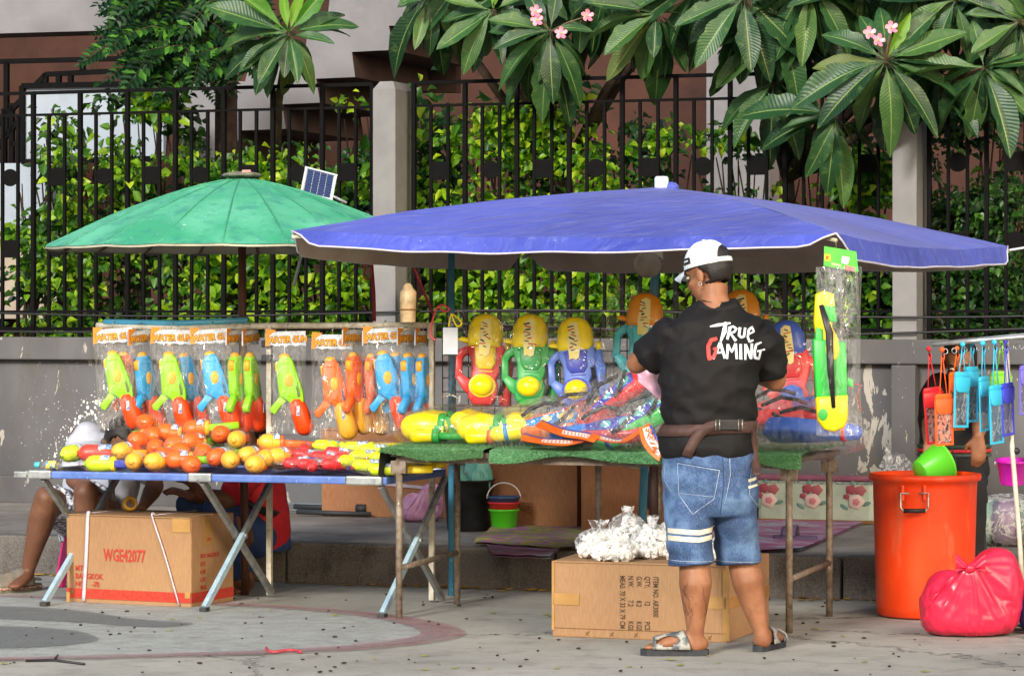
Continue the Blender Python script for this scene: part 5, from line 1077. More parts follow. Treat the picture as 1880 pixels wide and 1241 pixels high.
def hair_part(r, M, front=.32, low=-.55, k=1.09, name='hair', back=True):
    mb = MB(); mb.ell((0, 0, 0), (1, 1, 1), 0, 40, 26); vs_, fs = mb.v, []
    for f in mb.f:
        c = sum((V(vs_[i]) for i in f), V()) / 4
        if c.z < low + .25 * max(0, c.y): continue
        if c.y > front and c.z < .52: continue
        if abs(c.x) > .75 and c.z < -.22 and c.y > -.25: continue
        fs.append(f)
    out = MB(); out.add([M @ V((p[0] * .074 * k, -.012 + p[1] * .094 * k, .035 + p[2] * .086 * k + (-.018 if p[2] < -.2 else 0))) * 1 + V((0, 0, 0)) for p in vs_], fs, 0, True)
    o = out.obj(name, HAIR, r); displace(o.data, lambda c: .004 * mnoise.noise(c * 60)); sm = o.modifiers.new('thick', 'SOLIDIFY'); sm.thickness = .012; sm.offset = -.5; return o
def hand_geo(mb, w, d, nrm, side, L=.18, curl=.6, nails=None):
    """w wrist, d finger direction, nrm back-of-hand normal, side +1/-1 thumb side"""
    d = V(d).normalized(); n = V(nrm); n = (n - d * n.dot(d)).normalized(); x = d.cross(n) * side; w = V(w)
    pl = L * .52; mb.tube([w, w + d * pl * .35, w + d * pl * .8, w + d * pl], [(.020, .028), (.017, .036), (.016, .041), (.013, .039)], 12, ref=n, dome=True)
    for i, (off, fl) in enumerate(((.030, .40), (.011, .45), (-.010, .42), (-.029, .33))):
        b = w + d * pl * (.93 - .05 * abs(i - 1)) + x * off; p = [b]; dd = d.copy()
        for j, seg in enumerate((.42, .33, .25)):
            dd = (dd - n * curl * (.55 + .25 * j)).normalized(); p.append(p[-1] + dd * L * fl * seg * 1.05)
        mb.tube(p, [.0098, .0092, .0086, .0074], 8, dome=True)
    b = w + d * pl * .25 + x * .026; t1 = b + (x * .8 + d * .6 - n * .15).normalized() * L * .22; t2 = t1 + (d * .9 + x * .15 - n * .35 * (1 + curl)).normalized() * L * .17; mb.tube([b, t1, t2], [.0135, .0115, .0095], 8, dome=True)
def decal(r, name, m, bvh, polys, org, off=.003, par=None, dirn=V((0, 1, 0)), start=-.6):
    """polys: list of (polyline [(x,z)], widths); thrown along +y onto a garment"""
    mb = MB()
    def hit(x, z):
        h = bvh.ray_cast(V((x, start, z)), dirn); return (h[0] - dirn * off) if h[0] is not None else None
    for line, w in polys:
        P = [V(p) for p in line]; S_ = [P[0]]; W_ = [w[0]] if isinstance(w, (list, tuple)) else [w]
        ws = list(w) if isinstance(w, (list, tuple)) else [w] * len(P)
        for i in range(len(P) - 1):
            k = max(2, int((P[i + 1] - P[i]).length / .006))
            for j in range(1, k + 1): S_.append(P[i].lerp(P[i + 1], j / k)); W_.append(ws[i] + (ws[i + 1] - ws[i]) * j / k)
        L = []
        for i, p in enumerate(S_):
            d = (S_[min(i + 1, len(S_) - 1)] - S_[max(i - 1, 0)]); d = d.normalized() if d.length > 0 else V((1, 0)); n = V((-d.y, d.x)) * W_[i] / 2
            L.append([hit(*(p + n * t)) for t in (1, .33, -.33, -1)])
        for i in range(len(L) - 1):
            for t in range(3):
                qd = [L[i][t], L[i][t + 1], L[i + 1][t + 1], L[i + 1][t]]
                if all(q is not None for q in qd): mb.add(qd, [[0, 1, 2, 3]], 0, True)
    return mb.obj(name, m, par or r, fix=False)
def wrap_band(name, m, r, bvh, cx, cy_, zf, wd, off=.004, n=64, par=None, arc=(0, 1)):
    """strap lying round a body: cast rays towards the axis (cx,cy) at height zf(t)"""
    mb = MB(); rows = []
    for i in range(n + 1):
        t = 2 * pi * (arc[0] + (arc[1] - arc[0]) * i / n); d = V((cos(t), sin(t), 0)); row = []
        for dz in (-wd / 2, wd / 2):
            z = zf(t) + dz; h = bvh.ray_cast(V((cx, cy_, z)) + d * .6, -d); p = h[0] if h[0] is not None else V((cx, cy_, z)) + d * .15
            row += [p + d * off] if dz < 0 else [p + d * off]
        rows.append(row)
    vs_ = [p for rw in rows for p in rw]; mb.add(vs_, [[2 * i, 2 * i + 2, 2 * i + 3, 2 * i + 1] for i in range(n)], 0, True)
    o = mb.obj(name, m, par or r, fix=False); s = o.modifiers.new('thick', 'SOLIDIFY'); s.thickness = .003; s.offset = 1; return o
def ering(c, rx, ry, n=28, p=2.3, rot=0):
    out = []
    for i in range(n):
        t = 2 * pi * i / n; x = abs(cos(t)) ** (2 / p) * (1 if cos(t) > 0 else -1) * rx; y = abs(sin(t)) ** (2 / p) * (1 if sin(t) > 0 else -1) * ry
        out.append(V((c[0] + x * cos(rot) - y * sin(rot), c[1] + x * sin(rot) + y * cos(rot), c[2])))
    return out

# ------------------------------------------------------------------ the vendor, seen from behind
def build_vendor():
    SC = 444.0; r = thing('person', 'vendor in black t-shirt, denim shorts and white cap standing with back turned', 'person', ((1326 - 940) / SC, 12.62, 0))
    q = lambda px, py, y=0: V(((px - 1326) / SC, y, (1200 - py) / SC))
    yl, yr = -.07, .07
    Mh = Matrix.Translation(q(1302, 503, .05)) @ Matrix.Rotation(R(52), 4, 'Z') @ Matrix.Rotation(R(-20), 4, 'X')
    sk = MB(); head_geo(sk, Mh)
    sk.tube([q(1318, 575, .0), q(1312, 548, .02), Mh @ V((0, -.015, -.05))], [.068, .058, .056], 16)
    sk.rings([ering(q(1305, y, 0), w, d) for y, w, d in ((830, .165, .11), (740, .16, .10), (650, .16, .095), (600, .12, .06))])
    for sx, sh, el, wr, nr in ((-1, q(1218, 610, .02), q(1172, 668, .12), q(1225, 640, .36), None), (1, q(1412, 615, .02), q(1428, 700, .11), q(1352, 664, .34), None)):
        sk.tube([sh.lerp(el, .35), sh.lerp(el, .6), el], [.05, .05, .046], 14, dome=True); sk.tube([el, el.lerp(wr, .3), el.lerp(wr, .7), wr], [.045, .046, .036, .027], 14, dome=True)
        dd = (wr - el).normalized(); hand_geo(sk, wr, (dd + V((0, .3, -.1))), V((sx * .8, 0, .6)), -sx, .185, .55)
    def leg(kx, pts, rad): sk.tube(pts, rad, 18, ref=(1, 0, 0), dome=True)
    leg(0, [q(1270, 900, yl), q(1268, 1000, yl), q(1274, 1040, yl), q(1275, 1070, yl - .012), q(1275, 1120, yl - .004), q(1275, 1160, yl), q(1277, 1180, yl)], [.068, .06, .065, .069, .049, .034, .036])
    leg(1, [q(1350, 900, yr), q(1356, 1000, yr), q(1368, 1040, yr), q(1375, 1070, yr - .012), q(1388, 1120, yr - .004), q(1400, 1160, yr), q(1404, 1178, yr)], [.068, .06, .064, .067, .049, .034, .036])
    def foot(heel, d, L=.245):
        d = V(d).normalized(); x = V((-d.y, d.x, 0)); h = V(heel)
        sk.tube([h + d * .012 + V((0, 0, .036)), h + d * .06 + V((0, 0, .045)), h + d * .12 + V((0, 0, .045)), h + d * .17 + V((0, 0, .034)), h + d * .205 + V((0, 0, .026))], [(.032, .031), (.044, .033), (.036, .036), (.024, .042), (.014, .041)], 16, ref=V((0, 0, 1)), dome=True)
        for i, (o_, l) in enumerate(((.030, .036), (.011, .034), (-.005, .030), (-.020, .025), (-.033, .02))):
            b = h + d * (.20 - abs(i) * .006) + x * o_ + V((0, 0, .022)); sk.tube([b, b + d * l], [.012 if i == 0 else .0085, .011 if i == 0 else .0075], 8, dome=True)
    fl, frr = q(1291, 1207, yl), q(1398, 1197, yr); fl.z = .012; frr.z = .012; dl, dr = V((-1, .06, 0)), V((.42, .9, 0)); frr += V((-.005, 0, 0))
    foot(fl, dl); foot(frr, dr)
    me = remesh(sk, .0075, 4, 'body'); setmat(me, SKIN); bd = link('body', me, r); face_parts(r, Mh); hair_part(r, Mh, -.05, -.72, 1.07)
    # tattoo on the left calf
    bv = bvh_of(me); tp = []
    rr = random.Random(4)
    for k in range(9):
        x0, y0 = 1250 + rr.uniform(0, 40), 1060 + rr.uniform(0, 55); ln = []
        for j in range(5): ln.append((q(x0, y0).x, q(x0, y0).z)); x0 += rr.uniform(-9, 9); y0 += rr.uniform(4, 14)
        tp.append((ln, [.001, .0022, .0025, .002, .001]))
    decal(r, 'tattoo', mat('tattoo', '#5a3526', rough=.6), bv, tp, None, .0012)
    # shirt
    sh = MB()
    sh.rings([ering(q(1300, y, yo), w, d) for y, w, d, yo in ((838, .190, .145, 0), (815, .194, .148, 0), (795, .186, .142, 0), (775, .185, .142, 0), (740, .193, .148, 0), (700, .196, .15, .0))] + [ering(q(cx_, y, yo), w, d) for cx_, y, w, d, yo in ((1305, 670, .199, .147, 0), (1310, 640, .206, .138, .005), (1313, 615, .208, .126, .01), (1315, 595, .195, .118, .015), (1316, 577, .15, .098, .02), (1318, 562, .098, .078, .022), (1318, 555, .074, .064, .022))])
    sh.tube([q(1245, 607, .01), q(1218, 630, .045), q(1193, 661, .1)], [.084, .078, .074], 18); sh.tube([q(1388, 610, .01), q(1408, 640, .04), q(1420, 686, .085)], [.084, .076, .067], 18)
    ms = remesh(sh, .009, 6, 'shirt')
    def wr(c):
        a = .5 + .5 * max(-1, min(1, (1.02 - c.z) / .18)); side = .5 + .5 * min(1, abs(c.x + .05) / .2)
        return .020 * a * sin(c.z * 62 + 9 * c.x + 3.5 * mnoise.noise(c * 5)) * (.4 + .6 * mnoise.noise(c * 7 + V((3, 1, 0)))) * side + .011 * (1 - 2.6 * abs(mnoise.noise(V((c.x * 3.4 + c.z * 2.5, c.y * 3, c.z * 7 - c.x * 4.5))))) + .007 * (1 - 2.6 * abs(mnoise.noise(V((c.x * 7 - c.z * 5 + 3, c.y * 4, c.z * 10 + c.x * 6))))) + .003 * mnoise.noise(c * 30)
    displace(ms, wr); setmat(ms, mat('black_cotton', '#101012', '#161518', .74, 7, bp=.15, bscale=400, bdist=.001, spec=.25)); so = link('shirt', ms, r); bs = bvh_of(ms)
    z2 = lambda zx, zy: ((920 + zx / 3.879 - 1326) / SC, (1200 - 580 - zy / 3.879) / SC); w_ = lambda v: v / 3.879 / SC * 1.4
    TR = [([(1476, 76), (1530, 66), (1622, 52)], [6, 16, 9]), ([(1588, 45), (1578, 105), (1548, 184)], [13, 25, 10]), ([(1618, 84), (1596, 168)], [15, 13]), ([(1606, 84), (1640, 76), (1662, 92), (1645, 116), (1612, 124)], [8, 12, 13, 11, 8]), ([(1616, 120), (1658, 178)], [10, 15]), ([(1688, 82), (1680, 138), (1696, 152), (1716, 146), (1726, 84)], [14, 14, 13, 13, 12]), ([(1748, 132), (1790, 112), (1776, 80), (1752, 100), (1744, 150), (1756, 184), (1786, 172)], [7, 10, 12, 13, 13, 12, 7])]
    GA = [([(1496, 306), (1546, 190)], [8, 17]), ([(1546, 190), (1578, 300)], [15, 15]), ([(1514, 262), (1572, 256)], [9, 11]), ([(1592, 304), (1602, 200)], [10, 15]), ([(1600, 204), (1628, 256), (1656, 196)], [13, 10, 13]), ([(1656, 196), (1662, 306)], [14, 12]), ([(1692, 200), (1690, 308)], [13, 16]), ([(1722, 310), (1728, 200)], [10, 15]), ([(1728, 204), (1764, 300)], [13, 14]), ([(1766, 306), (1774, 196)], [10, 14]), ([(1846, 188), (1806, 204), (1792, 250), (1794, 296), (1826, 306), (1838, 250)], [7, 13, 14, 14, 12, 12]), ([(1812, 252), (1872, 238)], [10, 7])]
    RG = [([(1524, 160), (1482, 172), (1460, 214), (1464, 304), (1500, 288), (1522, 226), (1494, 236)], [16, 20, 20, 18, 18, 14, 9])]
    cv = lambda LL: [([z2(*p) for p in ln], [w_(x) for x in ww]) for ln, ww in LL]
    MW = mat('shirt_print_white', '#d9e2ea', '#b9c6d2', .6, 60); [decal(r, 'letter', MW, bs, cv(g_), None, .003, so) for g_ in (TR[:2], TR[2:5], TR[5:6], TR[6:], GA[:3], GA[3:6], GA[6:7], GA[7:10], GA[10:])]; decal(r, 'red_letter', mat('shirt_print_red', '#d63a38', rough=.6), bs, cv(RG), None, .0045, so)
    decal(r, 'collar', mat('black_rib', '#0f0f11', rough=.9), bs, [([((x - 1326) / SC, (1200 - y) / SC) for x, y in ((1283, 560), (1300, 566), (1320, 568), (1340, 565), (1352, 560))], .018)], None, .002, so)
    mb = MB(); mb.tube([q(1288, 552, -.02), q(1305, 556, -.045), q(1325, 556, -.05), q(1345, 553, -.03)], .0022, 6); mb.obj('neck_cord', M_BLACK, r)
    # shorts
    st = MB(); st.rings([ering(q(cx_, y, yo), w, d) for cx_, y, w, d, yo in ((1300, 800, .178, .135, 0), (1301, 830, .196, .15, 0), (1302, 880, .196, .162, -.012), (1304, 920, .197, .155, -.008), (1306, 945, .19, .13, 0))])
    st.tube([q(1262, 900, -.02), q(1262, 950, -.04), q(1265, 1000, yl), q(1267, 1034, yl)], [(.095, .115), (.100, .117), (.097, .11), (.096, .108)], 20, ref=(1, 0, 0)); st.tube([q(1346, 900, -.01), q(1350, 950, .02), q(1356, 1000, yr), q(1359, 1038, yr)], [(.093, .115), (.097, .115), (.095, .11), (.096, .108)], 20, ref=(1, 0, 0))
    mt = remesh(st, .009, 5, 'shorts')
    displace(mt, lambda c: .006 * sin(c.z * 48 + 10 * c.x + 4 * mnoise.noise(c * 5)) * (.3 + .7 * abs(mnoise.noise(c * 5 + V((2, 0, 0))))) + .008 * mnoise.noise(V((c.x * 7, c.y * 6, c.z * 11))))
    m, nt, nd, lk, p = newmat('denim'); n1 = noise(nt, 5.5, 5, .6); n2 = noise(nt, 320, 2, .6, (1, 1, .3)); n3 = noise(nt, 16, 6, .7)
    c = ramp(nt, n1.outputs[0], [(.36, '#16284a'), (.5, '#284470'), (.68, '#6484ac')]).outputs[0]; c = mixc(nt, ramp(nt, n2.outputs[0], [(.4, 0), (.75, .3)]).outputs[0], c, '#86a2c2'); c = mixc(nt, ramp(nt, n3.outputs[0], [(.52, 0), (.8, .4)]).outputs[0], c, '#28406a')
    lk.new(c, p.inputs['Base Color']); p.inputs['Roughness'].default_value = .85; lk.new(bump(nt, n2.outputs[0], .3, .002), p.inputs['Normal']); DEN = m
    setmat(mt, DEN); sho = link('shorts', mt, r); bh = bvh_of(mt); X = lambda *pts: [((x - 1326) / SC, (1200 - y) / SC) for x, y in pts]
    TH_ = mat('stitching', '#a9b6c8', '#7f93b0', .8, 60); DK = mat('dark_seam', '#24385c', rough=.9)
    decal(r, 'pocket_stitch', TH_, bh, [(X((1241, 848), (1243, 905), (1268, 940), (1306, 912), (1316, 860), (1241, 848)), .0022), (X((1244, 902), (1305, 908)), .0018), (X((1335, 830), (1336, 870), (1326, 920)), .0022), (X((1222, 1024), (1308, 1026)), .002), (X((1318, 1030), (1402, 1032)), .002), (X((1376, 858), (1372, 905), (1388, 925)), .002), (X((1220, 850), (1218, 880), (1230, 900)), .002)], None, .002, sho)
    decal(r, 'seam', DK, bh, [(X((1322, 832), (1324, 885), (1318, 940)), .003), (X((1239, 846), (1318, 858)), .003), (X((1222, 1030), (1309, 1031)), .005), (X((1318, 1036), (1402, 1038)), .005)], None, .0015, sho)
    CRM = mat('cream_stripe', '#d9d3bd', '#c6bfa8', .85, 30)
    for y in (972, 985): wrap_band('stripe', CRM, r, bh, q(1266, 0).x, yl + .005, lambda t, y=y: (1200 - y) / SC - .004 * cos(t), .020, .002, par=sho) if False else decal(r, 'stripe', CRM, bh, [(X((1216, y - 1), (1240, y - 1), (1280, y + 1), (1312, y - 4)), .020)], None, .003, sho)
    decal(r, 'pocket_stripe', CRM, bh, [(X((1370, 880), (1390, 876)), .012), (X((1370, 892), (1390, 888)), .010)], None, .003, sho)
    # waist strap with buckle
    BRN = mat('brown_webbing', '#4a322c', '#3d2823', .7, 40, bp=.3, bscale=220, bdist=.002); zs = lambda t: (1200 - 786) / SC + .010 * sin(t * 1) * 0 + .016 * cos(t) * .6
    bl = thing('waist_strap', 'brown webbing waist strap with black and silver buckle round the vendor shirt', 'strap', r.location); wrap_band('strap_loop', BRN, bl, bs, -.055, 0, zs, .046, .005)
    hit = lambda x, y, o=.008: (bs.ray_cast(V(((x - 1326) / SC, -.6, (1200 - y) / SC)), V((0, 1, 0)))[0] or V(((x - 1326) / SC, -.155, (1200 - y) / SC))) - V((0, o, 0))
    def tail(pts, w=.042):
        P = smooth_pts([hit(x, y, .008 + k * .002) for k, (x, y) in enumerate(pts)], 5); mb = MB(); L = []
        for i, p_ in enumerate(P):
            d = (P[min(i + 1, len(P) - 1)] - P[max(i - 1, 0)]).normalized(); n = d.cross(V((0, 1, 0))).normalized() * w / 2; L += [p_ + n, p_ - n]
        mb.add(L, [[2 * i, 2 * i + 1, 2 * i + 3, 2 * i + 2] for i in range(len(P) - 1)], 0, True); o = mb.obj('strap_tail', BRN, bl, fix=False); s_ = o.modifiers.new('t', 'SOLIDIFY'); s_.thickness = .003
    tail([(1318, 778), (1295, 783), (1275, 800), (1262, 822), (1257, 836)]); tail([(1352, 778), (1370, 784), (1380, 805), (1383, 835), (1384, 868)], .034)
    c0 = hit(1333, 778, .014); mb = MB(); mb.box(c0, (.10, .012, .042), e=.004); mb.obj('buckle', M_BLACK, bl)
    for dx in (-.045, .048):
        mb = MB(); k = c0 + V((dx, -.008, 0)); mb.tube([k + V((-.008, 0, -.022)), k + V((.008, 0, -.022)), k + V((.008, 0, .022)), k + V((-.008, 0, .022))], .0028, 6, closed=True); mb.obj('buckle_ring', METAL, bl)
    # sandals
    SOLE = mat('sandal_sole', '#22262c', '#2d3138', .7, 30); UP = mat('sandal_upper', '#9a9b96', '#4a5156', .55, 22, .45, .56)
    for k, (h, d) in enumerate(((fl, dl), (frr, dr))):
        d = d.normalized(); x = V((-d.y, d.x, 0)); sd_ = thing('sandal', ['grey strapped slip-on sandal on the vendor left foot, seen side-on', 'grey strapped slip-on sandal on the vendor right foot, pointing away'][k], 'sandal', r.location, 0, 'vendor sandals')
        out = []
        for t, w1, w2 in ((-.02, .0, .0), (-.015, .022, -.022), (.02, .034, -.034), (.1, .034, -.032), (.18, .047, -.043), (.235, .044, -.036), (.262, .02, -.012)): out.append((t, w1, w2))
        top = [h + d * t + x * w1 for t, w1, w2 in out] + [h + d * t + x * w2 for t, w1, w2 in out[::-1]]; mb = MB(); mb.rings([[V((p_.x, p_.y, z)) for p_ in top] for z in (.0, .004, .022, .026)], 0, True, False); mb.obj('sole', SOLE, sd_)
        mb = MB()
        def up(u, v):
            t = .085 + .125 * v - .03 * abs(u - .5) * 2 * (1 - v) ; an = pi * u; w = .047 + .004 * v; hh = (.072 - .026 * v) * (1 if True else 1)
            return h + d * t + x * (w * cos(an)) + V((0, 0, .016 + hh * sin(an) ** .8))
        mb.grid(up, 24, 12); keep = [i for i, f in enumerate(mb.f) if not any(((f[0] % 24 - c_) / 3.2) ** 2 + ((f[0] // 24 - 6) / 3.4) ** 2 < 1 for c_ in (4, 19))]; mb.f = [mb.f[i] for i in keep]; mb.mi = [mb.mi[i] for i in keep]; mb.sm = [mb.sm[i] for i in keep]; o = mb.obj('upper_strap', UP, sd_, fix=False); s_ = o.modifiers.new('t', 'SOLIDIFY'); s_.thickness = .004; s_.offset = 1
    # cap
    cpz = thing('baseball_cap', 'white baseball cap with black side patch worn by the vendor', 'cap', r.location); CW = mat('white_cap', '#d3dbe0', '#c2ccd4', .75, 8, bp=.12, bscale=300, bdist=.001)
    Mc = Mh @ Matrix.Translation((0, -.012, .045)) @ Matrix.Rotation(R(8), 4, 'X'); k = 1.0; mb = MB(); rows = []
    for i in range(11):
        ph = R(-2) + (pi / 2 - R(-2)) * i / 10
        rows.append([Mc @ V((.086 * cos(ph) ** .85 * cos(2 * pi * j / 36), .107 * cos(ph) ** .85 * sin(2 * pi * j / 36), .104 * sin(ph) - .012)) if cos(ph) > 1e-6 else Mc @ V((0, 0, .092)) for j in range(36)])
    mb.rings(rows, 0, False); mb.obj('crown', CW, cpz)
    for j in range(6): mb = MB(); mb.tube([Mc @ V((.0872 * cos(ph) ** .85 * cos(pi * j / 3 + .5), .1082 * cos(ph) ** .85 * sin(pi * j / 3 + .5), .105 * sin(ph) - .012)) for ph in np.linspace(0, 1.5, 9)], .0014, 5); mb.obj('seam', CW, cpz)
    mb = MB(); mb.ell(Mc @ V((0, 0, .094)), (.008, .008, .005), 0, 8, 5); mb.obj('button', CW, cpz)
    mb = MB()
    for zz in (0, -.004): mb.grid(lambda u, v, zz=zz: Mc @ V(((u - .5) * .165 * (1 - .45 * v ** 2.2), .07 + .03 * (1 - (2 * u - 1) ** 2) + v * .072 * (1 - .35 * (2 * u - 1) ** 2), -.008 - .022 * v - .030 * (2 * u - 1) ** 2 + zz)), 16, 8)
    mb.obj('brim', CW, cpz, fix=False)
    mb = MB(); rows = []
    for i in range(7):
        ph = R(2) + R(40) * i / 6; hw_ = .62 * sqrt(max(0, 1 - (i / 6) ** 2)) + .02; rows.append([Mc @ V((.0885 * cos(ph) ** .85 * cos(-pi / 2 + t), .1095 * cos(ph) ** .85 * sin(-pi / 2 + t), .106 * sin(ph) - .012)) for t in np.linspace(-hw_, hw_, 10)])
    mb.add([p_ for rw in rows for p_ in rw], [[i * 10 + j, i * 10 + j + 1, (i + 1) * 10 + j + 1, (i + 1) * 10 + j] for i in range(6) for j in range(9)], 0, True); mb.obj('back_opening', HAIR, cpz)
    mb = MB(); mb.add([Mc @ V((.089 * cos(t), .1102 * sin(t), z)) for z in (-.014, .004) for t in np.linspace(-pi / 2 - .7, -pi / 2 + .7, 12)], [[i, i + 1, 13 + i, 12 + i] for i in range(11)], 0, True); mb.obj('size_strap', CW, cpz)
    mb = MB(); mb.add([Mc @ V((-.0892 * cos(t), .1105 * sin(t), z)) for z in (.002, .028) for t in np.linspace(.25, .72, 8)], [[i, i + 1, 9 + i, 8 + i] for i in range(7)], 0, True); pt = mb.obj('side_patch', M_BLACK, cpz)
    mb = MB(); mb.add([Mc @ V((-.0905 * cos(t), .112 * sin(t), z)) for z in (.012, .018) for t in np.linspace(.34, .62, 8)], [[i, i + 1, 9 + i, 8 + i] for i in range(7)], 0, True); mb.obj('patch_print', CW, pt)
    mb = MB(); e = Mh @ V((-.088, -.004, -.046)); mb.tube([e + V((.007 * cos(t), 0, .007 * sin(t))) for t in np.linspace(0, 2 * pi, 12, endpoint=False)], .0016, 5, closed=True); tag(mb.obj('earring', METAL, None, r.location), 'small silver ring earring in the vendor left ear', 'earring')
    return r
build_vendor()

# ------------------------------------------------------------------ seated people
def figure(label, root, J, skin, top, bottom, face, up=(0, 0, 1), girth=1.0, short=True, extra=None):
    r = thing('person', label, 'person', root); root = V(root); J = {k: V(v) - root for k, v in J.items()}; g = girth
    f = V(face).normalized(); u = V(up); x = f.cross(u).normalized(); u = x.cross(f); Mh = Matrix((x, f, u)).transposed().to_4x4(); Mh.translation = J['head']
    sk, tp, bt = MB(), MB(), MB(); head_geo(sk, Mh); sk.tube([J['neck'] - V((0, 0, .03)), J['neck'].lerp(Mh @ V((0, -.01, -.04)), .5), Mh @ V((0, -.01, -.04))], [.05, .05, .052], 14)
    ax = (J['shr'] - J['shl']).normalized()
    def torso(mb, k): mb.tube([J['pelvis'] - V((0, 0, .03)), J['pelvis'].lerp(J['neck'], .3), J['pelvis'].lerp(J['neck'], .62), J['pelvis'].lerp(J['neck'], .85), J['neck'] - V((0, 0, .005))], [(.165 * g + k, .135 * g + k), (.165 * g + k, .14 * g + k), (.175 * g + k, .125 * g + k), (.155 * g + k, .10 * g + k), (.06 + k, .055 + k)], 22, ref=ax, dome=False)
    torso(sk, -.03); torso(tp, .014)
    for s in ('l', 'r'):
        a, b, c = J['sh' + s], J['el' + s], J['wr' + s]
        sk.tube([a, a.lerp(b, .5), b], [.055 * g, .05 * g, .043 * g], 12, dome=True); sk.tube([b, b.lerp(c, .3), b.lerp(c, .75), c], [.043 * g, .043 * g, .033, .026], 12, dome=True)
        d = J.get('hd' + s); d = (d + root) if d is not None else (c - b); hand_geo(sk, c, d, V((0, -.3, 1)), 1 if s == 'r' else -1, .17, .45)
        e = a.lerp(b, .72 if short else 1.0); tp.tube([a.lerp(J['neck'], .25), a.lerp(b, .35), e], [.078 * g, .074 * g, .068 * g], 14, dome=True)
        if not short: tp.tube([b, b.lerp(c, .85)], [.055, .042], 12, dome=True)
        h, k, an, to = J['hip' + s], J['kn' + s], J['an' + s], J['to' + s]
        sk.tube([h, h.lerp(k, .5), k], [.09 * g, .08 * g, .062 * g], 14, dome=True); sk.tube([k, k.lerp(an, .3) + V((0, .015, 0)), k.lerp(an, .7), an], [.06 * g, .066 * g, .046 * g, .036], 14, dome=True); sk.tube([an - V((0, 0, .03)), an.lerp(to, .5) - V((0, 0, .02)), to], [(.034, .034), (.028, .04), (.016, .04)], 12, ref=(0, 0, 1), dome=True)
        if extra == 'trousers': bt.tube([h, k, an.lerp(k, .12)], [.105 * g, .078 * g, .058 * g], 16, dome=True); bt.tube([k, an.lerp(k, .12)], [.08, .055], 14, dome=True)
        else: bt.tube([h, h.lerp(k, .5), h.lerp(k, .8)], [.108 * g, .1 * g, .088 * g], 16, dome=False)
    bt.tube([J['pelvis'] - V((0, 0, .07)), J['pelvis'] + V((0, 0, .09))], [(.175 * g, .15 * g), (.168 * g, .14 * g)], 20, ref=ax)
    me = remesh(sk, .009, 4, 'body'); setmat(me, skin); link('body', me, r); face_parts(r, Mh); hair_part(r, Mh, .35, -.5, 1.1)
    mt = remesh(tp, .011, 6, 'shirt'); displace(mt, lambda c: .007 * mnoise.noise(V((c.x * 9, c.y * 9, c.z * 14))) + .005 * sin(c.z * 50 + 5 * mnoise.noise(c * 6)) * mnoise.noise(c * 4)); setmat(mt, top); link('shirt', mt, r)
    mo = remesh(bt, .011, 5, 'trousers' if extra else 'shorts'); displace(mo, lambda c: .007 * mnoise.noise(c * 11)); setmat(mo, bottom); link(mo.name, mo, r); return r, Mh
M_WSH = mat('white_shirt', '#c3c6d2', '#b4b8c8', .8, 12, sheen=.1); M_LACE = mat('patterned_shorts', '#c9ccd6', '#4a4d5c', .85, 55, .48, .56)
w1, Mw = figure('seated person in white shirt bending over the box behind the cot', PX(170, 1060, 15.8).to_2d().to_3d(), dict(pelvis=PX(172, 968, 15.85), neck=PX(200, 806, 15.62), head=PX(222, 812, 15.40), shl=PX(148, 802, 15.75), shr=PX(254, 806, 15.7), ell=PX(136, 880, 15.62), elr=PX(285, 892, 15.6), wrl=PX(192, 918, 15.3), wrr=PX(262, 930, 15.35), hdl=V((.5, -.3, -.5)), hdr=V((-.4, -.2, -.6)), hipl=PX(142, 955, 15.85), hipr=PX(200, 955, 15.85), knl=PX(86, 915, 15.45), knr=PX(158, 905, 15.3), anl=PX(52, 1044, 15.5), anr=PX(170, 1052, 15.3), tol=PX(28, 1074, 15.36), tor=PX(160, 1080, 15.1)), SKIN2, M_WSH, M_LACE, (.35, -.6, -.72), (.3, -.5, .8), 1.08)
M_REDS = mat('red_shirt', '#c8202c', '#b01a26', .75, 10); M_JEAN = mat('blue_jeans', '#2f4a7c', '#24396a', .85, 14)
w2, Mr = figure('seated person in red shirt and jeans facing left behind the cot', PX(470, 1040, 15.8).to_2d().to_3d(), dict(pelvis=PX(478, 985, 15.8), neck=PX(468, 838, 15.7), head=PX(462, 800, 15.62), shl=PX(462, 862, 15.5), shr=PX(482, 860, 15.92), ell=PX(418, 918, 15.4), elr=PX(450, 925, 15.9), wrl=PX(372, 905, 15.4), wrr=PX(352, 912, 15.55), hdl=V((-.7, 0, .6)), hdr=V((-.8, 0, .3)), hipl=PX(470, 985, 15.65), hipr=PX(475, 985, 15.9), knl=PX(400, 935, 15.45), knr=PX(350, 930, 15.65), anl=PX(440, 1065, 15.4), anr=PX(456, 1060, 15.55), tol=PX(415, 1085, 15.3), tor=PX(440, 1085, 15.3)), SKIN2, M_REDS, M_JEAN, (-.75, -.55, -.3), (0, 0, 1), 1.05, True, 'trousers')
mb = MB(); c = PX(348, 872, 15.42); mb.box(c, (.035, .02, .075), e=.006); tag(mb.obj('phone', mat('phone', '#8a8f96', '#3a3d42', .3, 30)), 'small grey phone held in the red-shirted person hand', 'phone')
mb = MB(); c = PX(384, 905, 15.36); mb.tube([c + V((.0, .032 * cos(t), .032 * sin(t))) for t in np.linspace(0, 2 * pi, 14, endpoint=False)], .008, 6, closed=True); tag(mb.obj('wrist_watch', M_BLACK), 'black wrist watch on the red-shirted person arm', 'watch')
mb = MB(); mb.tube([PX(428, 905, 15.5), PX(455, 925, 15.35), PX(490, 940, 15.45), PX(514, 945, 15.7), PX(512, 930, 15.95)], [(.02, .006)] * 5, 8, ref=(0, 0, 1)); tag(mb.obj('belt_bag_strap', M_BLACK), 'black bag strap round the red shirt back', 'strap')
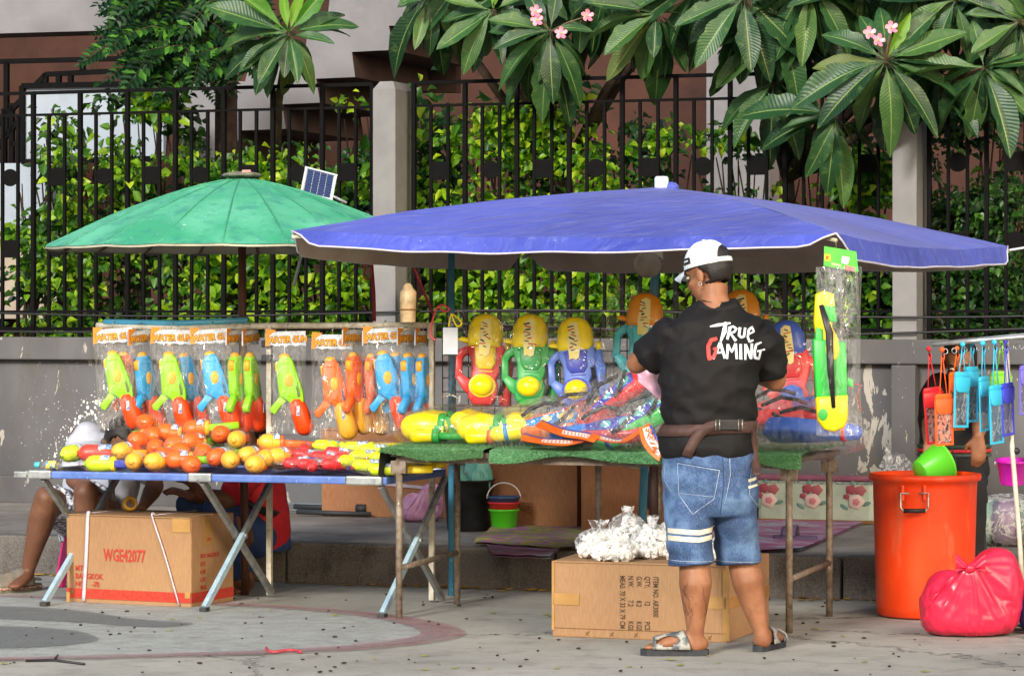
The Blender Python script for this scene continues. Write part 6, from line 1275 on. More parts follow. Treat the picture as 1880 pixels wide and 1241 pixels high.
M_BLKT = mat('black_top', '#121113', '#1b191c', .8, 12)
w3, Mb = figure('person in black behind the orange barrel holding the green bucket', PX(1748, 1060, 14.72).to_2d().to_3d(), dict(pelvis=PX(1752, 862, 14.75), neck=PX(1752, 700, 14.72), head=PX(1762, 668, 14.6), shl=PX(1716, 715, 14.7), shr=PX(1792, 712, 14.75), ell=PX(1708, 775, 14.62), elr=PX(1800, 770, 14.6), wrl=PX(1706, 812, 14.36), wrr=PX(1796, 800, 14.42), hdl=V((0, -.3, -.8)), hdr=V((0, -.1, -.8)), hipl=PX(1730, 880, 14.75), hipr=PX(1775, 880, 14.75), knl=PX(1722, 900, 14.42), knr=PX(1782, 905, 14.45), anl=PX(1722, 1085, 14.5), anr=PX(1785, 1085, 14.5), tol=PX(1715, 1105, 14.4), tor=PX(1790, 1105, 14.4)), SKIN, M_BLKT, mat('black_trousers', '#131315', '#1a1a1d', .85, 12), (-.2, -.9, -.4), (0, 0, 1), .95, True, 'trousers')
wbd = thing('waist_band', 'striped green and red waistband round the person in black', 'waistband', PX(1752, 826, 14.74))
for y, c, nm in ((818, '#2f4a3c', 'green_stripe'), (826, '#c22a30', 'red_stripe'), (834, '#3a4a44', 'lower_stripe')):
    mb = MB(); p0 = PX(1752, y, 14.74) - wbd.location; mb.tube([p0 + V((.172 * cos(t), .142 * sin(t), 0)) for t in np.linspace(0, 2 * pi, 24, endpoint=False)], .010, 6, closed=True); mb.obj(nm, plastic(c, .8), wbd)
# clog shoe and stool of the person in white
def clog(px, py, Y, d, label):
    h = PX(px, py, Y); h.z = 0; r = thing('clog', label, 'shoe', h, atan2(d[1], d[0])); M1 = mat('taupe_rubber', '#8a8378', '#756e64', .6, 20)
    mb = MB(); out = [(-.02, .03), (.0, .042), (.1, .042), (.2, .052), (.26, .04), (.285, .0), (.26, -.045), (.2, -.05), (.1, -.04), (.0, -.042), (-.02, -.03)]; mb.rings([[(x, y, z) for x, y in out] for z in (0, .006, .03, .034)], 0, True, False); s = mb.obj('sole', mat('clog_sole', '#7d7468', '#5d564c', .7, 20), r)
    mb = MB(); mb.tube([(x, y * 1.02, .02) for x, y in out], .006, 6, closed=True); mb.obj('stitch_band', mat('stitch', '#8a4038', '#b8a890', .7, 90, .45, .55), s)
    mb = MB(); mb.grid(lambda u, v: V((.05 + .232 * v, (.057 - .012 * v ** 3) * cos(pi * u) * (1 - .35 * v ** 4), .03 + (.09 - .055 * v ** 1.5) * sin(pi * u))), 14, 10); o = mb.obj('upper', M1, r, fix=False); q_ = o.modifiers.new('t', 'SOLIDIFY'); q_.thickness = .005
    mb = MB(); mb.tube([(.09, .045, .06), (.0, .045, .055), (-.03, 0, .055), (.0, -.045, .055), (.09, -.045, .06)], .006, 6); mb.obj('heel_strap', M1, r); return r
clog(64, 1066, 15.56, (-.62, -.78), 'taupe rubber clog on the foot of the person in white')
stl = thing('plastic_stool', 'low magenta plastic stool under the person in white', 'stool', PX(165, 1060, 15.85).to_2d().to_3d(), R(10)); MG = plastic('#c81a6a')
mb = MB(); mb.box((0, 0, .245), (.27, .25, .03), e=.01); mb.obj('seat', MG, stl)
for sx in (-1, 1):
    for sy in (-1, 1): mb = MB(); mb.bar((sx * .115, sy * .105, .235), (sx * .155, sy * .135, 0), .045, .028, 0, .004); mb.obj('leg', MG, stl)
st2 = thing('low_stool', 'dark low stool beneath the person in black', 'stool', PX(1755, 1060, 14.78).to_2d().to_3d(), R(-19)); mb = MB(); mb.box((0, 0, .50), (.28, .2, .03), e=.008); mb.obj('seat', M_DGREY, st2)
for sx in (-1, 1):
    for sy in (-1, 1): mb = MB(); mb.bar((sx * .11, sy * .07, .49), (sx * .13, sy * .08, 0), .03, .03, 0, .004); mb.obj('leg', M_DGREY, st2)

# ================================================================== BOXES, BUCKETS, BAGS
def cardmat(name, a, b):
    m, nt, nd, lk, p = newmat(name); n1 = noise(nt, 3, 5, .6); n2 = noise(nt, 160, 2, .6, (1, 1, .12)); n3 = noise(nt, 14, 6, .7)
    c = ramp(nt, n1.outputs[0], [(.3, a), (.7, b)]).outputs[0]; c = mixc(nt, ramp(nt, n2.outputs[0], [(.4, 0), (.8, .22)]).outputs[0], c, '#d2ab7c'); c = mixc(nt, ramp(nt, n3.outputs[0], [(.6, 0), (.85, .4)]).outputs[0], c, '#8a6440')
    lk.new(c, p.inputs['Base Color']); p.inputs['Roughness'].default_value = .8; n4 = noise(nt, 4, 3); lk.new(bump(nt, n4.outputs[0], .25, .02, bump(nt, n2.outputs[0], .08, .002)), p.inputs['Normal']); return m
M_CB = cardmat('cardboard', '#8f6c4c', '#9b7753'); M_CBD = cardmat('cardboard_dark', '#8f5c3a', '#9c6a45'); M_TAPE = mat('packing_tape', '#b08850', '#a07a46', .25, 10, spec=.6); M_REDINK = mat('red_ink', '#a82a1c', '#b03a28', .8, 60); M_BLKINK = mat('black_ink', '#3a2c22', '#55412f', .85, 70); M_CBI = mat('cardboard_edge', '#7d5836', rough=.9)
def carton(label, fl, fr_, w, d, h, m=M_CB, tilt=0, open_top=False):
    """fl, fr_: world points of the front bottom corners"""
    u = (fr_ - fl); u.z = 0; rz = atan2(u.y, u.x); u.normalize(); n = V((-u.y, u.x, 0)); c = fl + u * w / 2 + n * d / 2; r = thing('carton', label, 'cardboard box', c, rz)
    mb = MB(); mb.box((0, 0, h / 2), (w, d, h), e=.007); bdy = mb.obj('carton_body', m, r); displace(bdy.data, lambda q: .004 * mnoise.noise(q * 6))
    for s in (-1, 1): mb = MB(); mb.box((0, s * d / 4, h + .004), (w - .006, d / 2 - .006, .006), e=.002); mb.obj('top_flap', m, r, rot=(R(s * -1.5), 0, 0))
    return r
p = PG(122, 1105), PG(355, 1116)
bx1 = carton('large cardboard box with red stock number under the cot', p[0], p[1], .706, .40, .430)
yf = -.203
text('WGE42077', .082, M_REDINK, bx1, (-.02, yf, .235), sx=.60, bold=.0018); [text(t_, .038, M_REDINK, bx1, (-.30, yf, .168 - .038 * k_), sx=.85, align='LEFT', bold=.0006) for k_, t_ in enumerate(('MTR', 'BANGKOK', 'NO.'))]; text('-70', .038, M_REDINK, bx1, (-.205, yf, .092), sx=.85, align='LEFT', bold=.0006)
mb = MB(); mb.box((0, yf + .0015, .047), (.703, .002, .048)); mb.obj('red_stripe', M_REDINK, bx1); mb = MB(); mb.box((.3545, 0, .047), (.002, .397, .048)); mb.obj('red_stripe', M_REDINK, bx1)
[text(t_, .03, M_REDINK, bx1, (.356, -.12 + (.06 if k_ == 0 else 0), .315 - .0375 * k_), (R(90), 0, R(90)), sx=.8, align='LEFT') for k_, t_ in ((0, 'YW'), (2, 'ITEM. WGE42077'), (3, 'QTY.'), (4, 'N.W.'), (5, 'G.W.'), (6, 'MEAS.'))]
STRAP = mat('white_strap', '#d2c8d4', '#b9aebc', .45, 20)
for x0, b0 in ((-.225, -.25), (.14, .29)):
    mb = MB(); pts = [(x0, -.19, .437), (x0, yf - .004, .43), ((x0 + b0) / 2 * .98, yf - .006, .25), (b0, yf - .004, .01)]; mb.tube(smooth_pts(pts, 5), [(.004, .010)] * 16, 6, ref=(0, 1, 0)); mb.tube([(x0, .2, .437), (x0, -.19, .437)], [(.002, .008)] * 2, 6, ref=(0, 0, 1)); mb.obj('strapping', STRAP, bx1)
for x, z, w, h in ((.30, .395, .10, .07), (.335, .06, .03, .03), (-.34, .02, .02, .06)): mb = MB(); mb.box((x, yf - .001, z), (w, .001, h)); mb.obj('tape', M_TAPE, bx1)
mb = MB(); mb.box((.3545, -.05, .36), (.001, .08, .14)); mb.obj('tape', M_TAPE, bx1)
mb = MB(); mb.puff(ellip(-.32, .055, .012, .014, 12), yf - .002, yf - .0005, .0003); mb.obj('hand_hole', M_CBI, bx1)
bx2 = carton('large cardboard box with black shipping marks behind the vendor legs', PG(1014, 1168), PG(1335, 1180), .79, .70, .332)
yf = -.353
[text(t_, .034, M_BLKINK, bx2, (.075 - .0375 * k_, yf, .275 - dz), (R(90), R(90), 0), sx=.66, align='LEFT', bold=.0004) for k_, t_, dz in ((0, 'ITEM NO. AR3000', 0), (1, 'QTY;', 0), (1, '12', .105), (1, 'PCS', .195), (2, 'G.W.', 0), (2, '8.2', .105), (2, 'KGS', .195), (3, 'N.W.', 0), (3, '7.2', .105), (3, 'KGS', .195), (4, 'MEAS: 70 X 33 X 79 CM', 0))]
for x, z, w, h in ((-.39, .18, .012, .30), (-.33, .165, .12, .05), (.39, .16, .03, .30), (.33, .17, .12, .05), (0, .04, .78, .002)): mb = MB(); mb.box((x, yf - .001, z), (w, .001, h)); mb.obj('tape' if h > .01 else 'crease', M_TAPE if h > .01 else M_CBI, bx2)
mb = MB(); mb.box((.396, 0, .165), (.001, .69, .05)); mb.obj('tape', M_TAPE, bx2)
for k in range(6): mb = MB(); mb.bar((-.24 + k * .11, yf - .001, .012), (-.225 + k * .11, yf - .001, .03), .004, .002); mb.bar((-.225 + k * .11, yf - .001, .012), (-.24 + k * .11, yf - .001, .026), .003, .002); mb.obj('staple', M_CBI, bx2)
# bags of white chalk lumps on that box
M_LUMP = mat('chalk_lump', '#f0eee8', '#dedad0', .9, 40); M_MILK = filmmat('milky_film', 14, .4, .3, streak=.05, gloss=.4)
def lump_bag(px, py, Y, w, h, label, seed):
    c = PX(px, py, Y); c.z = .345; r = thing('chalk_bag', label, 'plastic bag', c, R(seed * 40), 'clear bags of white chalk lumps'); mb = MB(); rr = random.Random(seed); vs0 = MB(); vs0.ell((0, 0, 0), (1, 1, 1), 0, 7, 5)
    for _ in range(150):
        t, u = rr.uniform(0, 2 * pi), sqrt(rr.random()); z = rr.random() ** 1.2 * h * (1 - .75 * u * u); s = rr.uniform(.010, .019); E = Euler((rr.uniform(0, 6), rr.uniform(0, 6), 0)).to_matrix()
        mb.add([E @ (V((v[0] * s * 1.3, v[1] * s, v[2] * s * .85)) * (1 + .8 * mnoise.noise(V(v) * 1.3 + V((_ * 3.1, 0, 0))))) + V((u * w * cos(t), u * w * .75 * sin(t), z + .008)) for v in vs0.v], vs0.f, 0, False)
    stuff(mb.obj('lump', M_LUMP, r))
    mb = MB(); mb.ell((0, 0, h * .45), (w * 1.15, w * .9, h * .72), 0, 22, 14, f=lambda d: 1 + .16 * mnoise.noise(d * 3 + V((seed, 0, 0))) + .08 * mnoise.noise(d * 8)); mb.obj('bag', M_MILK, r)
    mb = MB(); mb.grid(lambda u, v: V(((u - .5) * .05 * (1 + v), .012 * sin(u * 9 + seed) * (1 + v), h * 1.05 + v * .05 + .01 * mnoise.noise(V((u * 5, v * 3, seed))))), 10, 6); mb.obj('bag_neck', M_MILK, r); return r
lump_bag(1100, 0, 13.42, .10, .10, 'clear bag of chalk lumps at the left end of the box top', 1); lump_bag(1152, 0, 13.5, .11, .15, 'tallest clear bag of chalk lumps with an upright tied neck', 2); lump_bag(1196, 0, 13.36, .10, .12, 'clear bag of chalk lumps next to the vendor shorts', 3); lump_bag(1128, 0, 13.25, .09, .07, 'low clear bag of chalk lumps at the front edge of the box', 4); lump_bag(1310, 0, 13.2, .07, .06, 'small clear bag of chalk lumps showing between the vendor legs', 5); lump_bag(1235, 0, 13.5, .10, .12, 'clear bag of chalk lumps half hidden behind the vendor leg', 6)
# brown cartons on the pavement
def wall_carton(label, x0, x1, y0, y1, b, d, m=M_CBD):
    A, B = PB(x0, y1, b), PB(x1, y1, b); h = PB(x0, y0, b).z - .2; A.z = B.z = .2; return carton(label, A, B, (B - A).length, d, h, m)
c1 = wall_carton('tall brown carton with white strap leaning by the wall, behind the cot right end', 590, 815, 788, 942, 16.85, .35)
mb = MB(); mb.box((0, -.179, .20), (.8, .003, .018)); mb.obj('strapping', STRAP, c1, rot=(0, R(4), 0))
c2 = wall_carton('wide brown carton under the turf table, left of the rear trestle', 885, 1060, 815, 975, 16.1, .4); c3 = wall_carton('wide brown carton with navy logo blot under the turf table, behind the vendor', 1066, 1290, 800, 982, 15.9, .5)
h3 = c3.children[0].dimensions.z if False else .5
lg_ = MB(); lg_.puff([(.02, .17), (.05, .14), (.08, .15), (.09, .19), (.07, .23), (.085, .27), (.075, .33), (.05, .35), (.025, .33), (.01, .26)], -.2535, -.2515, .0004); lg_.obj('navy_print', plastic('#2a2c40', .8), c3)
for k in range(4): mb = MB(); mb.tube([(-.2 + k * .02, -.203, .10 + .012 * k), (-.08, -.203, .13 + .01 * k), (.02, -.203, .09 + .02 * k)], .002, 5); mb.obj('crease', M_CBI, c2)

# ---- orange barrel
br = thing('orange_barrel', 'big orange plastic barrel with metal handle in front of the person in black', 'barrel', PX(1698, 1128, 14.2).to_2d().to_3d(), 0)
M_BARL = mat('orange_barrel', '#f4470a', '#e43a08', .42, 4, bp=.15, bscale=6, bdist=.02, dirt='#cf6a44', dscale=9, dlo=.57, dhi=.75, stretch=(1, 1, .25))
mb = MB(); n = 56; prof = [(.0, .004), (.212, .004), (.222, .012), (.226, .05), (.232, .30), (.240, .60), (.243, .628), (.258, .634), (.262, .648), (.258, .662), (.246, .664), (.238, .655), (.228, .30), (.0, .26)]
rings = []
for rr_, z in prof: rings.append([V(((rr_ - (.0025 if (j % 7 == 0 and .05 < z < .6) else 0)) * cos(2 * pi * j / n), (rr_ - (.0025 if (j % 7 == 0 and .05 < z < .6) else 0)) * sin(2 * pi * j / n), z)) for j in range(n)])
mb.rings(rings, 0, False); mb.obj('barrel_body', M_BARL, br)
mb = MB(); mb.lathe([(0, .5), (.23, .5)], 32); mb.obj('water', mat('water', '#6a7a72', rough=.08, spec=.6), br)
hx0 = -.085
for dx in (-.05, .05): mb = MB(); mb.box((hx0 + dx, -.238, .585), (.014, .03, .07), e=.004); mb.obj('handle_lug', M_BARL, br)
mb = MB(); P = [(hx0 - .02, -.258, .585), (hx0 - .062, -.26, .585), (hx0 - .062, -.268, .52), (hx0 - .05, -.272, .505), (hx0 + .05, -.272, .505), (hx0 + .064, -.268, .52), (hx0 + .066, -.26, .585), (hx0 + .025, -.258, .585)]; mb.tube(P, .005, 7); hd_ = mb.obj('handle', METAL, br)
mb = MB(); mb.tube([(hx0 - .05, -.272, .506), (hx0 + .05, -.272, .506)], .010, 8); mb.obj('handle_grip', M_BLACK, hd_)
def bucket(name, label, loc, rot, c, r0, r1, h, grp=None, rim=None, bail=None):
    r = thing(name, label, 'bucket', loc, 0, grp, rot); mb = MB(); mb.lathe([(0, .002), (r0, .002), (r0 + .003, .006), (r1, h - .012), (r1 + .007, h - .01), (r1 + .008, h), (r1 - .001, h), (r0 - .004, .008), (0, .008)], 28); mb.obj('bucket_body', plastic(c, .35), r)
    if bail: mb = MB(); mb.tube([V(((r1 + .009) * cos(t), bail[1] * sin(t), h - .012 + bail[0] * sin(t))) for t in np.linspace(0, pi, 14)], .0035, 6); mb.obj('bail_handle', plastic(bail[2]), r)
    return r
bucket('green_bucket', 'lime green bucket tipped into the orange barrel by a hand', PX(1688, 868, 14.3), (0, R(68), R(25)), '#5fd42c', .055, .095, .14, None, None, (.10, .03, '#2a2c30'))
# ---- pink refuse bag
tbag = thing('refuse_bag', 'stuffed pink-red plastic refuse bag tied with a knot beside the barrel', 'plastic bag', PX(1782, 1172, 13.35).to_2d().to_3d(), 0)
M_PINK, nt_, nd_, lk_, p_ = newmat('pink_plastic'); p_.inputs['Base Color'].default_value = col('#cc2444'); p_.inputs['Roughness'].default_value = .3; p_.inputs['Subsurface Weight'].default_value = .1; p_.inputs['Subsurface Radius'].default_value = (.03, .01, .01)
rn = noise(nt_, 5.5, 2.5, .5, dist=1.0); rn.noise_type = 'RIDGED_MULTIFRACTAL'; r2 = noise(nt_, 16, 2, .5, dist=.6); r2.noise_type = 'RIDGED_MULTIFRACTAL'
lk_.new(bump(nt_, rn.outputs[0], .55, .02, bump(nt_, r2.outputs[0], .35, .006)), p_.inputs['Normal']);
KN = V((-.025, -.135, .295)); bagme = sim_stuffed([((-.09, 0, .10), (.115, .12, .095), 3), ((.09, .01, .13), (.11, .12, .12), 3), ((.12, .01, .28), (.075, .09, .09), 3), ((-.10, .03, .19), (.08, .09, .08), 2.5), ((0, -.04, .08), (.15, .1, .07), 3)], (.26, .225, .235), KN, nu=88, nv=54)
setmat(bagme, M_PINK); o = link('bag_body', bagme, tbag); o.modifiers.new('smooth', 'SUBSURF').render_levels = 1
mb = MB(); mb.ell(KN + V((0, -.012, .008)), (.024, .02, .02), 0, 14, 10, f=lambda d: 1 + .3 * mnoise.noise(d * 4))
for sx in (-1, 1): mb.grid(lambda u, v, sx=sx: KN + V((sx * (.01 + .055 * v), -.018 - .012 * v + .008 * sin(9 * u), .01 + .055 * (u - .5) * (.3 + 1.3 * v) + .025 * v + .006 * sin(7 * u + 3 * v))), 10, 8)
mb.obj('knot', M_PINK, tbag)

# ---- phone pouch stand
YP = 13.55
ps = thing('pouch_stand', 'silver tube stand with a rail of hanging phone pouches at the right edge', 'stand', PX(1870, 1165, YP).to_2d().to_3d(), 0); o0 = ps.location.copy(); M_STEEL = mat('steel_tube', '#c3c8ca', '#a5abae', .3, 15, metal=.7)
mb = MB(); mb.tube([PX(1712, 632, YP) - o0, PX(1905, 616, YP - .1) - o0], .011, 10); mb.obj('top_rail', M_STEEL, ps); mb = MB(); mb.tube([PX(1740, 628, YP + .12) - o0, PX(1905, 612, YP + .1) - o0], .008, 8); mb.obj('second_rail', M_STEEL, ps)
mb = MB(); mb.tube([PX(1847, 622, YP) - o0, PX(1858, 820, YP) - o0, PX(1872, 990, YP) - o0, PX(1882, 1165, YP) - o0], .011, 10); ml = mb.obj('upright', mat('cream_tube', '#cfc8b8', '#b3ab9a', .45, 15), ps); mb = MB(); c = PX(1866, 828, YP) - o0; mb.ell(c, (.016, .012, .016), 0, 10, 8); mb.obj('clamp_knob', M_BLACK, ml)
g0 = PX(1800, 1163, YP + .0) - o0; g1 = PX(1910, 1165, YP - .1) - o0; g0.z = g1.z = .02; mb = MB(); mb.tube([g0, g1], .016, 10); mb.obj('foot_bar', M_STEEL, ps)
mb = MB(); c = PX(1893, 1085, 13.4); c.z = .12; mb.ell(c, (.06, .08, .115), 0, 20, 14, f=lambda d: 1 + .15 * mnoise.noise(d * 4)); tag(mb.obj('blue_bundle', mat('navy_cloth', '#3a3f8a', '#2c3070', .8, 9)), 'dark blue cloth bundle at the right edge behind the pink bag', 'bundle')
M_PF = {}
def pouch(cx, y0, y1, c, yaw, Y, label, ry0=628, photo=False, roll=0):
    s = Y / F_PX; h = (y1 - y0) * s; w = .105; top = PX(cx, y0, Y); r = thing('phone_pouch', label, 'phone pouch', top, 0, 'waterproof phone pouches on the stand', (0, R(roll), R(yaw)))
    if c not in M_PF: cc = col(c); M_PF[c] = (plastic(c, .3), filmmat('pouch_window', 9, .16, .25, streak=.03, bs=.15, tint= tuple(.55 + .45 * x for x in cc[:3])), mat('cord', c, rough=.7))
    a, b, d = M_PF[c]; fr_ = MB(); t = .011
    for x, z, sx, sz in ((0, -t / 2, w, t), (0, -h + t / 2, w, t), (-w / 2 + t / 2, -h / 2, t, h - 2 * t), (w / 2 - t / 2, -h / 2, t, h - 2 * t)): fr_.box((x, 0, z), (sx, .006, sz), e=.002)
    fr_.obj('frame', a, r); mb = MB(); mb.puff([(-w / 2, .0), (w / 2, .0), (w / 2 - .004, -.055), (w / 2 - .02, -.068), (-w / 2 + .02, -.068), (-w / 2 + .004, -.055)], -.009, -.003, .001); mb.puff([(-w / 2 + .01, .022), (w / 2 - .01, .022), (w / 2, 0), (-w / 2, 0)], -.006, .006, .002); mb.obj('flap', a, r)
    mb = pillow(w - t, -h + t, -.05, .014, cx * .1, 8, 10, .002); mb.obj('window', b, r)
    if photo: mb = MB(); mb.box((0, .001, -h * .58), (w - .022, .001, h * .66)); mb.obj('insert_card', mat('photo_print', '#cbb9a4', '#3a2e2a', .5, 38, .48, .56), r)
    z1 = (PX(cx, ry0, Y).z - top.z); mb = MB()
    for x in (-.022, .022): mb.tube([(x, 0, .018), (x * .4, 0, z1 * .6), (0, 0, z1)], .0028, 5)
    ly = mb.obj('lanyard', d, r); mb = MB(); mb.ell((0, 0, z1), (.009, .014, .012), 0, 8, 6); mb.tube([(0, 0, z1), (.004, -.01, z1 - .03), (-.003, -.008, z1 - .055)], .003, 5); mb.obj('lanyard_knot', d, ly)
    mb = MB(); mb.ell((0, -.004, z1 - .022), (.006, .006, .013), 0, 8, 6); mb.obj('toggle', M_BLACK, ly); return r
pouch(1712, 720, 815, '#d8202a', 28, 13.5, 'red phone pouch with a printed insert, leftmost on the stand', 640, True, -6)
pouch(1732, 732, 818, '#ee5a1a', 34, 13.42, 'orange phone pouch with a printed insert, in front of the red one', 642, True, -2)
pouch(1757, 692, 790, '#ee6a1a', 40, 13.62, 'orange phone pouch hanging behind the first light blue one', 640)
pouch(1766, 692, 785, '#35b6dc', 44, 13.46, 'light blue phone pouch, first of the blue ones from the left', 632, False, 2)
pouch(1784, 682, 775, '#35b6dc', 50, 13.55, 'light blue phone pouch hanging highest, second of the blue ones', 630)
pouch(1806, 700, 792, '#35b6dc', 58, 13.5, 'light blue phone pouch turned sideways, third of the blue ones', 630, False, -4)
pouch(1828, 716, 815, '#35b6dc', 48, 13.44, 'light blue phone pouch hanging lowest, nearest the upright', 628, False, -3)
pouch(1849, 712, 800, '#3c44c8', 52, 13.5, 'royal blue phone pouch directly in front of the upright', 626, False, -4)
pouch(1886, 680, 762, '#6a62c0', 40, 13.45, 'violet phone pouch cut off by the right edge', 622)
pouch(1838, 690, 742, '#7ac81e', 20, 13.66, 'lime green phone pouch hanging behind the royal blue one', 626)
rme_ = MB(); rme_.tube([V((.012 * cos(t), 0, .012 * sin(t))) for t in np.linspace(0, 2 * pi, 12, endpoint=False)], .002, 5, closed=True); rme_ = rme_.mesh('ring', M_STEEL)
for k, px in enumerate((1735, 1752, 1772, 1795, 1815, 1838, 1858, 1868, 1876)): link('ring', rme_, ps, PX(px, 645 - k * 1.2, YP - .02) - o0, (0, 0, R(20 * k)))
bucket('magenta_bucket', 'magenta plastic bucket hanging low at the right edge', PX(1858, 890, 13.7), (R(6), 0, 0), '#c214a8', .05, .068, .115, None, None, (-.05, .075, '#d8d4d8'))
# ---- film-wrapped bundle on the pavement
wb_ = thing('wrapped_bundle', 'plastic wrapped pale teal and lilac bundle on the pavement right of the barrel', 'bundle', PX(1840, 970, 15.9).to_2d().to_3d() + V((0, 0, .2)), RZ)
for k, (x, c) in enumerate(((-.10, '#7fa39c'), (.03, '#a48fb0'), (.15, '#8fa6a0'))): mb = MB(); mb.ell((x, 0, .12), (.12, .16, .125), 0, 20, 12, f=lambda d: 1 + .12 * mnoise.noise(d * 3 + V((k, 0, 0)))); mb.obj('packed_bag', mat('packed', c, None, .5), wb_)
mb = MB(); mb.ell((.03, -.01, .125), (.29, .19, .145), 0, 28, 16, f=lambda d: 1 + .10 * mnoise.noise(d * 4) + .05 * mnoise.noise(d * 9)); mb.obj('wrap', M_MILK, wb_)
sheetfilm('loose_film', [PB(1610, 870, 16.5), PB(1690, 872, 16.5), PB(1660, 835, 16.7), PB(1625, 825, 16.7)], 'crumpled grey plastic sheet against the wall behind the barrel', .05, 41, m=M_MILK)
# ---- things on the pavement under the tables
kk = PB(860, 974, 16.0); kk.z = .2; k1 = bucket('black_bucket', 'black bucket on the pavement stuffed with a green bag', kk, (0, 0, 0), '#1a1a1e', .115, .142, .285)
gbm = bagme.copy(); setmat(gbm, mat('green_film', '#5fae98', '#83c4b2', .3, 8, bp=.4, bscale=14, bdist=.01, trans=.1)); o = tag(link('green_bag', gbm, None, kk + V((0, 0, .17)), (0, 0, R(-40))), 'translucent green plastic bag bulging out of the black bucket', 'plastic bag'); o.scale = (.6, .6, .6)
kk = PB(925, 973, 15.9); kk.z = .2
bucket('toy_bucket', 'green toy bucket at the bottom of a stack', kk, (0, 0, 0), '#52c81e', .062, .078, .13, 'nested toy buckets'); bucket('toy_bucket', 'red toy bucket nested inside the green one', kk + V((0, 0, .04)), (0, 0, 0), '#c8232a', .062, .082, .13, 'nested toy buckets'); bucket('toy_bucket', 'navy toy bucket with raised white handle on top of the stack', kk + V((0, 0, .07)), (0, 0, 0), '#33486a', .062, .084, .13, 'nested toy buckets', None, (.085, .02, '#d8d4cc'))
pk_ = PB(775, 953, 16.6); pk_.z = .2; pkm = bagme.copy(); setmat(pkm, mat('pink_film', '#c987ac', '#dca6c2', .35, 8, bp=.3, bscale=14, bdist=.01)); o = tag(link('pink_bag', pkm, None, pk_, (0, 0, R(25))), 'tied pale pink plastic bag on the pavement behind the cot right end', 'plastic bag'); o.scale = (.55, .55, .58)
tpd = thing('folded_stand', 'folded black and silver stand lying on the pavement', 'folded stand', S(0, 0), RZ)
A_ = lambda px, b: AOF(px, b)
for x0, x1, b, z, rad, m in ((540, 668, 16.9, .25, .016, M_DGREY), (545, 680, 16.8, .225, .014, M_DGREY), (520, 800, 17.05, .255, .008, M_STEEL), (520, 690, 16.95, .225, .008, M_STEEL), (660, 820, 16.9, .225, .007, M_STEEL)): mb = MB(); mb.tube([(A_(x0, b), b, z), (A_(x1, b), b, z - .004)], rad, 10); mb.obj('tube', m, tpd)
mb = MB(); mb.tube([(A_(655, 16.85), 16.85, .25), (A_(672, 16.85), 16.85, .25)], .026, 12); mb.obj('end_cap', M_DGREY, tpd)
# mats
def matprint(name, stops, sc=9):
    m, nt, nd, lk, p = newmat(name); n1 = noise(nt, sc, 4, .55, dist=.6); r_ = ramp(nt, n1.outputs[0], stops); r_.color_ramp.interpolation = 'EASE'; lk.new(r_.outputs[0], p.inputs['Base Color']); p.inputs['Roughness'].default_value = .75; return m
M_MAT1 = matprint('print_mat', [(.30, '#8a4a66'), (.42, '#a3688a'), (.5, '#6f8a3c'), (.56, '#b89a4c'), (.62, '#9a6a86'), (.75, '#7d8fa8')], 7); M_MAT2 = matprint('purple_mat', [(.3, '#7a3f5e'), (.5, '#96607f'), (.62, '#8f9aa6'), (.75, '#7f4a68')], 6)
def floor_mat(label, pts, z, m, curl=.02, seed=0):
    c = [PG(x, y, z) for x, y in pts]; o0 = c[0].copy(); mb = MB()
    for dz in (.012, 0): mb.grid(lambda u, v, dz=dz: (c[0].lerp(c[1], u)).lerp(c[3].lerp(c[2], u), v) - o0 + V((0, 0, dz + curl * abs(mnoise.noise(V((u * 2.5, v * 2.5, seed)))) * (1.2 - v))), 16, 12)
    return tag(mb.obj('floor_mat', m, None, o0, fix=False), label, 'mat')
floor_mat('colourful printed mat spread on the pavement beside the box of chalk bags', [(868, 1000), (1062, 1012), (1075, 962), (925, 955)], .215, M_MAT1, .03, 2); floor_mat('purple mat spread on the pavement under the right end of the table', [(1080, 1022), (1470, 1012), (1600, 955), (1180, 962)], .205, M_MAT2, .012, 5); floor_mat('pink mat hanging just over the kerb edge below the colourful one', [(905, 1022), (1010, 1026), (1040, 1002), (890, 1000)], .207, M_MAT2, .015, 8)
fm_ = thing('floral_mat_roll', 'folded mat with rose pattern leaning along the wall foot', 'mat', S(0, 17.2), RZ); a0, a1 = AOF(1395, 17.2), AOF(1605, 17.2)
mb = MB(); mb.box(((a0 + a1) / 2, 0, .325), (a1 - a0, .10, .24), e=.02); mb.obj('mat_body', mat('cream_mat', '#a8b5a6', '#94a396', .8, 8), fm_); mb = MB(); mb.box(((a0 + a1) / 2, 0, .462), (a1 - a0, .095, .03), e=.01); mb.obj('top_band', mat('mauve_band', '#875065', '#74455a', .8, 12), fm_); mb = MB(); mb.box(((a0 + a1) / 2, -.049, .436), (a1 - a0, .006, .014)); mb.obj('trim', mat('trim', '#54646a', '#8f9a96', .8, 90, .45, .55), fm_); mb = MB(); mb.box(((a0 + a1) / 2, .0, .214), (a1 - a0, .104, .02)); mb.obj('bottom_edge', M_CBI, fm_)
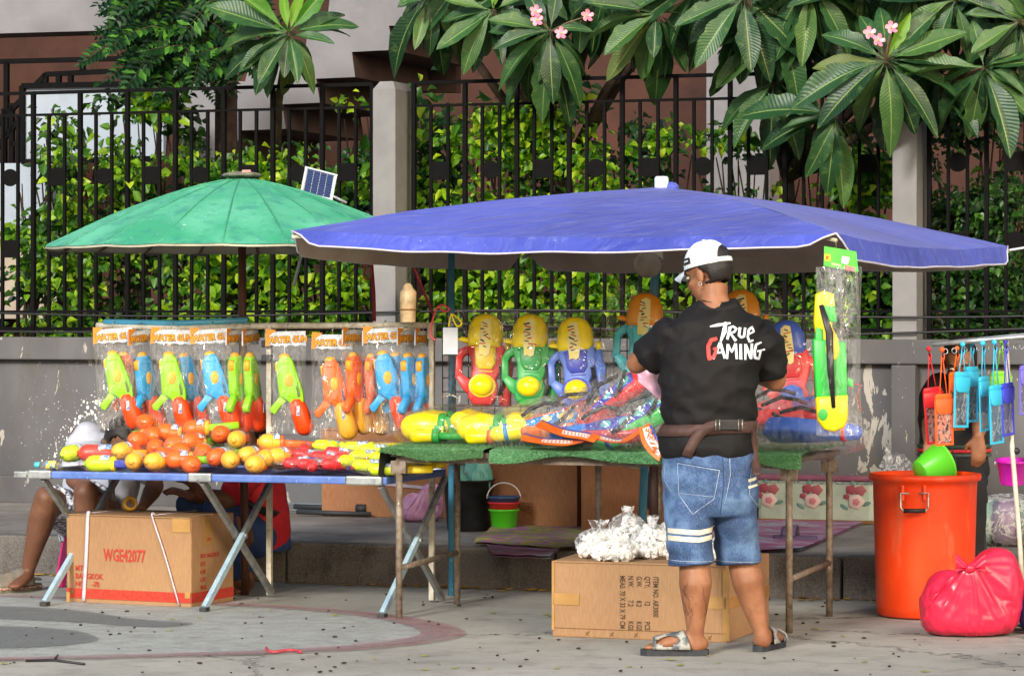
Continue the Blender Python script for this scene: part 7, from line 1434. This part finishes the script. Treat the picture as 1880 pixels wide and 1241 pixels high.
for k, px in enumerate((1412, 1492, 1572)):
    a = AOF(px, 17.15); 
    for dx, dz, rr_, c in ((-.03, .40, .03, '#8a3a48'), (.025, .395, .032, '#96525a'), (0, .33, .045, '#c3aea8'), (.0, .33, .022, '#b5707a'), (-.055, .36, .018, '#8a3a48')):
        mb = MB(); mb.puff([(a + dx + rr_ * (1 + .12 * cos(5 * t)) * cos(t), dz + rr_ * .9 * (1 + .12 * cos(5 * t)) * sin(t)) for t in np.linspace(0, 2 * pi, 20, endpoint=False)], -.053 - rr_ * .04 - (.001 if rr_ < .025 else 0), -.0498, .0006); mb.obj('rose_print', plastic(c, .8), fm_)
    for dx, dz, t0 in ((-.07, .30, 2.6), (-.02, .435 - .01, 1.6), (.06, .32, .3)): mb = MB(); mb.puff([(a + dx + .028 * cos(t) * cos(t0) - .012 * sin(t) * sin(t0), dz - .0 + .028 * cos(t) * sin(t0) + .012 * sin(t) * cos(t0)) for t in np.linspace(0, 2 * pi, 12, endpoint=False)], -.0525, -.0497, .0004); mb.obj('leaf_print', plastic('#5d8078', .8), fm_)
def slipper(px, py, z, d, label, c):
    h = PG(px, py, z); r = thing('slipper', label, 'slipper', h, d); out = [(-.11, .0), (-.10, .03), (-.02, .034), (.07, .045), (.12, .03), (.135, 0), (.12, -.03), (.07, -.045), (-.02, -.034), (-.10, -.03)]
    mb = MB(); mb.rings([[(x, y, q_) for x, y in out] for q_ in (.002, .02)], 0, True, False); mb.obj('sole', plastic(c, .8), r); mb = MB(); mb.grid(lambda u, v: V((.0 + .08 * v, .047 * cos(pi * u), .018 + (.06 - .01 * v) * sin(pi * u))), 12, 5); o = mb.obj('strap', plastic(c, .75), r, fix=False); q_ = o.modifiers.new('t', 'SOLIDIFY'); q_.thickness = .004; return r
slipper(1464, 990, .215, R(160), 'mauve slide slipper lying on the purple mat', '#5a4a68')
# ---- things hung about the stall
wr_ = thing('wrapped_roll', 'upright roll wrapped in brown film beside the left pillar', 'roll', PB(749, 612, 17.3), 0); mb = MB(); mb.tube([(0, 0, -.02), (0, 0, .08), (0, 0, .18), (.002, 0, .25), (0, 0, .275)], [.045, .047, .05, .05, .03], 14, dome=True); mb.obj('roll_body', mat('kraft', '#b59c74', '#8f7a56', .5, 18, bp=.5, bscale=22, bdist=.01), wr_); mb = MB(); mb.tube([(0, 0, .14), (.0, 0, .15)], .0525, 14); mb.obj('tie_band', M_CBI, wr_)
nc = thing('note_card', 'blank white card clipped to the wire grid left of the red backpack gun', 'card', PB(827, 626, 13.6), RZ); mb = MB(); mb.box((0, 0, 0), (.075, .004, .128), e=.001); mb.obj('card_sheet', mat('card_white', '#cfd2d6', '#bfc3c8', .5, 9), nc); mb = MB(); mb.box((.002, -.003, -.066), (.07, .003, .006)); mb.obj('card_edge', M_BLACK, nc)
M_ROPE = mat('red_rope', '#b0353c', '#8c2830', .7, 90)
for k, (pts, lab) in enumerate((([(681, 468), (683, 500), (686, 540), (687, 590)], 'dark red cord hanging down the left side of the pillar'), ([(748, 470), (765, 505), (783, 548), (798, 582)], 'red twisted rope slanting from the canopy beside the pillar'))):
    mb = MB(); mb.tube(smooth_pts([PB(x, y, 14.6) for x, y in pts], 4), .0075 if k else .010, 7); tag(mb.obj('red_rope', M_ROPE), lab, 'rope')
mb = MB(); mb.tube(smooth_pts([PB(x, y, 14.55) for x, y in ((676, 470), (668, 500), (672, 513), (681, 508), (682, 485), (678, 470))], 4), .005, 6); tag(mb.obj('cord_loop', plastic('#c8452a')), 'orange-red cord loop hanging under the canopy left end', 'cord')
mb = MB(); mb.tube(smooth_pts([PB(x, y, 13.6) for x, y in ((824, 600), (828, 578), (838, 582), (848, 594), (838, 598), (828, 575))], 4), .004, 6); tag(mb.obj('yellow_tie', plastic(YEL)), 'yellow string tied to the teal pole', 'string')
mb = MB(); mb.tube(smooth_pts([PB(x, y, 13.65) for x, y in ((800, 566), (812, 560), (825, 568), (815, 572), (802, 566), (790, 610), (800, 625))], 4), .005, 6); tag(mb.obj('coral_tie', plastic('#d8505a')), 'coral string knot left of the teal pole', 'string')
mb = MB(); mb.tube(smooth_pts([PB(x, y, 13.0) for x, y in ((1560, 715), (1568, 705), (1580, 708)) ], 4) + [PB(1572, 730, 13.0), PB(1582, 755, 13.0)], .003, 6); tag(mb.obj('coral_string', plastic('#d8505a')), 'coral string tied to the hanging gun bag', 'string')
hc = thing('grey_cap', 'grey baseball cap hanging from the canopy pole', 'cap', PX(1190, 487, 14.2), 0, rot=(R(-75), R(15), R(10))); CG = mat('grey_cap', '#d0c9c3', '#bdb5ae', .85, 12); mb = MB(); mb.lathe([(.062, 0), (.062, .03), (.055, .055), (.035, .073), (.0, .08)], 24); mb.obj('crown', CG, hc); mb = MB(); mb.grid(lambda u, v: V(((u - .5) * .11 * (1 - .4 * v * v), -.045 - .07 * v * (1 - .4 * (2 * u - 1) ** 2) - .015 * (1 - (2 * u - 1) ** 2), -.002 - .012 * (2 * u - 1) ** 2)), 12, 6); o = mb.obj('brim', CG, hc, fix=False); q_ = o.modifiers.new('t', 'SOLIDIFY'); q_.thickness = .004
tp_ = thing('tape_roll', 'ochre yellow tape roll on the box under the cot', 'tape', PX(238, 925, 14.9), 0, rot=(R(75), 0, R(20))); mb = MB(); mb.lathe([(.018, -.022), (.034, -.022), (.036, -.018), (.036, .018), (.034, .022), (.018, .022), (.018, -.022)], 24); mb.obj('tape_ring', mat('ochre', '#b08418', '#9a7214', .45, 8), tp_); mb = MB(); mb.lathe([(.0181, -.0225), (.0225, -.0225), (.0225, .0225), (.0181, .0225)], 20); mb.obj('core', M_CBI, tp_)
pb_ = MB(); A, B, C, D = PX(1168, 668, 13.0), PX(1238, 640, 12.95), PX(1235, 755, 12.95), PX(1172, 700, 13.0); pb_.grid(lambda u, v: A.lerp(B, u).lerp(D.lerp(C, u), v) + V((0, .03 * mnoise.noise(V((u * 3, v * 3, 2))), 0)), 12, 12); tag(pb_.obj('pink_sheet', mat('pink_sheet', '#d9a3b8', '#e3b9c8', .4, 6, trans=.2), fix=False), 'pale pink plastic bag held in front of the vendor, left of his waist', 'plastic bag')
# ---- ground litter
mb = MB(); pts = smooth_pts([PG(x, y) + V((0, 0, .008)) for x, y in ((489, 1192), (492, 1198), (505, 1200), (525, 1197), (540, 1197), (553, 1200))], 4); mb.tube(pts, .006, 6); tag(mb.obj('red_string', plastic('#c0303c')), 'short red string lying on the road in front of the cot', 'string')
tw = thing('black_twig', 'thin forked black twig on the road at the lower left', 'twig', PG(100, 1214), 0); o0 = tw.location
for pts in ([(47, 1215), (100, 1214), (155, 1221)], [(100, 1214), (106, 1205)]): mb = MB(); mb.tube([PG(*p) - o0 + V((0, 0, .006)) for p in pts], .005, 6); mb.obj('branchlet', M_CABLE, tw)
def litter(n, gen, size, m, label, cat, flat=.3):
    vs0 = MB(); vs0.ell((0, 0, 0), (1, 1, 1), 0, 6, 4); mb = MB()
    for _ in range(n):
        p = gen(); s = size * random.uniform(.6, 1.4); E = Matrix.Rotation(random.uniform(0, 6.3), 3, 'Z'); mb.add([E @ V((v[0] * s * 1.5, v[1] * s * .8, v[2] * s * flat)) + p + V((0, 0, s * flat + .004)) for v in vs0.v], vs0.f, 0, True)
    return stuff(mb.obj('litter', m, fix=False), label, cat)
litter(170, lambda: PG(random.uniform(0, 1880), 1092 + 150 * random.random() ** 1.5 + 0), .0065, mat('seed', '#1d1712', '#2b211a', .8, 30), 'dark fallen seeds scattered over the road', 'seeds', .55)
litter(160, lambda: S(random.uniform(-9, 1), B_KERB - .012 - abs(random.gauss(0, .05))), .016, mat('dead_leaf', '#7d5c2c', '#5a4426', .8, 20), 'dry brown leaves gathered along the kerb foot', 'leaves', .25)
litter(60, lambda: S(random.choice((-7.4, -2.7, -5.2)) + random.gauss(0, .35), B_KERB - .02 - abs(random.gauss(0, .05))), .022, mat('yellow_leaf', '#a5852f', '#8a6a2a', .7, 20), 'yellow fallen leaves at the kerb foot', 'leaves', .2)
litter(45, lambda: PG(random.uniform(0, 1880), random.uniform(1105, 1235)), .012, mat('green_bit', '#8a8a3a', '#6f7a34', .7, 20), 'small yellow-green leaf bits on the road', 'leaves', .15)
